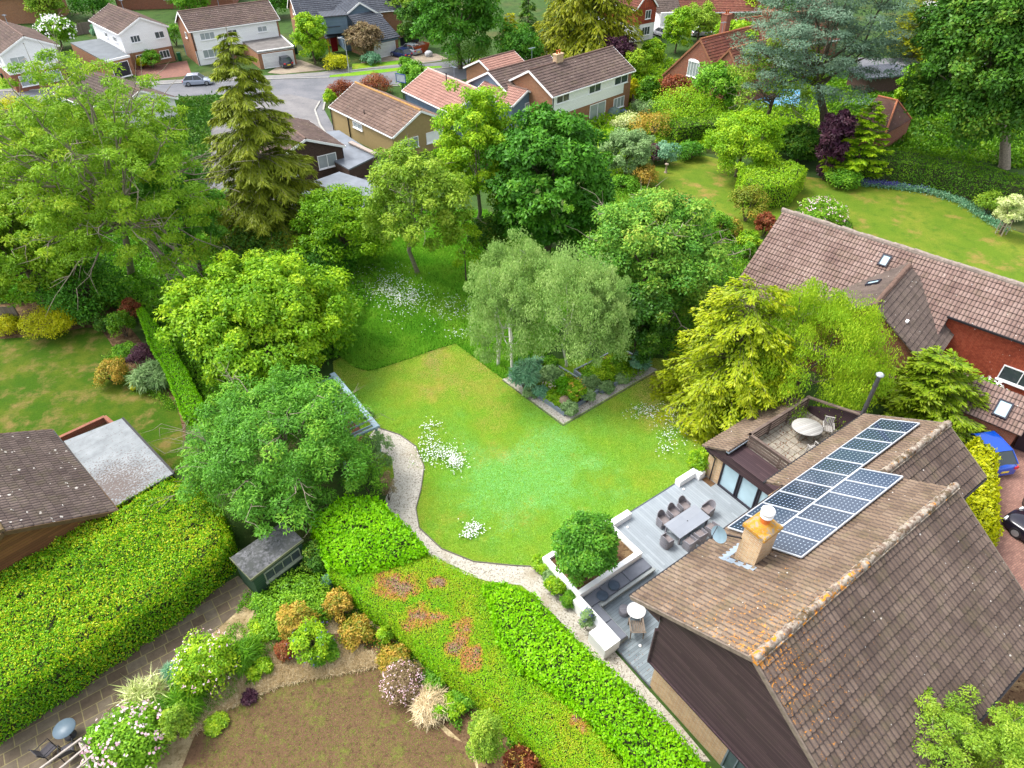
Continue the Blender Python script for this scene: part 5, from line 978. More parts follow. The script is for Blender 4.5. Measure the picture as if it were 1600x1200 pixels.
# ================================================================ garden structures and furniture near the house
M_WHITEW = plain('white_render', C(250, 250, 250, .9), .8, .04, 2)
P_CUSH = plain('charcoal_cushion', C(125, 130, 142), .9, .1, 3); M_GREYPANEL = plain('bench_panel', C(175, 182, 182), .7, .06, 3)
pl = thing('planter_wall', 'white rendered raised planter around the rounded bush', 'planter', W(15.8, -14.6, 0))
m = MB()
for (a0, b0, a1, b1) in ((13.6, -16.1, 13.85, -13.3), (13.85, -13.56, 17.95, -13.3), (17.7, -16.1, 17.95, -13.56), (13.85, -16.1, 17.7, -15.85)):
    m.prism([W(*p)[:2] for p in ((a0, b0), (a1, b0), (a1, b1), (a0, b1))], 0, .8)
m.build('wall', M_WHITEW, pl, uvang=HANG)
m = MB(); m.prism([W(*p)[:2] for p in ((13.86, -15.84), (17.69, -15.84), (17.69, -13.57), (13.86, -13.57))], .1, .62); m.build('bark_mulch', M_SOIL, pl)
wb = thing('garden_wall', 'low white rendered wall with wide flat end beside the corner bench', 'wall', W(13.3, -11.6, 0)); m = MB()
m.prism([W(*p)[:2] for p in ((13.3, -13.29), (13.74, -13.29), (13.74, -10.42), (12.8, -10.42), (12.8, -11.55), (13.3, -11.55))], 0, .8); m.build('wall', M_WHITEW, wb)
for lab, a0, a1 in (('low white block wall at the corner of deck and round bush', 18.1, 19.5), ('low white block wall at the lawn corner beside the house', 23.3, 25.05)):
    o = thing('block_wall', lab, 'wall', W((a0 + a1) / 2, -15.85, 0)); m = MB(); m.bev(W((a0 + a1) / 2, -15.83, .28), (a1 - a0, .36, .46), HANG, .02)
    if a0 > 20: m.bev(W(24.85, -15.6, .3), (.5, .5, .5), HANG, .02)
    m.build('blocks', M_WHITEW, o)
bn = thing('corner_bench', 'L-shaped built-in bench with grey panels against the white walls', 'bench', W(14.4, -12.6, 0)); m = MB()
m.prism([W(*p)[:2] for p in ((13.76, -13.25), (18.0, -13.25), (18.0, -12.42), (14.36, -12.42), (14.36, -10.5), (13.76, -10.5))], .1, .38); m.bar(W(14.4, -12.4, .4), W(18, -12.4, .4), .12, .12); m.build('base', M_GREYPANEL, bn)
k = 0
for a0, b0, a1, b1, lb in ((13.78, -11.55, 14.3, -10.5, 'near the white wall end'), (13.78, -12.6, 14.3, -11.57, 'in the middle of the short bench run'), (13.78, -13.24, 14.95, -12.62, 'in the inner corner of the bench'), (14.97, -13.24, 16.45, -12.55, 'in the middle of the long bench run'), (16.47, -13.24, 17.95, -12.55, 'at the far end of the long bench')):
    o = thing('seat_cushion', 'charcoal seat cushion ' + lb, 'cushion', W((a0 + a1) / 2, (b0 + b1) / 2, .38), 0, 'bench cushions'); m = MB(); m.bev(W((a0 + a1) / 2, (b0 + b1) / 2, .43), (a1 - a0, b1 - b0, .1), HANG, .03); m.build('cover', P_CUSH, o)
for a, b in ((14.75, -12.75), (15.6, -12.85)):
    o = MB(); o.lathe([(.02, .0), (.28, .02), (.3, .05), (.26, .08), (.02, .09)], W(a, b, .48), 16); o = tag(o.build('round_cushion', plain('slate_cushion', C(85, 100, 118), .9)), 'round slate blue cushion on the bench, ' + ('in its corner' if a < 15 else 'further along the seat'), 'cushion', 'round cushions')
# dining set
WICK = boardmat('grey_wicker', C(150, 148, 156), C(176, 173, 180), C(120, 117, 124), .03, 'Y', 9, .8, .15)
dt = thing('dining_table', 'pale grey rectangular dining table on the deck', 'table', W(21.37, -13.37, .1), HANG)
m = MB(); m.bev((0, 0, .66), (2.38, 1.16, .05), 0, .01); top = m.build('table_top', boardmat('table_grey', C(165, 172, 186, .55), C(182, 189, 200, .55), C(140, 148, 160, .55), .4, 'Y', 3, .45, .01), dt, world=False)
m = MB(); m.lathe([(.035, 0), (.035, .01)], (0, 0, .687), 10); m.build('parasol_hole', M_GUT, top, world=False)
for x in (-1.05, 1.05):
    for y in (-.48, .48): m = MB(); m.box((x, y, .32), (.08, .08, .64)); m.build('leg', WICK, dt, world=False)
def make_chair(label):
    t = thing('dining_chair', label, 'chair', (0, 0, 0), 0, 'wicker chairs around the dining table')
    m = MB(); m.bev((0, 0, .40), (.56, .54, .08), 0, .02); m.build('seat', plain('seat_pad', C(150, 140, 140), .9, .15, 6), t, world=False)
    m = MB()   # curved wrap-around back: high behind, falling to the arms
    n = 14; vs = []
    for i in range(n + 1):
        a = -math.pi * .5 + math.pi * i / n; s = math.sin(a); c = math.cos(a); x = -.08 - .24 * max(c, 0) ** .6; y = .3 * (s if abs(s) < 1 else math.copysign(1, s)); h = .62 + .3 * max(c, 0) ** 1.4
        if i in (0, n): x = .2
        for o in (0, .035): vs += [(x + o * c, y - o * s, .05), (x - .03 * max(c, 0) + o * c, y - o * s, h)]
    fs = []
    for i in range(n):
        a = 4 * i; b = a + 4; fs += [(a, a + 1, b + 1, b), (a + 2, b + 2, b + 3, a + 3), (a + 1, a + 3, b + 3, b + 1)]
    fs += [(0, 2, 3, 1), (4 * n, 4 * n + 1, 4 * n + 3, 4 * n + 2)]; m.add(vs, fs); m.build('backrest', WICK, t, world=False)
    m = MB(); m.box((.0, 0, .2), (.46, .5, .3)); m.build('base', WICK, t, world=False)
    for x in (-.2, .22):
        for y in (-.24, .24): m = MB(); m.box((x, y, .09), (.045, .045, .18)); m.build('leg', WICK, t, world=False)
    return t
chairs = [(20.55, -14.32, 90, 'wicker chair on the lawn side of the dining table, nearest the round bush'), (21.37, -14.35, 90, 'wicker chair in the middle of the lawn side of the dining table'), (22.2, -14.35, 90, 'wicker chair on the lawn side of the dining table, nearest the glass doors'),
          (23.1, -13.4, 180, 'wicker chair at the head of the dining table towards the glass doors'), (19.75, -13.25, 0, 'wicker chair at the end of the dining table towards the bench'),
          (20.6, -12.45, -90, 'wicker chair on the house side of the dining table, nearest the bench'), (21.4, -12.45, -90, 'wicker chair in the middle of the house side of the dining table'), (22.25, -12.4, -90, 'wicker chair on the house side of the dining table, partly under the eaves')]
c0_ = make_chair(chairs[0][3])
for i, (a, b, r, lab) in enumerate(chairs):
    # r is the facing of the seat front (+x) in the house frame: 90 means towards +b
    o = c0_ if i == 0 else copy_tree(c0_); o['label'] = lab; o.location = W(a, b, .1); o.rotation_euler = (0, 0, HANG - R(r) + R(rng.normal() * 3))
# bistro corner
bt = thing('bistro_table', 'small round bright white table beside the slatted chair', 'table', W(15.4, -11.1, .1)); c_ = W(15.4, -11.1, .1)
m = MB(); m.lathe([(.02, .66), (.44, .66), (.45, .675), (.44, .69), (.02, .69)], c_, 28); m.build('table_top', plain('gloss_white', C(252, 252, 252, .9), .3, .01), bt)
for a in (0, 1, 2, 3): q = a * math.pi / 2 + .6; m = MB(); m.bar(c_ + [.4 * math.cos(q), .4 * math.sin(q), 0], c_ + [.3 * math.cos(q), .3 * math.sin(q), .66], .035); m.build('leg', M_FRAME, bt)
st = thing('round_stool', 'round grey wicker stool tucked beside the white table', 'stool', W(15.15, -11.6, .1)); m = MB(); m.lathe([(.24, 0), (.27, .2), (.26, .38), (.24, .4), (.02, .41)], W(15.15, -11.6, .1), 18); m.build('seat', WICK, st)
WD = plain('weathered_teak', C(150, 135, 120), .85, .2, 9)
sc1 = thing('slatted_chair', 'weathered wooden steamer chair beside the round white table', 'chair', W(14.95, -10.6, .1), R(90)); m = MB()
for k in range(7): m.bar((-.28 + .001, -.27 + .09 * k, .42), (.28, -.27 + .09 * k, .42), .06, .02)
m.build('seat', WD, sc1, world=False); m = MB()
for k in range(7): m.bar((-.3, -.24 + .08 * k, .42), (-.62, -.24 + .08 * k, .92), .05, .02)
m.bar((-.62, -.3, .92), (-.62, .3, .92), .06, .03); m.bar((-.3, -.3, .42), (-.64, -.3, .94), .04); m.bar((-.3, .3, .42), (-.64, .3, .94), .04); m.build('backrest', WD, sc1, world=False)
for s in (-.32, .32): m = MB(); m.bar((-.4, s, .62), (.3, s, .62), .07, .03); m.build('armrest', WD, sc1, world=False)
for x, s in ((-.35, -.3), (-.35, .3), (.27, -.3), (.27, .3)): m = MB(); m.bar((x * 1.2, s, 0), (x, s, .62), .045); m.build('leg', WD, sc1, world=False)
# spotlights by the deck edge
for a, b, lab in ((18.9, -15.3, 'small white deck light near the round bush'), (23.4, -15.4, 'small white deck light near the house corner'), (14.6, -9.9, 'small white dish on the deck near the steamer chair')):
    m = MB(); m.lathe([(.07, 0), (.08, .03), (.05, .06), (.01, .065)], (0, 0, 0), 12); o = m.build('deck_light', M_FRAME); o.location = W(a, b, .1); tag(o, lab, 'light', 'deck lights')
o = MB(); o.prism([W(*p)[:2] for p in ((24.8, -15.3), (25.2, -15.3), (25.2, -14.6), (24.8, -14.6))], .08, .115); tag(o.build('soil_strip', M_SOIL), 'narrow strip of bare soil let into the deck by the brick pillar', 'soil strip')
# satellite dish on the chimney
sd = thing('satellite_dish', 'pale blue grey satellite dish fixed to the near chimney', 'satellite dish', W(16.9, -8.55, 8.0)); m = MB()
ax = Vector(W(16.65, -8.85, 8.0)); nrm = Vector((-.85, -.5, .25)).normalized(); a_ = nrm.orthogonal().normalized(); b_ = nrm.cross(a_); vs = []
for i in range(6):
    rr = .36 * i / 5
    for k in range(20): t_ = 2 * math.pi * k / 20; vs.append(ax + (a_ * math.cos(t_) * rr + b_ * math.sin(t_) * rr * 1.1) + nrm * (rr * rr * .55))
m.add(vs, [(i * 20 + k, i * 20 + (k + 1) % 20, (i + 1) * 20 + (k + 1) % 20, (i + 1) * 20 + k) for i in range(5) for k in range(20)], smooth=True); m.build('dish', plain('dish_grey', C(150, 175, 190), .5, .06), sd)
m = MB(); m.bar(ax - nrm * .02, tuple(W(17.2, -8.2, 8.0)), .05); m.bar(ax + a_ * -.35, ax + nrm * .5, .025); m.bev(tuple(ax + nrm * .5), (.08, .08, .1)); m.build('bracket', M_GUT, sd)
# ---- solar panels
n_ = N('solar_cells'); tc = n_.new('ShaderNodeTexCoord'); sp_ = n_.new('ShaderNodeSeparateXYZ'); n_.link(tc.outputs['UV'], sp_.inputs[0])
fx = n_.math('FRACT', n_.math('MULTIPLY', sp_.outputs['X'], 10)); fy = n_.math('FRACT', n_.math('MULTIPLY', sp_.outputs['Y'], 6))
ln = n_.math('MAXIMUM', n_.math('GREATER_THAN', n_.math('ABSOLUTE', n_.math('SUBTRACT', fx, .5)), .46), n_.math('GREATER_THAN', n_.math('ABSOLUTE', n_.math('SUBTRACT', fy, .5)), .46))
dm = n_.math('GREATER_THAN', n_.math('ADD', n_.math('ABSOLUTE', n_.math('SUBTRACT', fx, .5)), n_.math('ABSOLUTE', n_.math('SUBTRACT', fy, .5))), .84)
oi = n_.new('ShaderNodeObjectInfo'); c_ = n_.ramp(oi.outputs['Random'], [(0, C(36, 47, 66, .9)), (1, C(54, 68, 90, .9))])
n_.base(n_.mix(dm, n_.mix(n_.math('MULTIPLY', ln, .45), c_, C(95, 115, 140)), C(170, 185, 200, .9))); n_.rough(.12, .6); CELLS = n_.m
ALU = plain('aluminium_rail', C(225, 230, 238, .8), .35, .05, metal=.3)
slope = V1 / np.linalg.norm(V1); nS = np.cross(AD, slope); nS = nS if nS[2] > 0 else -nS
def solar(a, b0, lab):
    h = 1.95; w_ = 1.165; p = W(a, b0, zl(b0)) + nS * .16; t = thing('solar_panel', lab, 'solar panel', p, 0, 'solar panels on the roof')
    m = MB(); q = [p + nS * .02, p + AD * w_ + nS * .02, p + AD * w_ + slope * h + nS * .02, p + slope * h + nS * .02]; m.quad(q, uv=[(0, 0), (0, 1), (1, 1), (1, 0)]); m.build('cells', CELLS, t)
    m = MB()
    for x, y in ((q[0], q[1]), (q[2], q[3]), (q[1], q[2]), (q[3], q[0])): m.bar(x, y, .045, .06, up=nS)
    m.build('frame', ALU, t)
ordn = ['nearest the chimney', 'second from the chimney', 'third from the chimney', 'fourth from the chimney', 'fifth from the chimney', 'sixth from the chimney', 'seventh from the chimney', 'eighth from the chimney', 'ninth from the chimney', 'farthest from the chimney']
for k in range(10): solar(18.75 + 1.187 * k, -9.62, 'solar panel of the long row along the eaves, ' + ordn[k])
for k in range(6): solar(18.38 + 1.187 * k, -7.89, 'solar panel of the short row near the ridge, ' + (ordn[k] if k < 5 else ordn[9]))
# ---- terrace furniture
tc_ = W(29.75, -12.75, 2.8); tt_ = thing('terrace_table', 'weathered oval wooden table on the roof terrace', 'table', tc_); TEAK = plain('bleached_teak', C(195, 190, 185), .85, .12, 8)
m = MB(); m.lathe([(.02, .7), (.84, .7), (.86, .72), (.84, .75), (.02, .75)], tc_, 28, sx=1, sy=.85); m.build('table_top', boardmat('slatted_top', C(175, 172, 168), C(212, 210, 206), C(120, 112, 105), .12, 'Y', 9, .8, .08), tt_, uvang=.4)
for a in range(4): q = a * math.pi / 2 + .7; m = MB(); m.bar(tc_ + [.6 * math.cos(q), .5 * math.sin(q), 0], tc_ + [.45 * math.cos(q), .4 * math.sin(q), .7], .06); m.build('leg', WD, tt_)
def slat_chair(label, p, rz):
    t = thing('terrace_chair', label, 'chair', p, rz, 'chairs on the roof terrace'); m = MB()
    for k in range(6): m.bar((-.24, -.22 + .088 * k, .43), (.26, -.22 + .088 * k, .43), .06, .02)
    m.build('seat', TEAK, t, world=False); m = MB()
    for k in range(6): m.bar((-.24, -.22 + .088 * k, .45), (-.38, -.22 + .088 * k, .98), .055, .02)
    m.bar((-.38, -.26, .98), (-.38, .26, .98), .07, .03); m.build('backrest', TEAK, t, world=False)
    for s in (-.28, .28): m = MB(); m.bar((-.3, s, .66), (.28, s, .66), .06, .03); m.build('armrest', TEAK, t, world=False)
    for x in (-.24, .24):
        for s in (-.26, .26): m = MB(); m.bar((x, s, 0), (x, s, .66), .045); m.build('leg', TEAK, t, world=False)
slat_chair('bleached wooden armchair at the far side of the terrace table', W(30.9, -12.15, 2.8), HANG + R(215)); slat_chair('bleached wooden armchair on the near side of the terrace table, by the roof edge', G(1272, 702, 3.2) - [0, 0, .4], HANG + R(80))
# ---- pergola at the path end
pg = thing('pergola', 'pale blue grey timber pergola with cross rafters at the end of the gravel path', 'pergola', tuple(W(9.8, -31.3, 0))); PG = plain('pergola_paint', C(165, 190, 205), .7, .1, 5)
m = MB(); m.bar(W(10.75, -34.6, 2.1), W(10.75, -28.3, 2.1), .34, .1); m.bar(W(8.4, -34.6, 2.1), W(8.4, -28.3, 2.1), .2, .12); m.bar(W(8.3, -28.4, 2.12), W(10.9, -28.4, 2.12), .14, .14); m.build('beams', PG, pg)
for k in range(13): m = MB(); m.bar(W(8.4, -34.2 + .46 * k, 2.12), W(10.6, -34.2 + .46 * k, 2.12), .05, .12); m.build('rafter', PG, pg)
for a, b in ((10.7, -28.4), (8.4, -28.4), (10.7, -34.5), (8.4, -34.5), (10.7, -31.5)): m = MB(); m.bar(W(a, b, 0), W(a, b, 2.1), .12); m.build('post', PG, pg)
m = MB(); m.prism([W(*p)[:2] for p in ((8.4, -34.4), (10.6, -34.4), (10.6, -28.6), (8.4, -28.6))], .03, .06); sp2 = m.build('brick_floor', brickmat('brick_floor', C(120, 70, 55), C(100, 60, 48), C(80, 65, 55)), pg)
# ---- green shed
E = [G(359, 872, 2.1), G(441.5, 815, 2.2), G(474, 844, 2.1), G(392, 907, 2.0)]; shd = thing('green_shed', 'dark green shed with worn grey felt roof and a row of windows', 'shed', tuple(np.mean(E, 0)[:2]) + (0,)); cen = np.mean(E, 0); cen[2] = 0
PS = boardmat('green_boards', C(48, 78, 58), C(65, 98, 72), C(28, 45, 35), .14, 'Y', 9, .8, .08); m = MB(); q = [cen + (p - cen) * np.array([.93, .93, 0]) for p in E]; q = [np.array([p[0], p[1], 0]) for p in q]
m.prism([tuple(p[:2]) for p in q], 0, 1.86); m.build('wall', PS, shd)
mid0 = (E[0] + E[3]) / 2 + [0, 0, .12]; mid1 = (E[1] + E[2]) / 2 + [0, 0, .12]; m = MB()
for a, b, c_, d_ in ((E[0], E[1], mid1, mid0), (mid0, mid1, E[2], E[3])): m.add([a, b, c_, d_] + [p - np.array([0, 0, .08]) for p in (a, b, c_, d_)], [(0, 1, 2, 3)[::-1], (4, 5, 6, 7), (0, 1, 5, 4), (1, 2, 6, 5), (2, 3, 7, 6), (3, 0, 4, 7)])
n_ = N('worn_felt'); v_ = n_.coord(); n_.base(n_.mix(n_.ramp(n_.noise(v_, 1.6, 6, .7), [(.42, (0, 0, 0)), (.6, (1, 1, 1))]), C(85, 88, 86), n_.ramp(n_.noise(v_, 6, 6, .7), [(.4, C(68, 72, 70)), (.6, C(135, 135, 140))]))); n_.rough(.85); n_.bump(n_.noise(v_, 9, 5), .3)
m.build('roof', n_.m, shd); m = MB(); m.bar(E[3], E[2], .05, .14); m.bar(E[0], E[3], .04, .12); m.build('fascia', plain('shed_trim', C(120, 125, 95), .8), shd)
dq = q[2] - q[3]; L_ = np.linalg.norm(dq); nr = np.cross(dq, [0, 0, 1]); window_at(shd, q[3] + dq * .2 + [0, 0, 1.12], dq, (0, 0, 1), nr, L_ * .72, .66, 4, frame=plain('pale_green_frame', C(165, 175, 150), .7), bar=.045)
# ---- raised beds
TIM = boardmat('blue_grey_sleepers', C(135, 150, 165), C(165, 178, 190), C(100, 112, 125), .12, 'Y', 4, .8, .05)
def raised(label, pts, h=.32, inset=.12):
    P = [G(x, y, 0) for x, y in pts]; c = np.mean(P, 0); t = thing('raised_bed', label, 'raised bed', tuple(c)); m = MB()
    for i in range(len(P)): m.bar(P[i] + [0, 0, h / 2], P[(i + 1) % len(P)] + [0, 0, h / 2], inset, h)
    m.build('timber_edging', TIM, t); m = MB(); m.prism([tuple((c + (p - c) * .97)[:2]) for p in P], 0, h - .08); m.build('soil', M_SOIL, t); return P
raised('raised bed with blue grey timber edging, left of the narrow gravel slot', [(796, 590), (882, 650), (934, 614), (848, 562)])
raised('raised bed with blue grey timber edging, right of the narrow gravel slot', [(941, 615), (1012, 572), (968, 548), (897, 583)])
sheet('gravel_strip', px((785, 593), (880, 663), (1027, 578), (1012, 571), (940, 617), (855, 566), (846, 560), (846, 568), (932, 617), (882, 651), (796, 588)), .03, M_GRAVEL)
m = MB(); m.bar(G(785, 594, .02), G(880, 665, .02), .05, .06); m.bar(G(880, 665, .02), G(1027, 580, .02), .05, .06); tag(m.build('gravel_edging', MATS['edging']), 'thin stone edging along the V-shaped gravel strip', 'edging')
m = MB(); m.lathe([(.35, 0), (.4, .15), (.3, .3), (.1, .36)], (0, 0, 0), 9); o = m.build('rock', plain('tan_rock', C(190, 165, 140), .9, .2, 4)); o.location = G(882, 628, .3); tag(o, 'tan boulder at the front of the raised bed', 'rock')
# ---- bottom-left corner: table, chairs, slatted frame
p_ = np.array([-18.68, 12.58, 0]); t = thing('garden_table', 'small round blue grey metal table on the flagstones', 'table', p_); m = MB(); m.lathe([(.02, .68), (.43, .68), (.44, .69), (.43, .71), (.02, .71)], p_, 28); m.build('table_top', plain('blue_grey_metal', C(110, 130, 145), .4, .06), t)
m = MB(); m.tube([p_, p_ + [0, 0, .68]], .03); m.lathe([(.25, 0), (.24, .03), (.02, .05)], p_, 14); m.build('pedestal', M_GUT, t)
DKM = plain('dark_steel', C(58, 60, 68), .5, .1); MESHM = plain('mesh_fabric', C(85, 82, 88), .8, .15, 20)
for i, (q_, rz, lab) in enumerate(((G(82, 1178, 0), R(60), 'dark metal garden chair with mesh seat nearer the hedge'), (G(112, 1178, 0), R(120), 'dark metal garden chair partly under the slatted frame'))):
    t = thing('garden_chair', lab, 'chair', q_, rz, 'dark garden chairs'); m = MB(); m.bev((0, 0, .43), (.46, .46, .03)); m.build('seat', MESHM, t, world=False); m = MB(); m.add([(-.23, -.23, .45), (-.23, .23, .45), (-.38, .23, .95), (-.38, -.23, .95), (-.25, -.23, .45), (-.25, .23, .45), (-.4, .23, .95), (-.4, -.23, .95)], [(0, 1, 2, 3), (7, 6, 5, 4), (0, 3, 7, 4), (1, 5, 6, 2), (3, 2, 6, 7)]); m.build('backrest', MESHM, t, world=False)
    m = MB()
    for s in (-.26, .26): m.tube([(-.42, s, .97), (-.24, s, .45), (-.24, s, 0)], .018, 6); m.tube([(-.3, s, .66), (.24, s, .66), (.26, s, .0)], .018, 6)
    m.build('frame', DKM, t, world=False)
fr = thing('garden_arbour', 'silvery weathered wooden frame of slats over the garden chairs', 'arbour', tuple(G(95, 1190)[:2]) + (0,)); SIL = plain('silver_timber', C(190, 180, 170), .85, .2, 8)
m = MB()
for (x0, y0, x1, y1) in ((128, 1153, 60, 1203), (135, 1167, 85, 1208), (147, 1178, 105, 1215)): m.bar(G(x0, y0, 2), G(x1, y1, 2), .07, .07)
m.build('slats', SIL, fr); m = MB()
for (x0, y0, x1, y1) in ((123, 1158, 145, 1210), (144, 1180, 156, 1210)): m.bar(G(x0, y0, 1.95), G(x1, y1, 1.8), .06, .06)
for x, y in ((126, 1156), (62, 1203)): p = G(x, y, 2); m.bar(p, [p[0], p[1], 0], .07)
m.build('supports', SIL, fr)
# ---- cars
def car(label, p, rz, col, L=4.1, Wd=1.75, H=1.48, group=None, plate=(.8, .6, .05)):
    t = thing('parked_car', label, 'car', tuple(p[:2]) + (0.03,), rz, group); PT = plain('paint_' + label[:14].replace(' ', '_'), col, .3, .03, 1, metal=.2, coat=.8)
    x_ = np.array([.5, .47, .40, .27, .18, -.1, -.34, -.44, -.49, -.5]) * L; top = np.array([.52, .62, .70, .76, .82, .86, .88, .86, .78, .55]) * H / 1.48 * 1.05; hw = np.array([.70, .86, .95, 1, 1, 1, 1, .97, .9, .82]) * Wd / 2
    m = MB(); vs = []
    for x, z, w_ in zip(x_, top, hw):
        for yy, zz in ((-1, .22), (-1, .45), (-.99, z * .82), (-.86, z), (0, z + .03), (.86, z), (.99, z * .82), (1, .45), (1, .22)): vs.append((x, yy * w_, zz))
    k = 9; fs = [(i * k + j, i * k + j + 1, (i + 1) * k + j + 1, (i + 1) * k + j) for i in range(len(x_) - 1) for j in range(k - 1)]; m.add(vs, fs, smooth=True); m.add(vs[:k], [tuple(range(k))]); m.add(vs[-k:], [tuple(range(k - 1, -1, -1))]); m.build('body', PT, t, world=False)
    def loft(rows, mat, nm, caps=True):
        m = MB(); vs = [(x, y * w_, z) for x, z, w_ in rows for y in (-1, 1)]; n = len(rows)
        m.add(vs, [(2 * i, 2 * i + 1, 2 * i + 3, 2 * i + 2) for i in range(n - 1)]); return m.build(nm, mat, t, world=False)
    b = .84 * H / 1.48; w0 = Wd / 2 * .92; w1 = Wd / 2 * .74
    pf = [(.22 * L, b), (.06 * L, H - .04), (-.10 * L, H), (-.32 * L, H - .06), (-.46 * L, b + .04)]; m = MB(); gv = [(x, s * (w0 if i in (0, 4) else w1), z) for i, (x, z) in enumerate(pf) for s in (-1, 1)]
    m.add(gv, [(0, 1, 3, 2), (6, 7, 9, 8), (0, 2, 4, 6, 8)[::-1], (1, 3, 5, 7, 9)]); m.build('windows', glassmat('car_glass', (.03, .04, .045), .05) if 'car_glass' not in MATS else MATS['car_glass'], t, world=False)
    m = MB(); rv = [(x, s * (w1 + .02), z + .015) for x, z in pf[1:4] for s in (-1, 0, 1)]; rv = [(x, y, z + (.02 if abs(y) < .01 else 0)) for x, y, z in rv]; m.add(rv, [(3 * i + j, 3 * i + j + 1, 3 * i + j + 4, 3 * i + j + 3) for i in range(2) for j in range(2)], smooth=True); m.build('roof_panel', PT, t, world=False)
    m = MB()
    for s in (-1, 1):
        for i in range(4): (x0, z0), (x1, z1) = pf[i], pf[i + 1]; m.bar((x0, s * ((w0 if i == 0 else w1) + .01), z0), (x1, s * ((w0 if i == 3 else w1) + .01), z1), .06)
        m.bar((-.1 * L, s * (w1 + .01), H - .02), (-.12 * L, s * (w0 + .01), b), .05); mr = MB(); mr.bev((.17 * L, s * (Wd / 2 + .07), .92 * H / 1.48), (.12, .16, .12), 0, .02); mr.build('wing_mirror', PT, t, world=False)
    m.build('pillars', PT, t, world=False)
    for x in (.31 * L, -.31 * L):
        for s in (-1, 1):
            m = MB(); y0 = s * (Wd / 2 - .18); y1 = s * (Wd / 2 + .01); m.tube([(x, y0, .31), (x, y1, .31)], .31, 18); wl_ = m.build('wheel', M_GUT, t, world=False); m = MB(); m.tube([(x, y1, .31), (x, y1 + s * .012, .31)], .2, 12); m.build('rim', plain('alloy', C(190, 195, 200), .3, .05, metal=.6), wl_, world=False)
    for s in (-1, 1):
        m = MB(); m.bev((-.487 * L, s * Wd * .38, .72 * H / 1.48), (.1, .28, .2), 0, .03); m.build('tail_light', plain('tail_red', (.5, .02, .03), .3), t, world=False)
        m = MB(); m.bev((.47 * L, s * Wd * .36, .6 * H / 1.48), (.14, .3, .13), 0, .03); m.build('headlight', plain('headlamp', (.7, .72, .75), .2), t, world=False)
    m = MB(); m.box((-.502 * L, 0, .5), (.02, .5, .12)); m.build('number_plate', plain('plate_yellow', plate, .5), t, world=False); return t
def cdir(a, b): a = G(*a); b = G(*b); return math.atan2(b[1] - a[1], b[0] - a[0])
car('small dark hatchback parked on the concrete drive before the double garage', (G(445, 103) + 0), R(128), C(55, 58, 70), 3.6, 1.6, 1.45)
car('navy two-door car parked in front of the blue house garage', G(627, 89), R(140), C(35, 50, 105), 3.7, 1.65, 1.35)
car('silver estate car beside the navy car at the blue house', G(641, 83), R(138), C(180, 190, 200), 4.2, 1.75, 1.5)
car('white car on the drive of the distant tile-hung house', G(1033, 56), R(120), C(235, 235, 240), 4.2, 1.8, 1.4)
car('pale car half hidden behind the spruce at the kerb', G(311, 132), R(12), C(185, 195, 215), 4.0, 1.7, 1.4)
car('white car showing behind the cottage roof hedge', G(1096, 56), R(10), C(220, 225, 235), 4.0, 1.7, 1.4)
car('bright blue hatchback on the brick driveway by the golden hedge', np.array([28.3, 29.2, 0]), R(100), C(15, 90, 215), 4.2, 1.75, 1.5)
car('black car cut off by the right-hand edge on the brick driveway', np.array([28.5, 22.0, 0]), R(118), C(30, 25, 45), 4.9, 1.85, 1.5)
m = MB(); p = G(1598, 800, .0); mc = thing('motorcycle', 'dark motorcycle at the right-hand edge between blue and black cars', 'motorcycle', tuple(p), R(60)); m.tube([(-.6, -.06, .3), (-.6, .06, .3)], .3, 16); m.tube([(.65, -.05, .3), (.65, .05, .3)], .3, 16); m.build('wheels', M_GUT, mc, world=False)
m = MB(); m.bev((0, 0, .62), (.9, .3, .35), 0, .08); m.bev((-.45, 0, .85), (.6, .28, .12), 0, .04); m.bar((.4, 0, .7), (.62, 0, .3), .07); m.bar((.35, -.33, 1.0), (.35, .33, 1.0), .04); m.build('body', plain('moto_black', C(35, 30, 38), .3, coat=.5), mc, world=False)
# skip and bags
sk = thing('rubble_skip', 'open builders skip with red side panels and rubble beside the silver car', 'skip', tuple(G(655, 83)[:2]) + (0,), R(50)); m = MB()
lo, hi = [(-1.0, -.7), (1.0, -.7), (1.0, .7), (-1.0, .7)], [(-1.7, -.9), (1.7, -.9), (1.7, .9), (-1.7, .9)]
m.add([(x, y, .1) for x, y in lo] + [(x, y, 1.35) for x, y in hi] + [(x * .95, y * .93, 1.35) for x, y in hi] + [(x, y, .95) for x, y in lo], [(3, 2, 1, 0)] + [(i, (i + 1) % 4, 4 + (i + 1) % 4, 4 + i) for i in range(4)] + [(4 + i, 4 + (i + 1) % 4, 8 + (i + 1) % 4, 8 + i) for i in range(4)] + [(8 + i, 8 + (i + 1) % 4, 12 + (i + 1) % 4, 12 + i) for i in range(4)]); m.build('body', plain('skip_orange', C(190, 90, 50), .7, .3, 2), sk, world=False)
m = MB(); [m.box((rng.uniform(-1, 1), rng.uniform(-.5, .5), 1.15 + rng.random() * .3), (rng.uniform(.2, .9), rng.uniform(.1, .5), .15), rng.random() * 3) for _ in range(22)]; m.build('rubble', plain('rubble_pale', C(200, 180, 165), .9, .3, 2), sk, world=False)
bgx = MB(); bgx.lathe([(.5, 0), (.62, .25), (.6, .6), (.35, .8), (.05, .85)], (0, 0, 0), 12); o = bgx.build('rubble_bag', plain('white_bag', C(215, 215, 220), .7, .2, 3)); o.location = G(670, 88); tag(o, 'pale rubble bag beside the skip', 'bag')
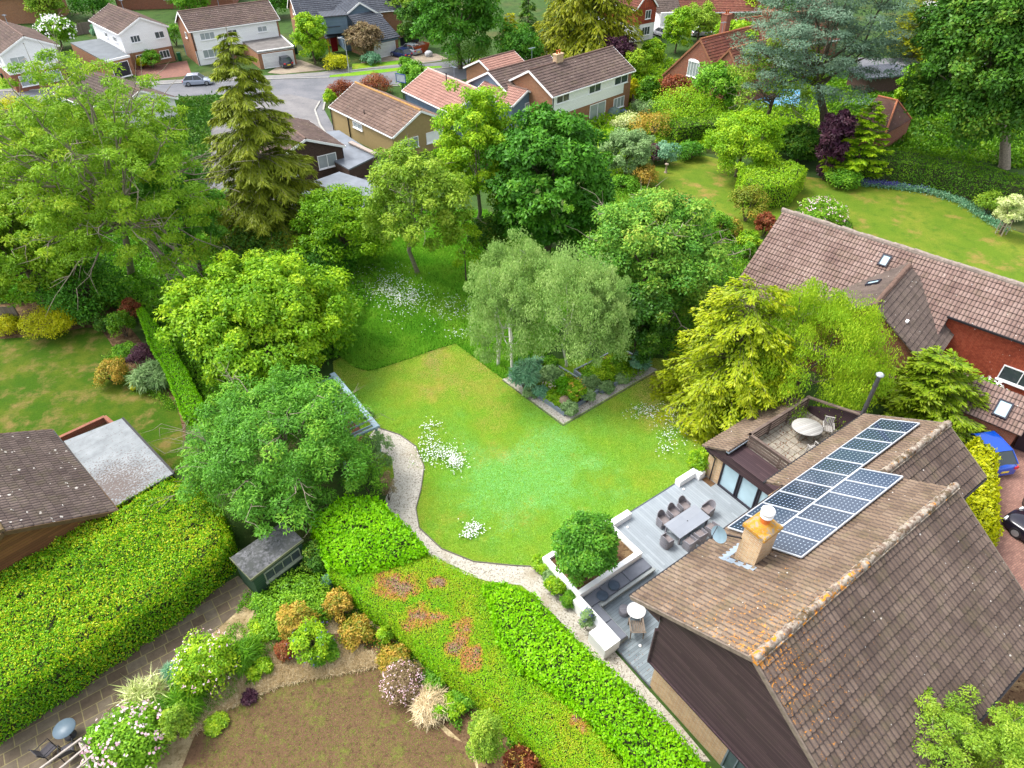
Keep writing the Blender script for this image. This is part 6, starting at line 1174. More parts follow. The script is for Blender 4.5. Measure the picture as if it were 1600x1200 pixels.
# bins
def bin_(label, p, col, h=1.1, w_=.55, rz=.3):
    t = thing('wheelie_bin', label, 'bin', tuple(p[:2]) + (0.02,), rz); m = MB(); a = w_ / 2 * .8; b = w_ / 2
    m.add([(x * a, y * a, .05) for x, y in ((-1, -1), (1, -1), (1, 1), (-1, 1))] + [(x * b, y * b * 1.15, h) for x, y in ((-1, -1), (1, -1), (1, 1), (-1, 1))], [(3, 2, 1, 0), (4, 5, 6, 7)] + [(i, (i + 1) % 4, 4 + (i + 1) % 4, 4 + i) for i in range(4)]); m.build('body', plain('bin_' + label[:8], col, .6, .1), t, world=False)
    m = MB(); m.bev((0, 0, h + .05), (w_ * 1.08, w_ * 1.3, .1), 0, .04); m.bar((-w_ / 2, w_ * .65, h), (w_ / 2, w_ * .65, h), .05); m.build('lid', plain('bin_' + label[:8], col), t, world=False)
bin_('black wheelie bin beside the blue hatchback', G(1594, 700), C(62, 48, 58), 1.35, .85, .9); bin_('green wheelie bin beside the second white gabled house', G(282, 95), C(25, 110, 60)); bin_('dark wheelie bin beside the double garage door', G(463, 84), C(35, 70, 60)); bin_('dark green bin beside the leftmost white house', G(10, 128), C(30, 60, 45))
m = MB(); m.box((0, 0, .8), (.2, 2.4, 1.6)); o = m.build('blue_board', plain('cyan_board', C(40, 150, 200), .5)); o.location = G(298, 88); o.rotation_euler = (0, 0, R(50)); tag(o, 'bright blue board leaning beside the orange brick end wall', 'board')
# lamp posts
def lamp(label, b, h, arm=(1.0, 0), mat=None):
    p = G(*b); t = thing('street_lamp', label, 'street lamp', tuple(p)); mat = mat or plain('lamp_steel', C(185, 190, 190), .5, .05); m = MB(); m.tube([(0, 0, 0), (0, 0, 1.2), (0, 0, 1.25), (0, 0, h)], [.09, .09, .055, .045], 8); m.tube([(0, 0, h), (arm[0] * .5, arm[1] * .5, h + .12), (arm[0], arm[1], h + .15)], .035, 6); m.build('post', mat, t, world=False)
    m = MB(); m.bev((arm[0] * 1.25, arm[1] * 1.25, h + .14), (.6 if arm[0] else .25, .25 if arm[0] else .6, .12), 0, .04); m.build('lamp_head', mat, t, world=False)
lamp('grey street lamp on the verge before the blue house', (546, 114), 4.6, (-.6, .2)); lamp('tall street lamp with arm rising behind the white-fronted house', (886, 96), 7.5, (1.1, .2)); lamp('grey lamp post leaning beside the right-hand road', (1453, 96), 5.2, (.5, .3))
# satellite dish + basketball hoop + bits
hp = thing('basketball_hoop', 'blue-framed basketball backboard beside the salmon roof', 'basketball hoop', tuple(G(630, 160)[:2]) + (0,), R(-30)); m = MB(); m.box((0, 0, 3.1), (1.5, .06, 1.0)); bbd = m.build('backboard', plain('board_pale', C(200, 210, 220), .4), hp, world=False)
m = MB(); [m.bar(a, b, .08) for a, b in (((-.75, -.02, 2.6), (.75, -.02, 2.6)), ((-.75, -.02, 3.6), (.75, -.02, 3.6)), ((-.75, -.02, 2.6), (-.75, -.02, 3.6)), ((.75, -.02, 2.6), (.75, -.02, 3.6)))]; m.build('rim_frame', plain('hoop_blue', C(60, 90, 170), .5), bbd, world=False); m = MB(); m.tube([(0, .2, 0), (0, .1, 3)], .06, 8); m.build('post', DKM, hp, world=False)
for lab, p, s in (('covered barbecue under a pale green cover on the patio', (958, 184), 1.0), ('blue barrel beside the covered barbecue', (973, 180), .6)):
    m = MB(); m.lathe([(.7 * s, 0), (.75 * s, .6 * s), (.6 * s, 1.1 * s), (.2, 1.3 * s), (.02, 1.32 * s)], (0, 0, 0), 12, sx=1.2); o = m.build('covered_barbecue' if s == 1 else 'barrel', plain('cover_' + str(s), C(125, 150, 140) if s == 1 else C(110, 130, 160), .7, .15, 3)); o.location = G(*p); tag(o, lab, 'barbecue' if s == 1 else 'barrel')
m = MB(); m.lathe([(.2, 0), (.18, .1), (.1, .2), (.1, .8), (.2, .9), (.22, 1.0), (.02, 1.02)], (0, 0, 0), 12); o = m.build('stone_pedestal', plain('stone_pale', C(200, 180, 160), .9)); o.location = G(1040, 270); tag(o, 'small pale stone pedestal at the edge of the right-hand lawn', 'pedestal')
# staked young tree support
sp3 = thing('tree_stake', 'white timber frame staking the young variegated tree', 'stake', tuple(G(1563, 366)), .4); m = MB()
for x, y in ((-.3, -.3), (.3, -.3), (.3, .3), (-.3, .3)): m.bar((x, y, 0), (x, y, 1.5), .06)
for a, b in (((-.3, -.3), (.3, -.3)), ((.3, -.3), (.3, .3)), ((.3, .3), (-.3, .3)), ((-.3, .3), (-.3, -.3))): m.bar((*a, 1.35), (*b, 1.35), .05); m.bar((*a, .9), (*b, .9), .04)
m.build('frame', plain('stake_white', C(200, 185, 170), .8), sp3, world=False)
# fences
def fence(label, pts, h, mat, z=0, post=2.2):
    P = [G(*p) for p in pts]; t = thing('fence', label, 'fence', tuple(P[0])); m = MB()
    for a, b in zip(P[:-1], P[1:]): m.bar(a + [0, 0, h / 2], b + [0, 0, h / 2], .05, h)
    m.build('panel', mat, t)
    for a, b in zip(P[:-1], P[1:]):
        n = max(1, int(np.linalg.norm(b - a) / post))
        for k in range(n + 1): q = a + (b - a) * k / n; mm = MB(); mm.bar(q, q + [0, 0, h + .08], .1); mm.build('post', mat, t)
FN = boardmat('fence_boards', C(120, 108, 98), C(150, 138, 125), C(80, 70, 62), .13, 'X', 9, .85, .08)
fence('weathered close-board fence behind the yellow shrubs at left', [(-40, 512), (38, 510)], 1.8, FN); fence('grey panel fence behind the white-fronted house patio', [(975, 158), (995, 178)], 1.8, FN); fence('grey fence between the two white gabled houses', [(100, 58), (155, 50)], 1.8, FN); fence('pale fence along the far side of the middle-distance gardens', [(400, 360), (560, 300)], 1.6, FN)
fence('dark fence beside the blue car garage drive', [(627, 78), (655, 70)], 1.8, boardmat('fence_dark', C(60, 65, 80), C(75, 80, 95), C(40, 42, 50), .13, 'X', 9, .85, .08))
m = MB(); m.box((0, 0, .6), (2.2, .06, .3)); m.bar((-.8, 0, 0), (-.8, 0, .6), .08); m.bar((.8, 0, 0), (.8, 0, .6), .08); o = m.build('street_nameplate', plain('sign_white', C(225, 228, 230, .8), .5)); o.location = G(707, 90); o.rotation_euler = (0, 0, .1); tag(o, 'low white street nameplate on two posts under the dark tree', 'sign')
# ================================================================ hedges
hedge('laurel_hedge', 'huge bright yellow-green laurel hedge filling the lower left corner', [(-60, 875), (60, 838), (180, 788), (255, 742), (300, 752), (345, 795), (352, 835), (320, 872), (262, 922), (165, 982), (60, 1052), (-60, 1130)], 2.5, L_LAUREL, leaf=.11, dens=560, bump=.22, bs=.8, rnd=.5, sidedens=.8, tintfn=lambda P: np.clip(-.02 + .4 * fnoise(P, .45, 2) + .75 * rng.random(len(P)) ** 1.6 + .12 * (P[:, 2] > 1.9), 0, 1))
hedge('lime_hedge', 'bright lime hedge block between the gravel path and the clipped flat hedge', [(482, 808), (540, 770), (590, 775), (650, 832), (668, 858), (600, 880), (550, 890), (512, 880)], 2.2, L_LIME, leaf=.16, dens=300, bump=.2, bs=1.0, rnd=.4)
dead = [(620, 912, 38, 26), (662, 965, 34, 24), (720, 1000, 24, 40), (735, 1030, 20, 22), (905, 1125, 16, 26), (683, 912, 14, 12)]
def htint(P):
    b = .06 + .28 * fnoise(P, .7, 4) + .25 * rng.random(len(P)) + .15 * fnoise(P, 2.2, 8); v = P - np.array([0, 0, CAM_H]); dz = v @ _F; X = 800 + FPX * v[:, 0] / dz; Y = 600 - FPX * (v @ _U) / dz
    for x, y, a, c in dead:
        q = ((X - x) / a) ** 2 + ((Y - y) / c) ** 2 + (fnoise(P, 1.7, int(x)) - .5) * 2.2; k = (P[:, 2] > 1.2) & (rng.random(len(P)) < np.clip((1.3 - q) * 1.5, 0, .93)); b[k] = np.clip(1.0 - .36 * np.clip(q[k] + .25, 0, 1.4) + .16 * (rng.random(k.sum()) - .5) + .5 * (fnoise(P[k], 2.6, 5) - .5), .5, 1); kk = k & (rng.random(len(P)) < .06); b[kk] = .2 + .3 * rng.random(kk.sum())
        pass
    return b
hedge('clipped_hedge', 'wide flat-topped clipped hedge with orange and brown dead patches', [(512, 885), (550, 892), (600, 884), (668, 862), (745, 900), (765, 935), (775, 985), (800, 1035), (850, 1075), (905, 1110), (935, 1150), (1085, 1330), (1000, 1330), (820, 1150), (755, 1085), (690, 1040), (620, 975), (560, 930)], 1.75, L_HTOP, leaf=.075, dens=1250, bump=.05, bs=1.2, rnd=.12, flat=.35, aspect=.5, tintfn=htint, sidedens=.7)
hedge('lime_hedge', 'long bright lime hedge running beside the gravel path towards the house gable', [(757, 910), (790, 905), (835, 925), (870, 965), (905, 1000), (960, 1045), (1010, 1095), (1060, 1140), (1215, 1330), (1110, 1330), (960, 1160), (925, 1118), (870, 1078), (815, 1045), (778, 990), (765, 945)], 2.2, L_LIME, leaf=.14, dens=330, bump=.2, bs=1.1, rnd=.35)
hedge('narrow_hedge', 'narrow lime-green clipped hedge beside the left-hand lawn', [(213, 483), (222, 478), (250, 512), (290, 575), (318, 632), (300, 652), (282, 640), (262, 590), (235, 540)], 1.7, L_LIME, leaf=.10, dens=560, bump=.12, rnd=.2, tintfn=lambda P: .25 * fnoise(P, 1, 2) + .45 * rng.random(len(P)))
hedge('yew_hedge', 'long dark green clipped hedge behind the right-hand lawn', [(1335, 238), (1355, 226), (1420, 232), (1480, 242), (1560, 262), (1640, 285), (1640, 300), (1560, 282), (1480, 262), (1400, 250), (1345, 248)], 2.5, L_DHEDGE, leaf=.16, dens=110, bump=.1, bs=.6, rnd=.2)
hedge('clipped_hedge', 'tall square-cut hedge behind the round light green tree', [(1040, 186), (1110, 180), (1140, 172), (1150, 178), (1120, 192), (1060, 198)], 2.4, L_DHEDGE, leaf=.2, dens=90, bump=.08, rnd=.15, tintfn=lambda P: np.clip(.25 + .4 * fnoise(P, .8, 2) + .35 * rng.random(len(P)), 0, 1))
hedge('clipped_hedge', 'square-topped light green hedge block on the right-hand lawn', [(1155, 262), (1190, 248), (1240, 250), (1262, 262), (1240, 285), (1195, 292), (1165, 285)], 2.5, L_CHEST, leaf=.17, dens=160, bump=.15, rnd=.3)
hedge('golden_hedge', 'feathery golden hedge between the brown gable roof and the brick driveway', [(1500, 700), (1530, 680), (1560, 705), (1562, 760), (1565, 830), (1540, 850), (1515, 800), (1490, 750)], 1.9, L_YEL, leaf=.2, dens=260, bump=.22, bs=1.2, rnd=.5, tintfn=lambda P: .5 * rng.random(len(P)) + .2 * fnoise(P, .8, 3))
hedge('clipped_hedge', 'dark clipped hedge along the far road below the half-timbered house', [(1440, 72), (1470, 60), (1530, 58), (1532, 68), (1475, 76)], 2.0, L_DHEDGE, leaf=.25, dens=60, bump=.1)
hedge('clipped_hedge', 'small bright topiary block beside the right-hand road', [(1410, 105), (1425, 100), (1448, 112), (1440, 124), (1418, 118)], 2.0, L_LIME, leaf=.25, dens=70, bump=.1, tintfn=lambda P: .4 * rng.random(len(P)))
hedge('box_edging', 'low curved box edging round the rose bed beyond the long roof', [(1236, 330), (1250, 322), (1256, 330), (1242, 340)], .5, L_MID, leaf=.12, dens=200, bump=.05)
hedge('box_edging', 'curved low box edging at the right end of the rose bed', [(1310, 348), (1325, 340), (1334, 348), (1330, 358), (1312, 364)], .6, L_MID, leaf=.12, dens=200, bump=.05)
# ================================================================ trees, back to front
B = broadleaf
conifer('golden_conifer', 'very large golden conifer behind the white-fronted house', (832, -70, 1000, 98), L_GOLDD, base=(915, 100), topz=20, r=9.5, nb=16, whorl=.7, K=120, leaf=.7, droop=.25, power=.55, hang=1.2, fan=.3, aspect=.35)
B('dense_tree', 'dense dark green tree at top centre left of the yellow conifer', (645, -80, 785, 92), L_DARK, th=.8, leaf=.5, n=150, K=150, cr=.17)
conifer('yellow_conifer', 'slim yellow conifer between dense dark tree and golden conifer', (778, 15, 815, 105), L_YEL, base=(797, 106), nb=12, whorl=.45, K=60, leaf=.4, droop=.2, power=.6, hang=.2, aspect=.4)
conifer('golden_conifer', 'golden conifer above the right-hand road, left of the half-timbered house', (1370, -40, 1478, 92), L_GOLDD, base=(1425, 92), nb=13, whorl=.6, K=90, leaf=.6, droop=.05, power=.6, hang=.1, rise=.3, fan=.3)
conifer('dark_fir', 'dark slender fir beside the big golden conifer', (805, -30, 845, 55), L_DEEP, base=(825, 58), nb=11, whorl=.6, K=60, leaf=.5)
for lab, bb, mt, kw in (
    ('bushy green tree before the blue house brick end', (458, 18, 512, 92), L_CHEST, dict(th=.5)),
    ('brown twiggy shrub tree before the blue house front', (540, 38, 598, 82), L_GREYB, dict(th=.8, bare=14)),
    ('dark evergreen behind the blue house garage', (618, 5, 668, 72), L_DEEP, dict(th=.3)),
    ('olive tree at the back right of the blue house', (590, -20, 660, 40), L_OLIVE, dict(th=1)),
    ('rounded garden tree beyond the leftmost white house', (60, 28, 115, 72), L_TUBER, dict(th=.3, flowers=(F_WHITE, 120, .35))),
    ('tree at top left beside the far orange brick house', (40, -20, 105, 30), L_OLIVE, dict(th=.5)),
    ('dark tree row at the top behind the second white house', (100, -30, 175, 22), L_DARK, dict(th=.5)),
    ('dark broad tree behind the brick ended house', (255, -30, 330, 18), L_MID, dict(th=.5)),
    ('tree behind the right end of the brick ended house', (395, -25, 460, 20), L_DARK, dict(th=.5)),
    ('ball-shaped clipped light green tree beyond the white-fronted house', (1000, 64, 1040, 100), L_CHEST, dict(th=.3)),
    ('purple-leaved tree behind the white-fronted house roof', (930, 55, 995, 105), L_PURPLE, dict(th=1)),
    ('pale olive bush tree right of the white-fronted house', (975, 78, 1015, 120), L_WILLOW, dict(th=.3)),
    ('loose green tree below the tile-hung house', (1035, 15, 1085, 75), L_CHEST, dict(th=.5)),
    ('tawny green tree behind the cottage ridge', (1065, 5, 1125, 55), L_OLIVE, dict(th=.8)),
    ('green climber tree over the cottage roof ridge', (1118, 36, 1185, 62), L_CHEST, dict(th=5.0, zmin=.35)),
    ('green spreading tree by the top edge near the distant brick house', (1140, -10, 1200, 30), L_CHEST, dict(th=.8)),
    ('dark tree behind the blue cedar at the top edge', (1190, -40, 1260, 30), L_DARK, dict(th=1)),
    ('reddish brown shrub tree below the cottage gable', (1020, 118, 1088, 172), L_COPPER, dict(th=.3)),
    ('mid green tree below the cottage window', (1075, 98, 1165, 168), L_MID, dict(th=.6)),
    ('dark columnar evergreen beside the white-fronted house fence', (995, 118, 1030, 175), L_DHEDGE, dict(th=.1)),
    ('small golden shrub tree beside the brick end of the white-fronted house', (975, 125, 1000, 160), L_YEL, dict(th=.3)),
    ('deep green understorey tree behind the big golden conifer', (770, 40, 850, 110), L_DARK, dict(th=.3)),
    ('bright green tree before the road beside the beige bungalow', (618, 98, 680, 142), L_MID, dict(th=.3)),
    ('purple plum tree in the shade under the blue cedar', (1278, 168, 1332, 266), L_PURPLE, dict(th=1)),
    ('dark holly behind the square hedge near the pool', (1215, 195, 1290, 250), L_DEEP, dict(th=.3)),
    ('yellow-green tree at the far left edge above the lawn', (-60, 150, 60, 300), L_OLIVE, dict(th=1)),
    ('loose green tree between cedar and dark sycamore', (1400, 100, 1450, 190), L_CHEST, dict(th=.5)),
):
    B('garden_tree', lab, bb, mt, **dict(dict(leaf=.34, n=70, K=110, cr=.22, twigs=False), **kw))
# blue cedar: tiers of flat plates
B('blue_cedar', 'large blue-grey cedar with layered drooping limbs at top right', (1145, -60, 1420, 205), L_CEDAR, th=2.5, leaf=.30, n=250, K=220, cr=.14, flat=.2, aspect=.34, lob=.4, zmin=.8, rzf=1.05, inner=.35, tips=24, tr=.5, base=(1288, 232), up=1.2)
B('feathery_tree', 'feathery olive-green tree with pale bare twigs beside the blue cedar', (1140, 55, 1290, 200), L_OLIVE, th=2.2, leaf=.24, n=90, K=100, cr=.15, bare=26, lob=.5, tips=14)
B('dark_tree', 'huge dark green tree with visible trunk at the right edge', (1420, -90, 1690, 262), L_DEEP, th=1.2, leaf=.36, n=480, K=230, cr=.12, lob=.2, base=(1568, 262), tr=.55, tips=14, bark=BARKG)
B('round_tree', 'round light green tree on the right-hand lawn', (1102, 172, 1222, 272), L_CHEST, th=.5, leaf=.22, n=130, K=170, cr=.17, tlo=.15)
conifer('bright_conifer', 'airy bright green small conifer before the dark clipped hedge', (1280, 150, 1380, 278), L_CHEST, base=(1330, 280), nb=12, whorl=.45, K=170, leaf=.36, droop=.1, power=.8, hang=.3, rise=.3, gaps=.1, aspect=.45, r=3.2)
B('variegated_tree', 'small young tree with pale variegated leaves in a white stake frame', (1555, 303, 1605, 352), L_WHITEV, th=1.2, leaf=.16, n=50, K=90, cr=.22, base=(1562, 366))
B('blossom_bush', 'large rounded grey-green bush left of the right-hand lawn', (940, 200, 1022, 278), L_GREY, th=.2, leaf=.2, n=110, K=150, cr=.17)
# left-hand trees
B('robinia', 'big feathery open-crowned tree with pale bare branches at upper left', (5, 100, 335, 470), L_ROBIN, th=2.4, leaf=.22, n=460, K=170, cr=.08, base=(207, 432), tr=.3, bare=60, lob=.6, tips=34, inner=.25, flat=.45, aspect=.42, bark=BARKG, low=-.85)
B('background_tree', 'feathery green tree in front of the far left bungalow', (-60, 290, 130, 490), L_ROBIN, th=.6, leaf=.22, n=170, K=190, cr=.13, lob=.4)
B('background_tree', 'feathery tree filling the gap between the big open tree and the spruce', (215, 215, 345, 430), L_ASH, th=1.0, leaf=.22, n=170, K=190, cr=.13, lob=.4, bare=14)
B('background_tree', 'light green tree by the street behind the big feathery tree', (40, 150, 200, 290), L_ROBIN, th=1.0, leaf=.26, n=130, K=150, cr=.15, lob=.4)
B('background_tree', 'yellow-green tree at the far left beyond the big feathery tree', (-90, 215, 90, 450), L_OLIVE, th=1.2, leaf=.28, n=150, K=150, cr=.15)
conifer('spruce', 'tall drooping spruce standing right of the big feathery tree', (292, 38, 505, 385), L_SPRUCE, base=(437, 386), th=2.0, nb=14, whorl=.6, K=380, leaf=.42, droop=.34, power=.72, hang=1.4, fan=.2, aspect=.24, bark=BARKG, rise=.3, r=5.8)
B('broad_tree', 'dense bright green understorey tree right of the spruce', (455, 285, 610, 420), L_CHEST, th=.5, leaf=.22, n=120, K=170, cr=.17, tlo=.0, thi=.7)
B('walnut', 'loose yellow-green tree with forked trunk behind the daisies', (556, 225, 735, 412), L_OLIVE, th=2.4, leaf=.24, n=150, K=160, cr=.14, base=(652, 428), tr=.2, bare=10, lob=.45, bark=BARKG)
B('walnut', 'taller fresh green tree between the forked tree and dark chestnut', (672, 138, 815, 350), L_CHEST, th=2.4, leaf=.24, n=190, K=170, cr=.14, base=(744, 380), tr=.2, lob=.4, bark=BARKG)
B('small_ash', 'tall thin bright sapling beside the dark chestnut trunk', (700, 325, 750, 425), L_CHEST, th=1.0, leaf=.2, n=30, K=80, cr=.25, tr=.06)
B('horse_chestnut', 'dense deep green domed chestnut tree at the centre', (755, 165, 962, 402), L_DARK, th=.6, leaf=.34, n=300, K=180, cr=.115, tr=.3, lob=.3, tlo=.05, thi=.85, inner=.65, zmin=.9)
B('sycamore', 'grey-green tree with brown dying tips right of the centre chestnut', (890, 292, 1140, 512), L_SYC, th=.3, leaf=.24, n=260, K=180, cr=.125, lob=.4, tlo=.05, thi=.85, bare=30)
B('yew_tree', 'dark understorey tree between birches and golden cypress', (940, 430, 1050, 580), L_DEEP, th=.1, leaf=.24, n=90, K=150, cr=.2)
for lab, bb, bs_ in (('weeping silver birch, leftmost of the group, above two slim white trunks', (722, 402, 850, 578), (779, 571)), ('weeping silver birch behind the other birches', (735, 355, 870, 500), (800, 577)), ('largest weeping silver birch, over the raised bed', (800, 378, 985, 582), (885, 572)), ('weeping silver birch nearest the golden cypress', (880, 405, 1000, 575), (907, 558))):
    B('silver_birch', lab, bb, L_BIRCH, th=2.2, leaf=.15, n=130, K=190, cr=.15, base=bs_, tr=.1, weep=1.2, lob=.4, bark=plain('birch_bark', C(225, 222, 212, .8), .8, .15, 9), group='silver birches by the raised bed', inner=.3, tips=12, flat=.6, twigs=True, aspect=.55)
m_ = MB()
for x, y in ((778, 571), (800, 577)):
    p = G(x, y)
    m_ = MB(); m_.tube([p - [0, 0, .1], p + [0, 0, 2], p + [rng.normal() * .1, .1, 4.2]], [.085, .07, .05], 8); o = m_.build('birch_trunk', MATS['birch_bark']); tag(o, 'slim white birch stem ' + ('nearest the meadow' if x < 790 else 'second from the meadow'), 'tree trunk')
conifer('golden_cypress', 'bright golden layered cypress beside the lawn', (1002, 405, 1235, 640), L_GOLD, base=(1132, 632), topz=9.6, th=.2, nb=17, whorl=.4, K=230, leaf=.26, droop=.2, power=.36, hang=.7, fan=.2, aspect=.42, rise=.12, r=4.9, gaps=.2)
B('golden_willow', 'feathery yellow-green tree between golden cypress and house', (1130, 432, 1392, 668), L_WILLOW, th=.2, leaf=.17, n=260, K=260, cr=.125, weep=.9, lob=.4, aspect=.32, inner=.6)
conifer('cypress', 'low spreading green cypress behind the roof terrace and flue', (1375, 548, 1570, 720), L_CYP, base=(1440, 658), topz=5.2, r=3.1, nb=14, whorl=.4, K=150, leaf=.3, droop=.1, power=.5, hang=.2, fan=.25, aspect=.4, rise=.25)
conifer('cypress', 'green cypress rising right behind the steel flue', (1360, 560, 1450, 640), L_CYP, base=(1420, 655), topz=5.6, r=2.4, nb=12, whorl=.4, K=110, leaf=.3, droop=.1, power=.5, hang=.2, fan=.25, aspect=.4, rise=.25)
B('maple', 'yellow-green broad tree left of the meadow, over the shed', (262, 392, 546, 600), L_CHEST, th=.8, leaf=.24, n=380, K=180, cr=.1, lob=.6, tr=.2, tlo=.05, inner=.5)
B('ash', 'feathery deep green tree with pale twigs above the green shed', (284, 572, 590, 820), L_ASH, th=.3, leaf=.18, n=340, K=220, cr=.1, lob=.45, tr=.2, bare=34, aspect=.4, inner=.5)
B('olive_shrub_tree', 'small grey-green tree hanging over the start of the gravel path', (560, 672, 615, 740), L_GREY, th=.5, leaf=.11, n=40, K=120, cr=.24, weep=.3, tr=.04)
B('near_birch', 'olive-green tree rising in front of the roof at the bottom right', (1375, 1075, 1640, 1330), L_OLIVE, th=2.0, leaf=.11, n=170, K=200, cr=.11, lob=.6, bare=26, aspect=.45, tr=.09, inner=.3, bark=BARKG)
B('corner_tree', 'small green tree in the bottom right corner beside the gutter end', (1560, 1090, 1660, 1230), L_MID, th=.5, leaf=.13, n=60, K=160, cr=.2)
B('near_sapling', 'leafy shoot beside the dark gable at the bottom edge', (1245, 1172, 1290, 1215), L_CHEST, th=2.2, leaf=.1, n=20, K=60, cr=.3, tr=.03)
# ================================================================ shrubs and flowers
S = shrub
S('rounded_bush', 'large rounded glossy bush in the white planter', (858, 792, 972, 920), L_DARK, leaf=.15, n=170, K=260, cr=.2, zmin=.95, th=.5, lob=.05, tlo=.2, thi=1)
for lab, bb, mt, kw in (
    ('bright green shrub in the narrow bed beside the white planter, upper', (832, 868, 868, 895), L_CHEST, {}),
    ('bluish grass clump in the narrow bed beside the white planter', (848, 890, 872, 912), L_GREY, {}),
    ('bright green shrub in the narrow bed, below the bluish clump', (852, 898, 885, 930), L_CHEST, {}),
    ('grassy green clump beside the lower planter corner', (875, 920, 905, 950), L_MID, dict(aspect=.25)),
    ('violet-flowered lavender against the white wall end', (905, 950, 928, 985), L_GREY, dict(flowers=(F_BLUE, 60, .05))),
    ('sprawling bright shrub at the brick pillar of the garden room', (1082, 690, 1130, 735), L_CHEST, {}),
    ('bright green climber beside the low tiled roof', (1120, 640, 1182, 690), L_CHEST, {}),
    ('small bush between lawn and golden cypress', (1076, 700, 1112, 738), L_CHEST, {}),
    ('blue-green iris clump at the left end of the raised bed', (800, 562, 842, 615), L_BLUEISH, dict(aspect=.12, leaf=.45, up=0)),
    ('dark blue-green catmint behind the iris clump', (822, 556, 850, 585), L_BLUEISH, {}),
    ('pale grey-green rounded leaves in the middle of the raised bed', (842, 572, 880, 602), L_GREY, dict(aspect=.9, leaf=.22)),
    ('lime green ground plant in the raised bed', (866, 588, 900, 620), L_LIME, dict(tlo=0, thi=.4)),
    ('yellow-green flowering plant in the raised bed', (885, 592, 915, 632), L_CHEST, dict(flowers=(F_YEL, 40, .1))),
    ('bluish lavender mound at the front corner of the raised bed', (878, 625, 905, 650), L_GREY, {}),
    ('bluish lavender mound at the left front of the raised bed', (832, 602, 856, 625), L_BLUEISH, {}),
    ('bluish lavender mound at the right side of the raised bed', (905, 605, 930, 632), L_GREY, {}),
    ('peach-flowered plant in the middle of the raised bed', (848, 592, 870, 610), L_CHEST, dict(flowers=(F_CREAM, 40, .14))),
    ('bluish mound on the left front of the right raised bed', (912, 588, 940, 610), L_GREY, {}),
    ('bluish mound in the middle front of the right raised bed', (960, 582, 985, 600), L_GREY, {}),
    ('light green clump inside the right raised bed', (922, 570, 965, 592), L_CHEST, {}),
    ('tall blue-green plant at the far end of the right raised bed', (985, 548, 1015, 585), L_BLUEISH, dict(leaf=.22, aspect=.3)),
    ('leafy green clump at the back of the right raised bed', (955, 555, 985, 578), L_MID, {}),
    ('dark green shrub under the grey-green small tree by the path', (545, 715, 612, 790), L_MID, dict(leaf=.1)),
    ('low heather strip on the path curve', (590, 735, 618, 785), L_GREYB, dict(leaf=.07)),
    ('low green carpet filling the left raised bed front', (848, 605, 885, 638), L_CHEST, dict(zmin=.25, rzf=.35)),
    ('pale lavender row along the left raised bed edge', (815, 600, 845, 622), L_GREY, {}),
    ('green carpet at the left of the right raised bed', (905, 572, 950, 600), L_MID, dict(zmin=.25, rzf=.35)),
    ('green carpet at the right of the right raised bed', (950, 562, 1005, 592), L_CHEST, dict(zmin=.25, rzf=.3)),
    ('pale bluish mound at the tip of the right raised bed', (935, 595, 960, 614), L_GREY, {}),
    ('yellow-green tuft behind the tan boulder', (868, 605, 895, 625), L_WILLOW, {}),
    ('green mound at the rear corner of the left raised bed', (845, 556, 875, 578), L_MID, {}),
    ('bluish mound at the right rear of the left raised bed', (895, 590, 925, 612), L_GREY, {}),
    ('small plant in front of the pergola corner', (562, 638, 582, 655), L_GREY, {}),
): S('border_plant', lab, bb, mt, **dict(dict(leaf=.12, n=26, K=110, cr=.32), **kw))
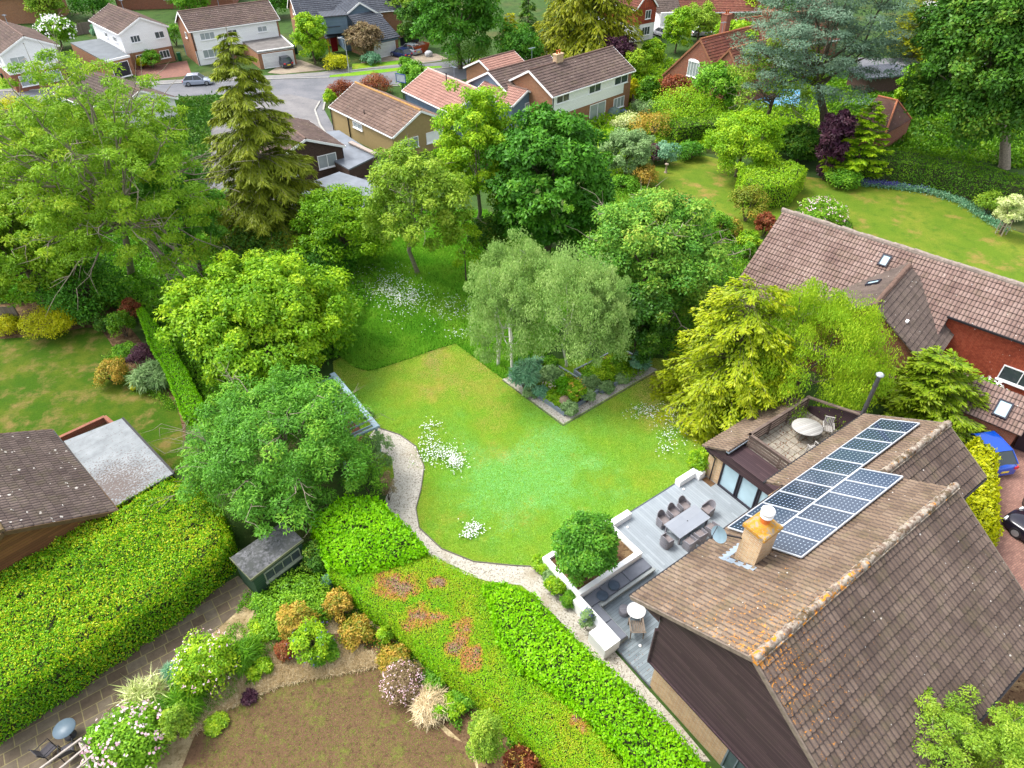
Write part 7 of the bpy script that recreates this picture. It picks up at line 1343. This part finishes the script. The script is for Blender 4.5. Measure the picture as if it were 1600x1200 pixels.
for lab, bb, mt, kw in (
    ('golden shrub before the fence at the far left', (-12, 490, 32, 524), L_YEL, {}),
    ('long golden shrub at the top of the left-hand lawn', (35, 482, 120, 524), L_YEL, dict(n=60)),
    ('rounded dark green ball shrub by the end of the narrow hedge', (168, 485, 212, 530), L_DHEDGE, {}),
    ('dark green shrub left of the ball shrub', (145, 490, 172, 520), L_DEEP, {}),
    ('brown-purple shrub beside the narrow hedge', (200, 535, 248, 578), L_PURPLE, dict(tlo=.3)),
    ('orange-brown shrub at the tip of the narrow hedge', (188, 465, 222, 505), L_COPPER, {}),
    ('cream-yellow flowering shrub on the bed edge of the left lawn', (146, 560, 200, 605), L_TAN, {}),
    ('silvery spiky plant near the left lawn curve', (208, 568, 268, 612), L_GREY, dict(aspect=.12, leaf=.5)),
    ('green mound under the brown-purple shrub', (175, 535, 215, 562), L_MID, {}),
    ('small yellow flower clump below the silvery spiky plant', (203, 592, 225, 606), L_YEL, {}),
    ('green shrub filling the gap behind the long golden shrub', (100, 468, 165, 512), L_DARK, {}),
    ('big mid-green shrub right of the green shed', (402, 902, 520, 985), L_TUBER, dict(n=90, leaf=.13, zmin=.3, rzf=.38)),
    ('shrub behind the shed, against the lime hedge', (470, 845, 520, 900), L_DEEP, dict(n=50)),
    ('orange and yellow flowering shrub below the big mid-green shrub', (432, 940, 492, 1005), L_TAN, dict(n=50)),
    ('amber-flowered shrub against the flat hedge', (505, 920, 552, 968), L_TAN, {}),
    ('second amber-flowered shrub along the flat hedge', (530, 962, 585, 1012), L_TAN, {}),
    ('bright green shrub with blue flowers by the straw', (452, 970, 522, 1040), L_CHEST, dict(flowers=(F_BLUE, 40, .05))),
    ('orange-tinted flowering shrub by the straw', (432, 998, 462, 1030), L_COPPER, dict(tlo=.5)),
    ('grassy green tuft beside the pink-flowered bush', (362, 1000, 405, 1045), L_MID, dict(aspect=.1, leaf=.4, up=0)),
    ('fresh green herb clump on the straw bed', (388, 1028, 425, 1062), L_CHEST, {}),
    ('round bush with pale pink flowers beside the flagstones', (275, 988, 368, 1085), L_CHEST, dict(n=70, flowers=(F_PINK, 130, .07))),
    ('grassy dark green tuft below the pale pink bush', (265, 1070, 320, 1120), L_MID, dict(aspect=.08, leaf=.45, up=0)),
    ('pink rhododendron in the bottom left corner', (140, 1105, 258, 1215), L_TUBER, dict(n=90, flowers=(F_PINK, 160, .13), leaf=.14)),
    ('yellow-green shrub right of the pink rhododendron', (248, 1100, 300, 1165), L_OLIVE, {}),
    ('variegated cream strappy plant by the flagstones', (192, 1072, 268, 1118), L_WHITEV, dict(aspect=.08, leaf=.75, K=26, n=30, up=0)),
    ('green groundcover beside the variegated strappy plant', (130, 1130, 180, 1180), L_MID, {}),
    ('dusty blue tuft at the edge of the flagstones', (258, 1040, 282, 1068), L_BLUEISH, dict(aspect=.1, leaf=.3)),
    ('white-pink daisy bush in the border by the flat hedge', (596, 1036, 662, 1098), L_GREYB, dict(n=60, leaf=.08, flowers=(F_PINK, 220, .06))),
    ('amber and green plant above the daisy bush', (590, 1015, 640, 1042), L_TAN, {}),
    ('green border shrub right of the daisy bush', (655, 1050, 695, 1085), L_MID, {}),
    ('straw-coloured grass clump in the border', (645, 1082, 700, 1118), L_STRAW, dict(aspect=.06, leaf=.4)),
    ('small lime shrub in the border', (672, 1098, 695, 1122), L_LIME, {}),
    ('dusty grey-olive shrub low in the border', (728, 1110, 790, 1200), L_OLIVE, dict(n=60, leaf=.09)),
    ('orange and pink flowering shrub at the bottom edge', (785, 1165, 845, 1225), L_COPPER, dict(flowers=(F_YEL, 60, .07))),
    ('small green clump at the top of the worn lawn border', (590, 980, 612, 1005), L_CHEST, {}),
    ('low green plant between amber shrubs and straw', (480, 1000, 530, 1035), L_MID, dict(zmin=.3, rzf=.4)),
    ('green ferny plant below the mid-green shrub', (385, 960, 440, 1000), L_CHEST, dict(zmin=.3, rzf=.45)),
    ('low leafy plant beside the flagstones by the shed', (392, 925, 425, 955), L_MID, {}),
    ('rosemary-like bush between pink bushes', (222, 1092, 275, 1140), L_MID, dict(aspect=.25)),
    ('small yellow-green plant on the straw near the worn lawn', (320, 1115, 355, 1145), L_WILLOW, dict(zmin=.3, rzf=.4)),
    ('purple-leaved small plant on the straw', (378, 1080, 400, 1098), L_PURPLE, {}),
    ('fresh green plant right of the straw grass clump', (690, 1085, 730, 1120), L_CHEST, {}),
    ('dark leafy plant in the border by the hedge foot', (705, 1075, 745, 1110), L_MID, {}),
    ('blue-green spiky clump by the lime hedge corner', (503, 898, 522, 922), L_BLUEISH, {}),
): S('border_shrub', lab, bb, mt, **dict(dict(leaf=.12, n=32, K=130, cr=.3), **kw))
for lab, bb, mt, kw in (
    ('brown and amber hedge-like tree left of the light green block', (1140, 288, 1200, 348), L_TAN, dict(tlo=0, thi=.6)),
    ('golden rounded shrub below the amber tree', (1126, 342, 1160, 372), L_TAN, {}),
    ('small clipped green dome beside the end of the long roof', (1160, 378, 1180, 406), L_MID, {}),
    ('orange-flowered shrub beside the end of the long roof', (1180, 330, 1215, 370), L_COPPER, {}),
    ('low green shrubs above the end of the long roof', (1150, 362, 1190, 385), L_CHEST, {}),
    ('pink and white rose bush beyond the long roof', (1250, 312, 1322, 350), L_TUBER, dict(flowers=(F_PINK, 140, .13))),
    ('dark purple-grey shrub beside the rounded grey-green bush', (1008, 222, 1040, 255), L_PURPLE, dict(tlo=.5)),
    ('dark blue-green clipped ball shrub at the lawn end', (1022, 218, 1062, 258), L_BLUEISH, {}),
    ('low dark hedge-shrub under the square-cut hedge', (1055, 222, 1105, 250), L_DARK, {}),
    ('cream feathery shrub above the rounded grey-green bush', (955, 178, 1005, 205), L_WHITEV, {}),
    ('golden shrub above the square-cut hedge end', (980, 178, 1060, 215), L_TAN, {}),
    ('wide mid green shrub mass below the reddish shrub', (1010, 150, 1125, 190), L_CHEST, dict(n=70)),
    ('grey-green pointed shrub left of the wide shrub mass', (985, 152, 1040, 182), L_GREY, {}),
    ('amber flowering plants left of the stone pedestal', (985, 255, 1030, 290), L_TAN, {}),
    ('green shrubs at the lower left of the right-hand lawn', (955, 275, 1000, 300), L_MID, {}),
    ('dark shrub before the dark clipped hedge at the lawn edge', (1275, 255, 1310, 280), L_PURPLE, {}),
    ('low green shrub before the bright conifer', (1290, 268, 1345, 288), L_MID, {}),
    ('rounded olive shrub near the right end of the lawn', (1525, 300, 1568, 338), L_OLIVE, {}),
    ('dark green shrub behind the young variegated tree', (1555, 312, 1600, 345), L_DEEP, {}),
    ('white rose bush against the red hung tiles', (1490, 590, 1572, 655), L_TUBER, dict(flowers=(F_WHITE, 80, .2), n=50)),
    ('green shrub at the right edge below the white roses', (1570, 640, 1625, 690), L_MID, {}),
    ('amber shrub row behind the blue hatchback', (1520, 648, 1580, 682), L_TAN, {}),
    ('red-tipped hedge shrub left of the beige bungalow roof', (508, 126, 560, 158), L_COPPER, dict(n=40)),
    ('orange and green hedge shrub behind the beige bungalow ridge', (560, 118, 615, 145), L_COPPER, dict(n=40, tlo=.3, thi=1)),
    ('light green bush at the corner of the side drive', (505, 140, 525, 165), L_CHEST, {}),
    ('bushy yellow shrub in the blue house front garden', (505, 85, 545, 108), L_YEL, {}),
    ('low clipped green mound left of the navy car', (622, 91, 645, 104), L_MID, {}),
    ('grey-green lavender mound before the white garage door', (562, 84, 595, 97), L_BLUEISH, {}),
    ('golden shrub beside the white garage door', (560, 68, 580, 88), L_YEL, {}),
    ('round clipped bush before the second white gabled house', (221, 78, 250, 106), L_MID, {}),
    ('small golden bush left of the round clipped bush', (214, 90, 228, 106), L_YEL, {}),
    ('conifer bush by the fence between the white houses', (142, 38, 158, 62), L_BLUEISH, {}),
    ('yellow-green shrubs at the lower left of the street', (-20, 150, 60, 195), L_YEL, dict(n=50)),
    ('green shrub between garages on the street', (258, 38, 285, 70), L_MID, {}),
    ('shrub bank right of the brick ended house drive', (476, 72, 510, 92), L_MID, {}),
    ('green bank under the dense dark tree', (690, 70, 770, 100), L_MID, dict(n=50)),
    ('shrubs along the foot of the big golden conifer', (805, 88, 850, 115), L_MID, {}),
    ('laurel behind the dark shed and spruce', (330, 350, 470, 430), L_DEEP, dict(n=80, leaf=.2)),
    ('green thicket under the big feathery tree', (60, 400, 200, 500), L_DARK, dict(n=90, leaf=.2)),
    ('dark undergrowth between the trunks behind the meadow', (730, 330, 800, 400), L_DEEP, dict(n=60, leaf=.2)),
    ('undergrowth below the spruce', (470, 370, 560, 440), L_DARK, dict(n=60, leaf=.2)),
    ('thicket between chestnut and grey-green tree', (900, 330, 960, 400), L_DEEP, dict(n=50, leaf=.2)),
    ('shrubs on the left bank of the light green lawn', (1100, 330, 1150, 375), L_MID, dict(n=40, leaf=.15)),
    ('green bushes between the hidden bungalows', (30, 200, 150, 290), L_OLIVE, dict(n=60, leaf=.25)),
    ('undergrowth behind the golden cypress and long roof', (1180, 395, 1240, 450), L_OLIVE, dict(n=40, leaf=.18)),
    ('yellow laburnum glimpsed through the big feathery tree', (165, 200, 215, 245), L_YEL, dict(n=30, leaf=.25)),
): S('garden_shrub', lab, bb, mt, **dict(dict(leaf=.2, n=30, K=100, cr=.3), **kw))
# lavender edging along the dark hedge
def strip(name, label, pts, wd, hgt, mat, leaf, dens, cat='flower border', fl=None):
    P = [G(*p)[:2] for p in pts]; out = []
    for a, b in zip(P[:-1], P[1:]):
        n = int(np.linalg.norm(b - a) * wd * dens); t_ = rng.random((n, 1)); o = rng.normal(size=(n, 2)) * wd * .3; out.append(a + (b - a) * t_ + o)
    Q = np.concatenate(out); n = len(Q); z = rng.random(n) * hgt; t = thing(name, label, cat, tuple(P[0]) + (0,))
    leafmesh('foliage', np.column_stack([Q, z]), rdir(n, .8), rdir(n, .4), leaf, leaf * .4, rng.random(n), mat, t)
    if fl: k = n // 4; leafmesh('flowers', np.column_stack([Q[:k], z[:k] * .5 + hgt * .7]), rdir(k, .8), rdir(k, .8), leaf * .6, leaf * .4, rng.random(k), fl, t)
strip('lavender_border', 'blue-grey lavender edging along the far side of the right-hand lawn', [(1345, 290), (1400, 295), (1450, 302), (1500, 318), (1540, 345), (1570, 362)], .9, .5, L_BLUEISH, .22, 260, fl=F_BLUE)
strip('flower_border', 'mixed low planting between the narrow hedge and left lawn', [(170, 560), (200, 590), (240, 612), (275, 640)], .7, .35, L_MID, .15, 300)
strip('flower_border', 'low leafy border along the foot of the flat clipped hedge', [(560, 985), (620, 1015), (700, 1070), (760, 1130), (830, 1190)], .8, .3, L_MID, .12, 260, fl=F_YEL)
# ================================================================ grass, daisies, straw: uncountable
def blades(name, label, poly, n, h, wd, mat, z=.0, tfn=None, lean=.6, cat='grass', zr=0, ex=()):
    P = scatter(poly, n)
    for e in ex: P = P[~inpoly(P, e)]
    n = len(P); D = rdir(n, 0); D[:, 2] = np.abs(D[:, 2]) + (1.0 - lean); hh = h * (.5 + rng.random(n)); tint = tfn(P) if tfn else rng.random(n)
    o = leafmesh(name, np.column_stack([P, np.full(n, z) + rng.random(n) * zr]), D, rdir(n, .5), hh, wd, tint, mat); return tag(o, label, cat, kind='stuff')
poly_l = smooth([tuple(q) for q in px((520, 565), (620, 545), (712, 530), (760, 560), (900, 560), (1030, 560), (1130, 580), (1190, 640), (1160, 760), (1010, 850), (870, 940), (700, 900), (640, 830), (590, 740), (560, 660))], 3)
excl = [px(*path_px), px((785, 593), (880, 663), (1027, 578), (960, 540), (850, 556)), [W(*p)[:2] for p in ((13, -16.1), (26, -16.1), (26, -5), (13, -5))]]
cen_l = G(825, 750)[:2]
def ltint(P):
    t = .02 + .5 * fnoise(P, .33, 1) + .34 * fnoise(P, 1.3, 3) + .12 * rng.random(len(P)); t += .34 * np.clip((fnoise(P, .28, 11) - .5) * 4, 0, 1); t -= .75 * np.exp(-(np.linalg.norm(P - cen_l, axis=1) / 4.5) ** 2); return t
blades('lawn_grass', 'short mown lawn grass with yellow dry patches', poly_l, 560000, .045, .028, L_GRASS, .01, ltint, .75, ex=excl + [MEADOW])
poly_m = MEADOW
blades('meadow_grass', 'long deep green meadow grass behind the mown lawn', poly_m, 170000, .30, .035, L_MEADOW, .01, lambda P: .65 * fnoise(P, .6, 5) + .35 * rng.random(len(P)), .45)
def daisies(label, pts, n, sig, size=.075, z=.22, foliage=True):
    W_ = []
    for (x, y, sx, sy, k) in pts:
        c = G(x, y)[:2]; m_ = int(n * k); W_.append(np.array([G(x + a * sx, y + b * sy)[:2] for a, b in rng.normal(size=(m_, 2))]))
    P = np.concatenate(W_); keep = rng.random(len(P)) < .15 + 1.2 * vnoise(P, 1.6, 4) ** 1.5; P = P[keep]; n = len(P); zz = z * (.6 + .7 * rng.random(n))
    m = 5; Q = np.repeat(np.column_stack([P, zz]), m, 0); a = np.tile(np.arange(m) * 2 * math.pi / m, n) + np.repeat(rng.random(n) * 6, m); D = np.column_stack([np.cos(a), np.sin(a), rng.normal(size=len(a)) * .15])
    o = leafmesh('daisies', Q, D, np.column_stack([rng.normal(size=(len(a), 2)) * .25, np.ones(len(a))]), size * (.5 + .5 * rng.random(len(a))), size * .62, rng.random(len(a)), F_WHITE); tag(o, label, 'flowers', kind='stuff')
    if foliage:
        k = n * 4; idx = rng.integers(n, size=k); F = np.column_stack([P[idx] + rng.normal(size=(k, 2)) * .12, np.zeros(k)]); o = leafmesh('daisy_leaves', F, rdir(k, .9), rdir(k), z * (.5 + .6 * rng.random(k)), .035, rng.random(k), L_MEADOW); tag(o, label.replace('daisies', 'daisy foliage'), 'grass', kind='stuff')
daisies('broad drift of white daisies in the long meadow grass', [(590, 450, 26, 14, .45), (635, 465, 16, 10, .4), (660, 485, 40, 12, .15), (720, 490, 22, 14, .08), (720, 528, 18, 5, .04)], 2200, 1, .055, .38)
daisies('patch of white daisies on the lawn beside the gravel path bend', [(690, 712, 18, 10, .5), (668, 690, 7, 14, .15), (712, 722, 9, 8, .2), (680, 668, 10, 4, .05)], 1100, 1, .05, .2)
daisies('small clump of white daisies low on the mown lawn', [(742, 828, 9, 6, .8), (730, 838, 6, 4, .2)], 240, 1, .055, .2)
daisies('loose scatter of white daisies on the lawn near the golden cypress', [(1045, 650, 22, 9, .35), (1055, 675, 16, 16, .35), (1005, 645, 14, 6, .25), (1040, 705, 8, 6, .1), (1065, 632, 6, 4, .1)], 650, 1, .05, .2)
poly_s = [tuple(p[:2]) for p in (G(*q) for q in ((400, 1000), (440, 1000), (560, 1010), (600, 1040), (440, 1070), (350, 1110), (300, 1150), (280, 1120), (330, 1080), (380, 1050)))]
blades('straw', 'loose dry straw mulch between border and worn lawn', poly_s, 60000, .25, .014, L_STRAW, .02, None, .98, 'straw', .04)
poly_w = [tuple(p[:2]) for p in (G(*q) for q in ((300, 1200), (350, 1110), (440, 1058), (530, 995), (580, 1015), (605, 1070), (660, 1110), (740, 1200)))]
blades('sparse_grass', 'thin patchy grass growing on the worn brown lawn', poly_w, 18000, .05, .016, L_OLIVE, .015, lambda P: .1 + .6 * rng.random(len(P)), .8)
for lab_, pts_ in (('low mixed green planting filling the left raised bed', ((800, 590), (882, 646), (930, 614), (850, 566))), ('low mixed green planting filling the right raised bed', ((944, 611), (1006, 572), (968, 552), (902, 583)))):
    pol_ = px(*pts_); P_ = scatter(pol_, 5200); tag(leafmesh('low_planting', np.column_stack([P_, .22 + .3 * fnoise(P_, 1.6, 3) * rng.random(len(P_))]), rdir(len(P_), .6), rdir(len(P_), .8), .13, .07, .8 * fnoise(P_, 1.9, 9) + .3 * rng.random(len(P_)), L_CHEST), lab_, 'flower border', kind='stuff')
pol_ = px((385, 925), (520, 905), (600, 985), (700, 1065), (830, 1180), (800, 1200), (745, 1170), (690, 1120), (630, 1060), (590, 1010), (520, 985), (440, 1040), (330, 1115), (270, 1150), (250, 1110), (330, 1040)); P_ = scatter(pol_, 26000); P_ = P_[fnoise(P_, .9, 21) > .5]
tag(leafmesh('low_planting', np.column_stack([P_, .02 + .22 * rng.random(len(P_))]), rdir(len(P_), .6), rdir(len(P_), .8), .11, .05, .8 * fnoise(P_, 1.2, 9) + .3 * rng.random(len(P_)), L_MID), 'low straggling border plants among the shrubs around the worn lawn', 'flower border', kind='stuff')
blades('fallen_leaves', 'dry fallen leaves on the terrace slabs around the oval table', [W(*p)[:2] for p in ((26.8, -14), (31.6, -14), (31.6, -10.9), (26.8, -10.9))], 500, .09, .05, L_COPPER, 2.81, None, .98, 'leaves')
blades('fallen_leaves', 'scattered leaf litter on gravel and deck beside the bench end', [W(*p)[:2] for p in ((11.5, -11), (14.5, -11), (14.5, -8.6), (12, -8))], 260, .06, .035, L_COPPER, .11, None, .98, 'leaves')
def cover(label, pts, n, mat, h=.9, leaf=.26):
    poly = [tuple(G(*q)[:2]) for q in pts]; P = scatter(poly, n); P = P[~inpoly(P, px((1148, 132), (1260, 132), (1260, 172), (1140, 172)))]; n = len(P); hgt = h * fnoise(P, .35, 6) ** 1.3 * 1.6; D = rdir(n, .4)
    o = leafmesh('undergrowth', np.column_stack([P, hgt * (.55 + .45 * rng.random(n))]), D, rdir(n, .9), leaf * (.6 + .8 * rng.random(n)), leaf * .55, .65 * fnoise(P, .5, 7) + .4 * rng.random(n), mat); tag(o, label, 'undergrowth', kind='stuff')
cover('rough undergrowth beneath the big trees at left', [(-80, 330), (350, 300), (470, 340), (570, 340), (600, 420), (540, 560), (420, 620), (300, 640), (225, 490), (-80, 470)], 90000, L_MID)
cover('mixed garden planting between white-fronted house and cedar', [(930, 105), (1290, 100), (1290, 250), (1110, 240), (1040, 250), (950, 290), (920, 200)], 45000, L_CHEST, 1.2, .36)
cover('shaded undergrowth beneath the dark tree at right', [(1290, 115), (1640, 128), (1640, 270), (1340, 236), (1280, 250)], 40000, L_DHEDGE, .8, .36)
cover('undergrowth behind the birches and grey-green tree', [(880, 300), (1010, 300), (1130, 370), (1190, 400), (1250, 440), (1200, 640), (1140, 620), (1050, 570), (960, 545), (880, 480)], 45000, L_MID, .7, .2)
cover('rough grass and weeds among the street gardens', [(-250, 178), (60, 165), (300, 155), (395, 155), (330, 200), (320, 320), (-250, 330)], 60000, L_DEEP, .7, .36)
for o in list(bpy.data.objects):
    for k in ('_wl', '_wr'):
        if k in o: del o[k]
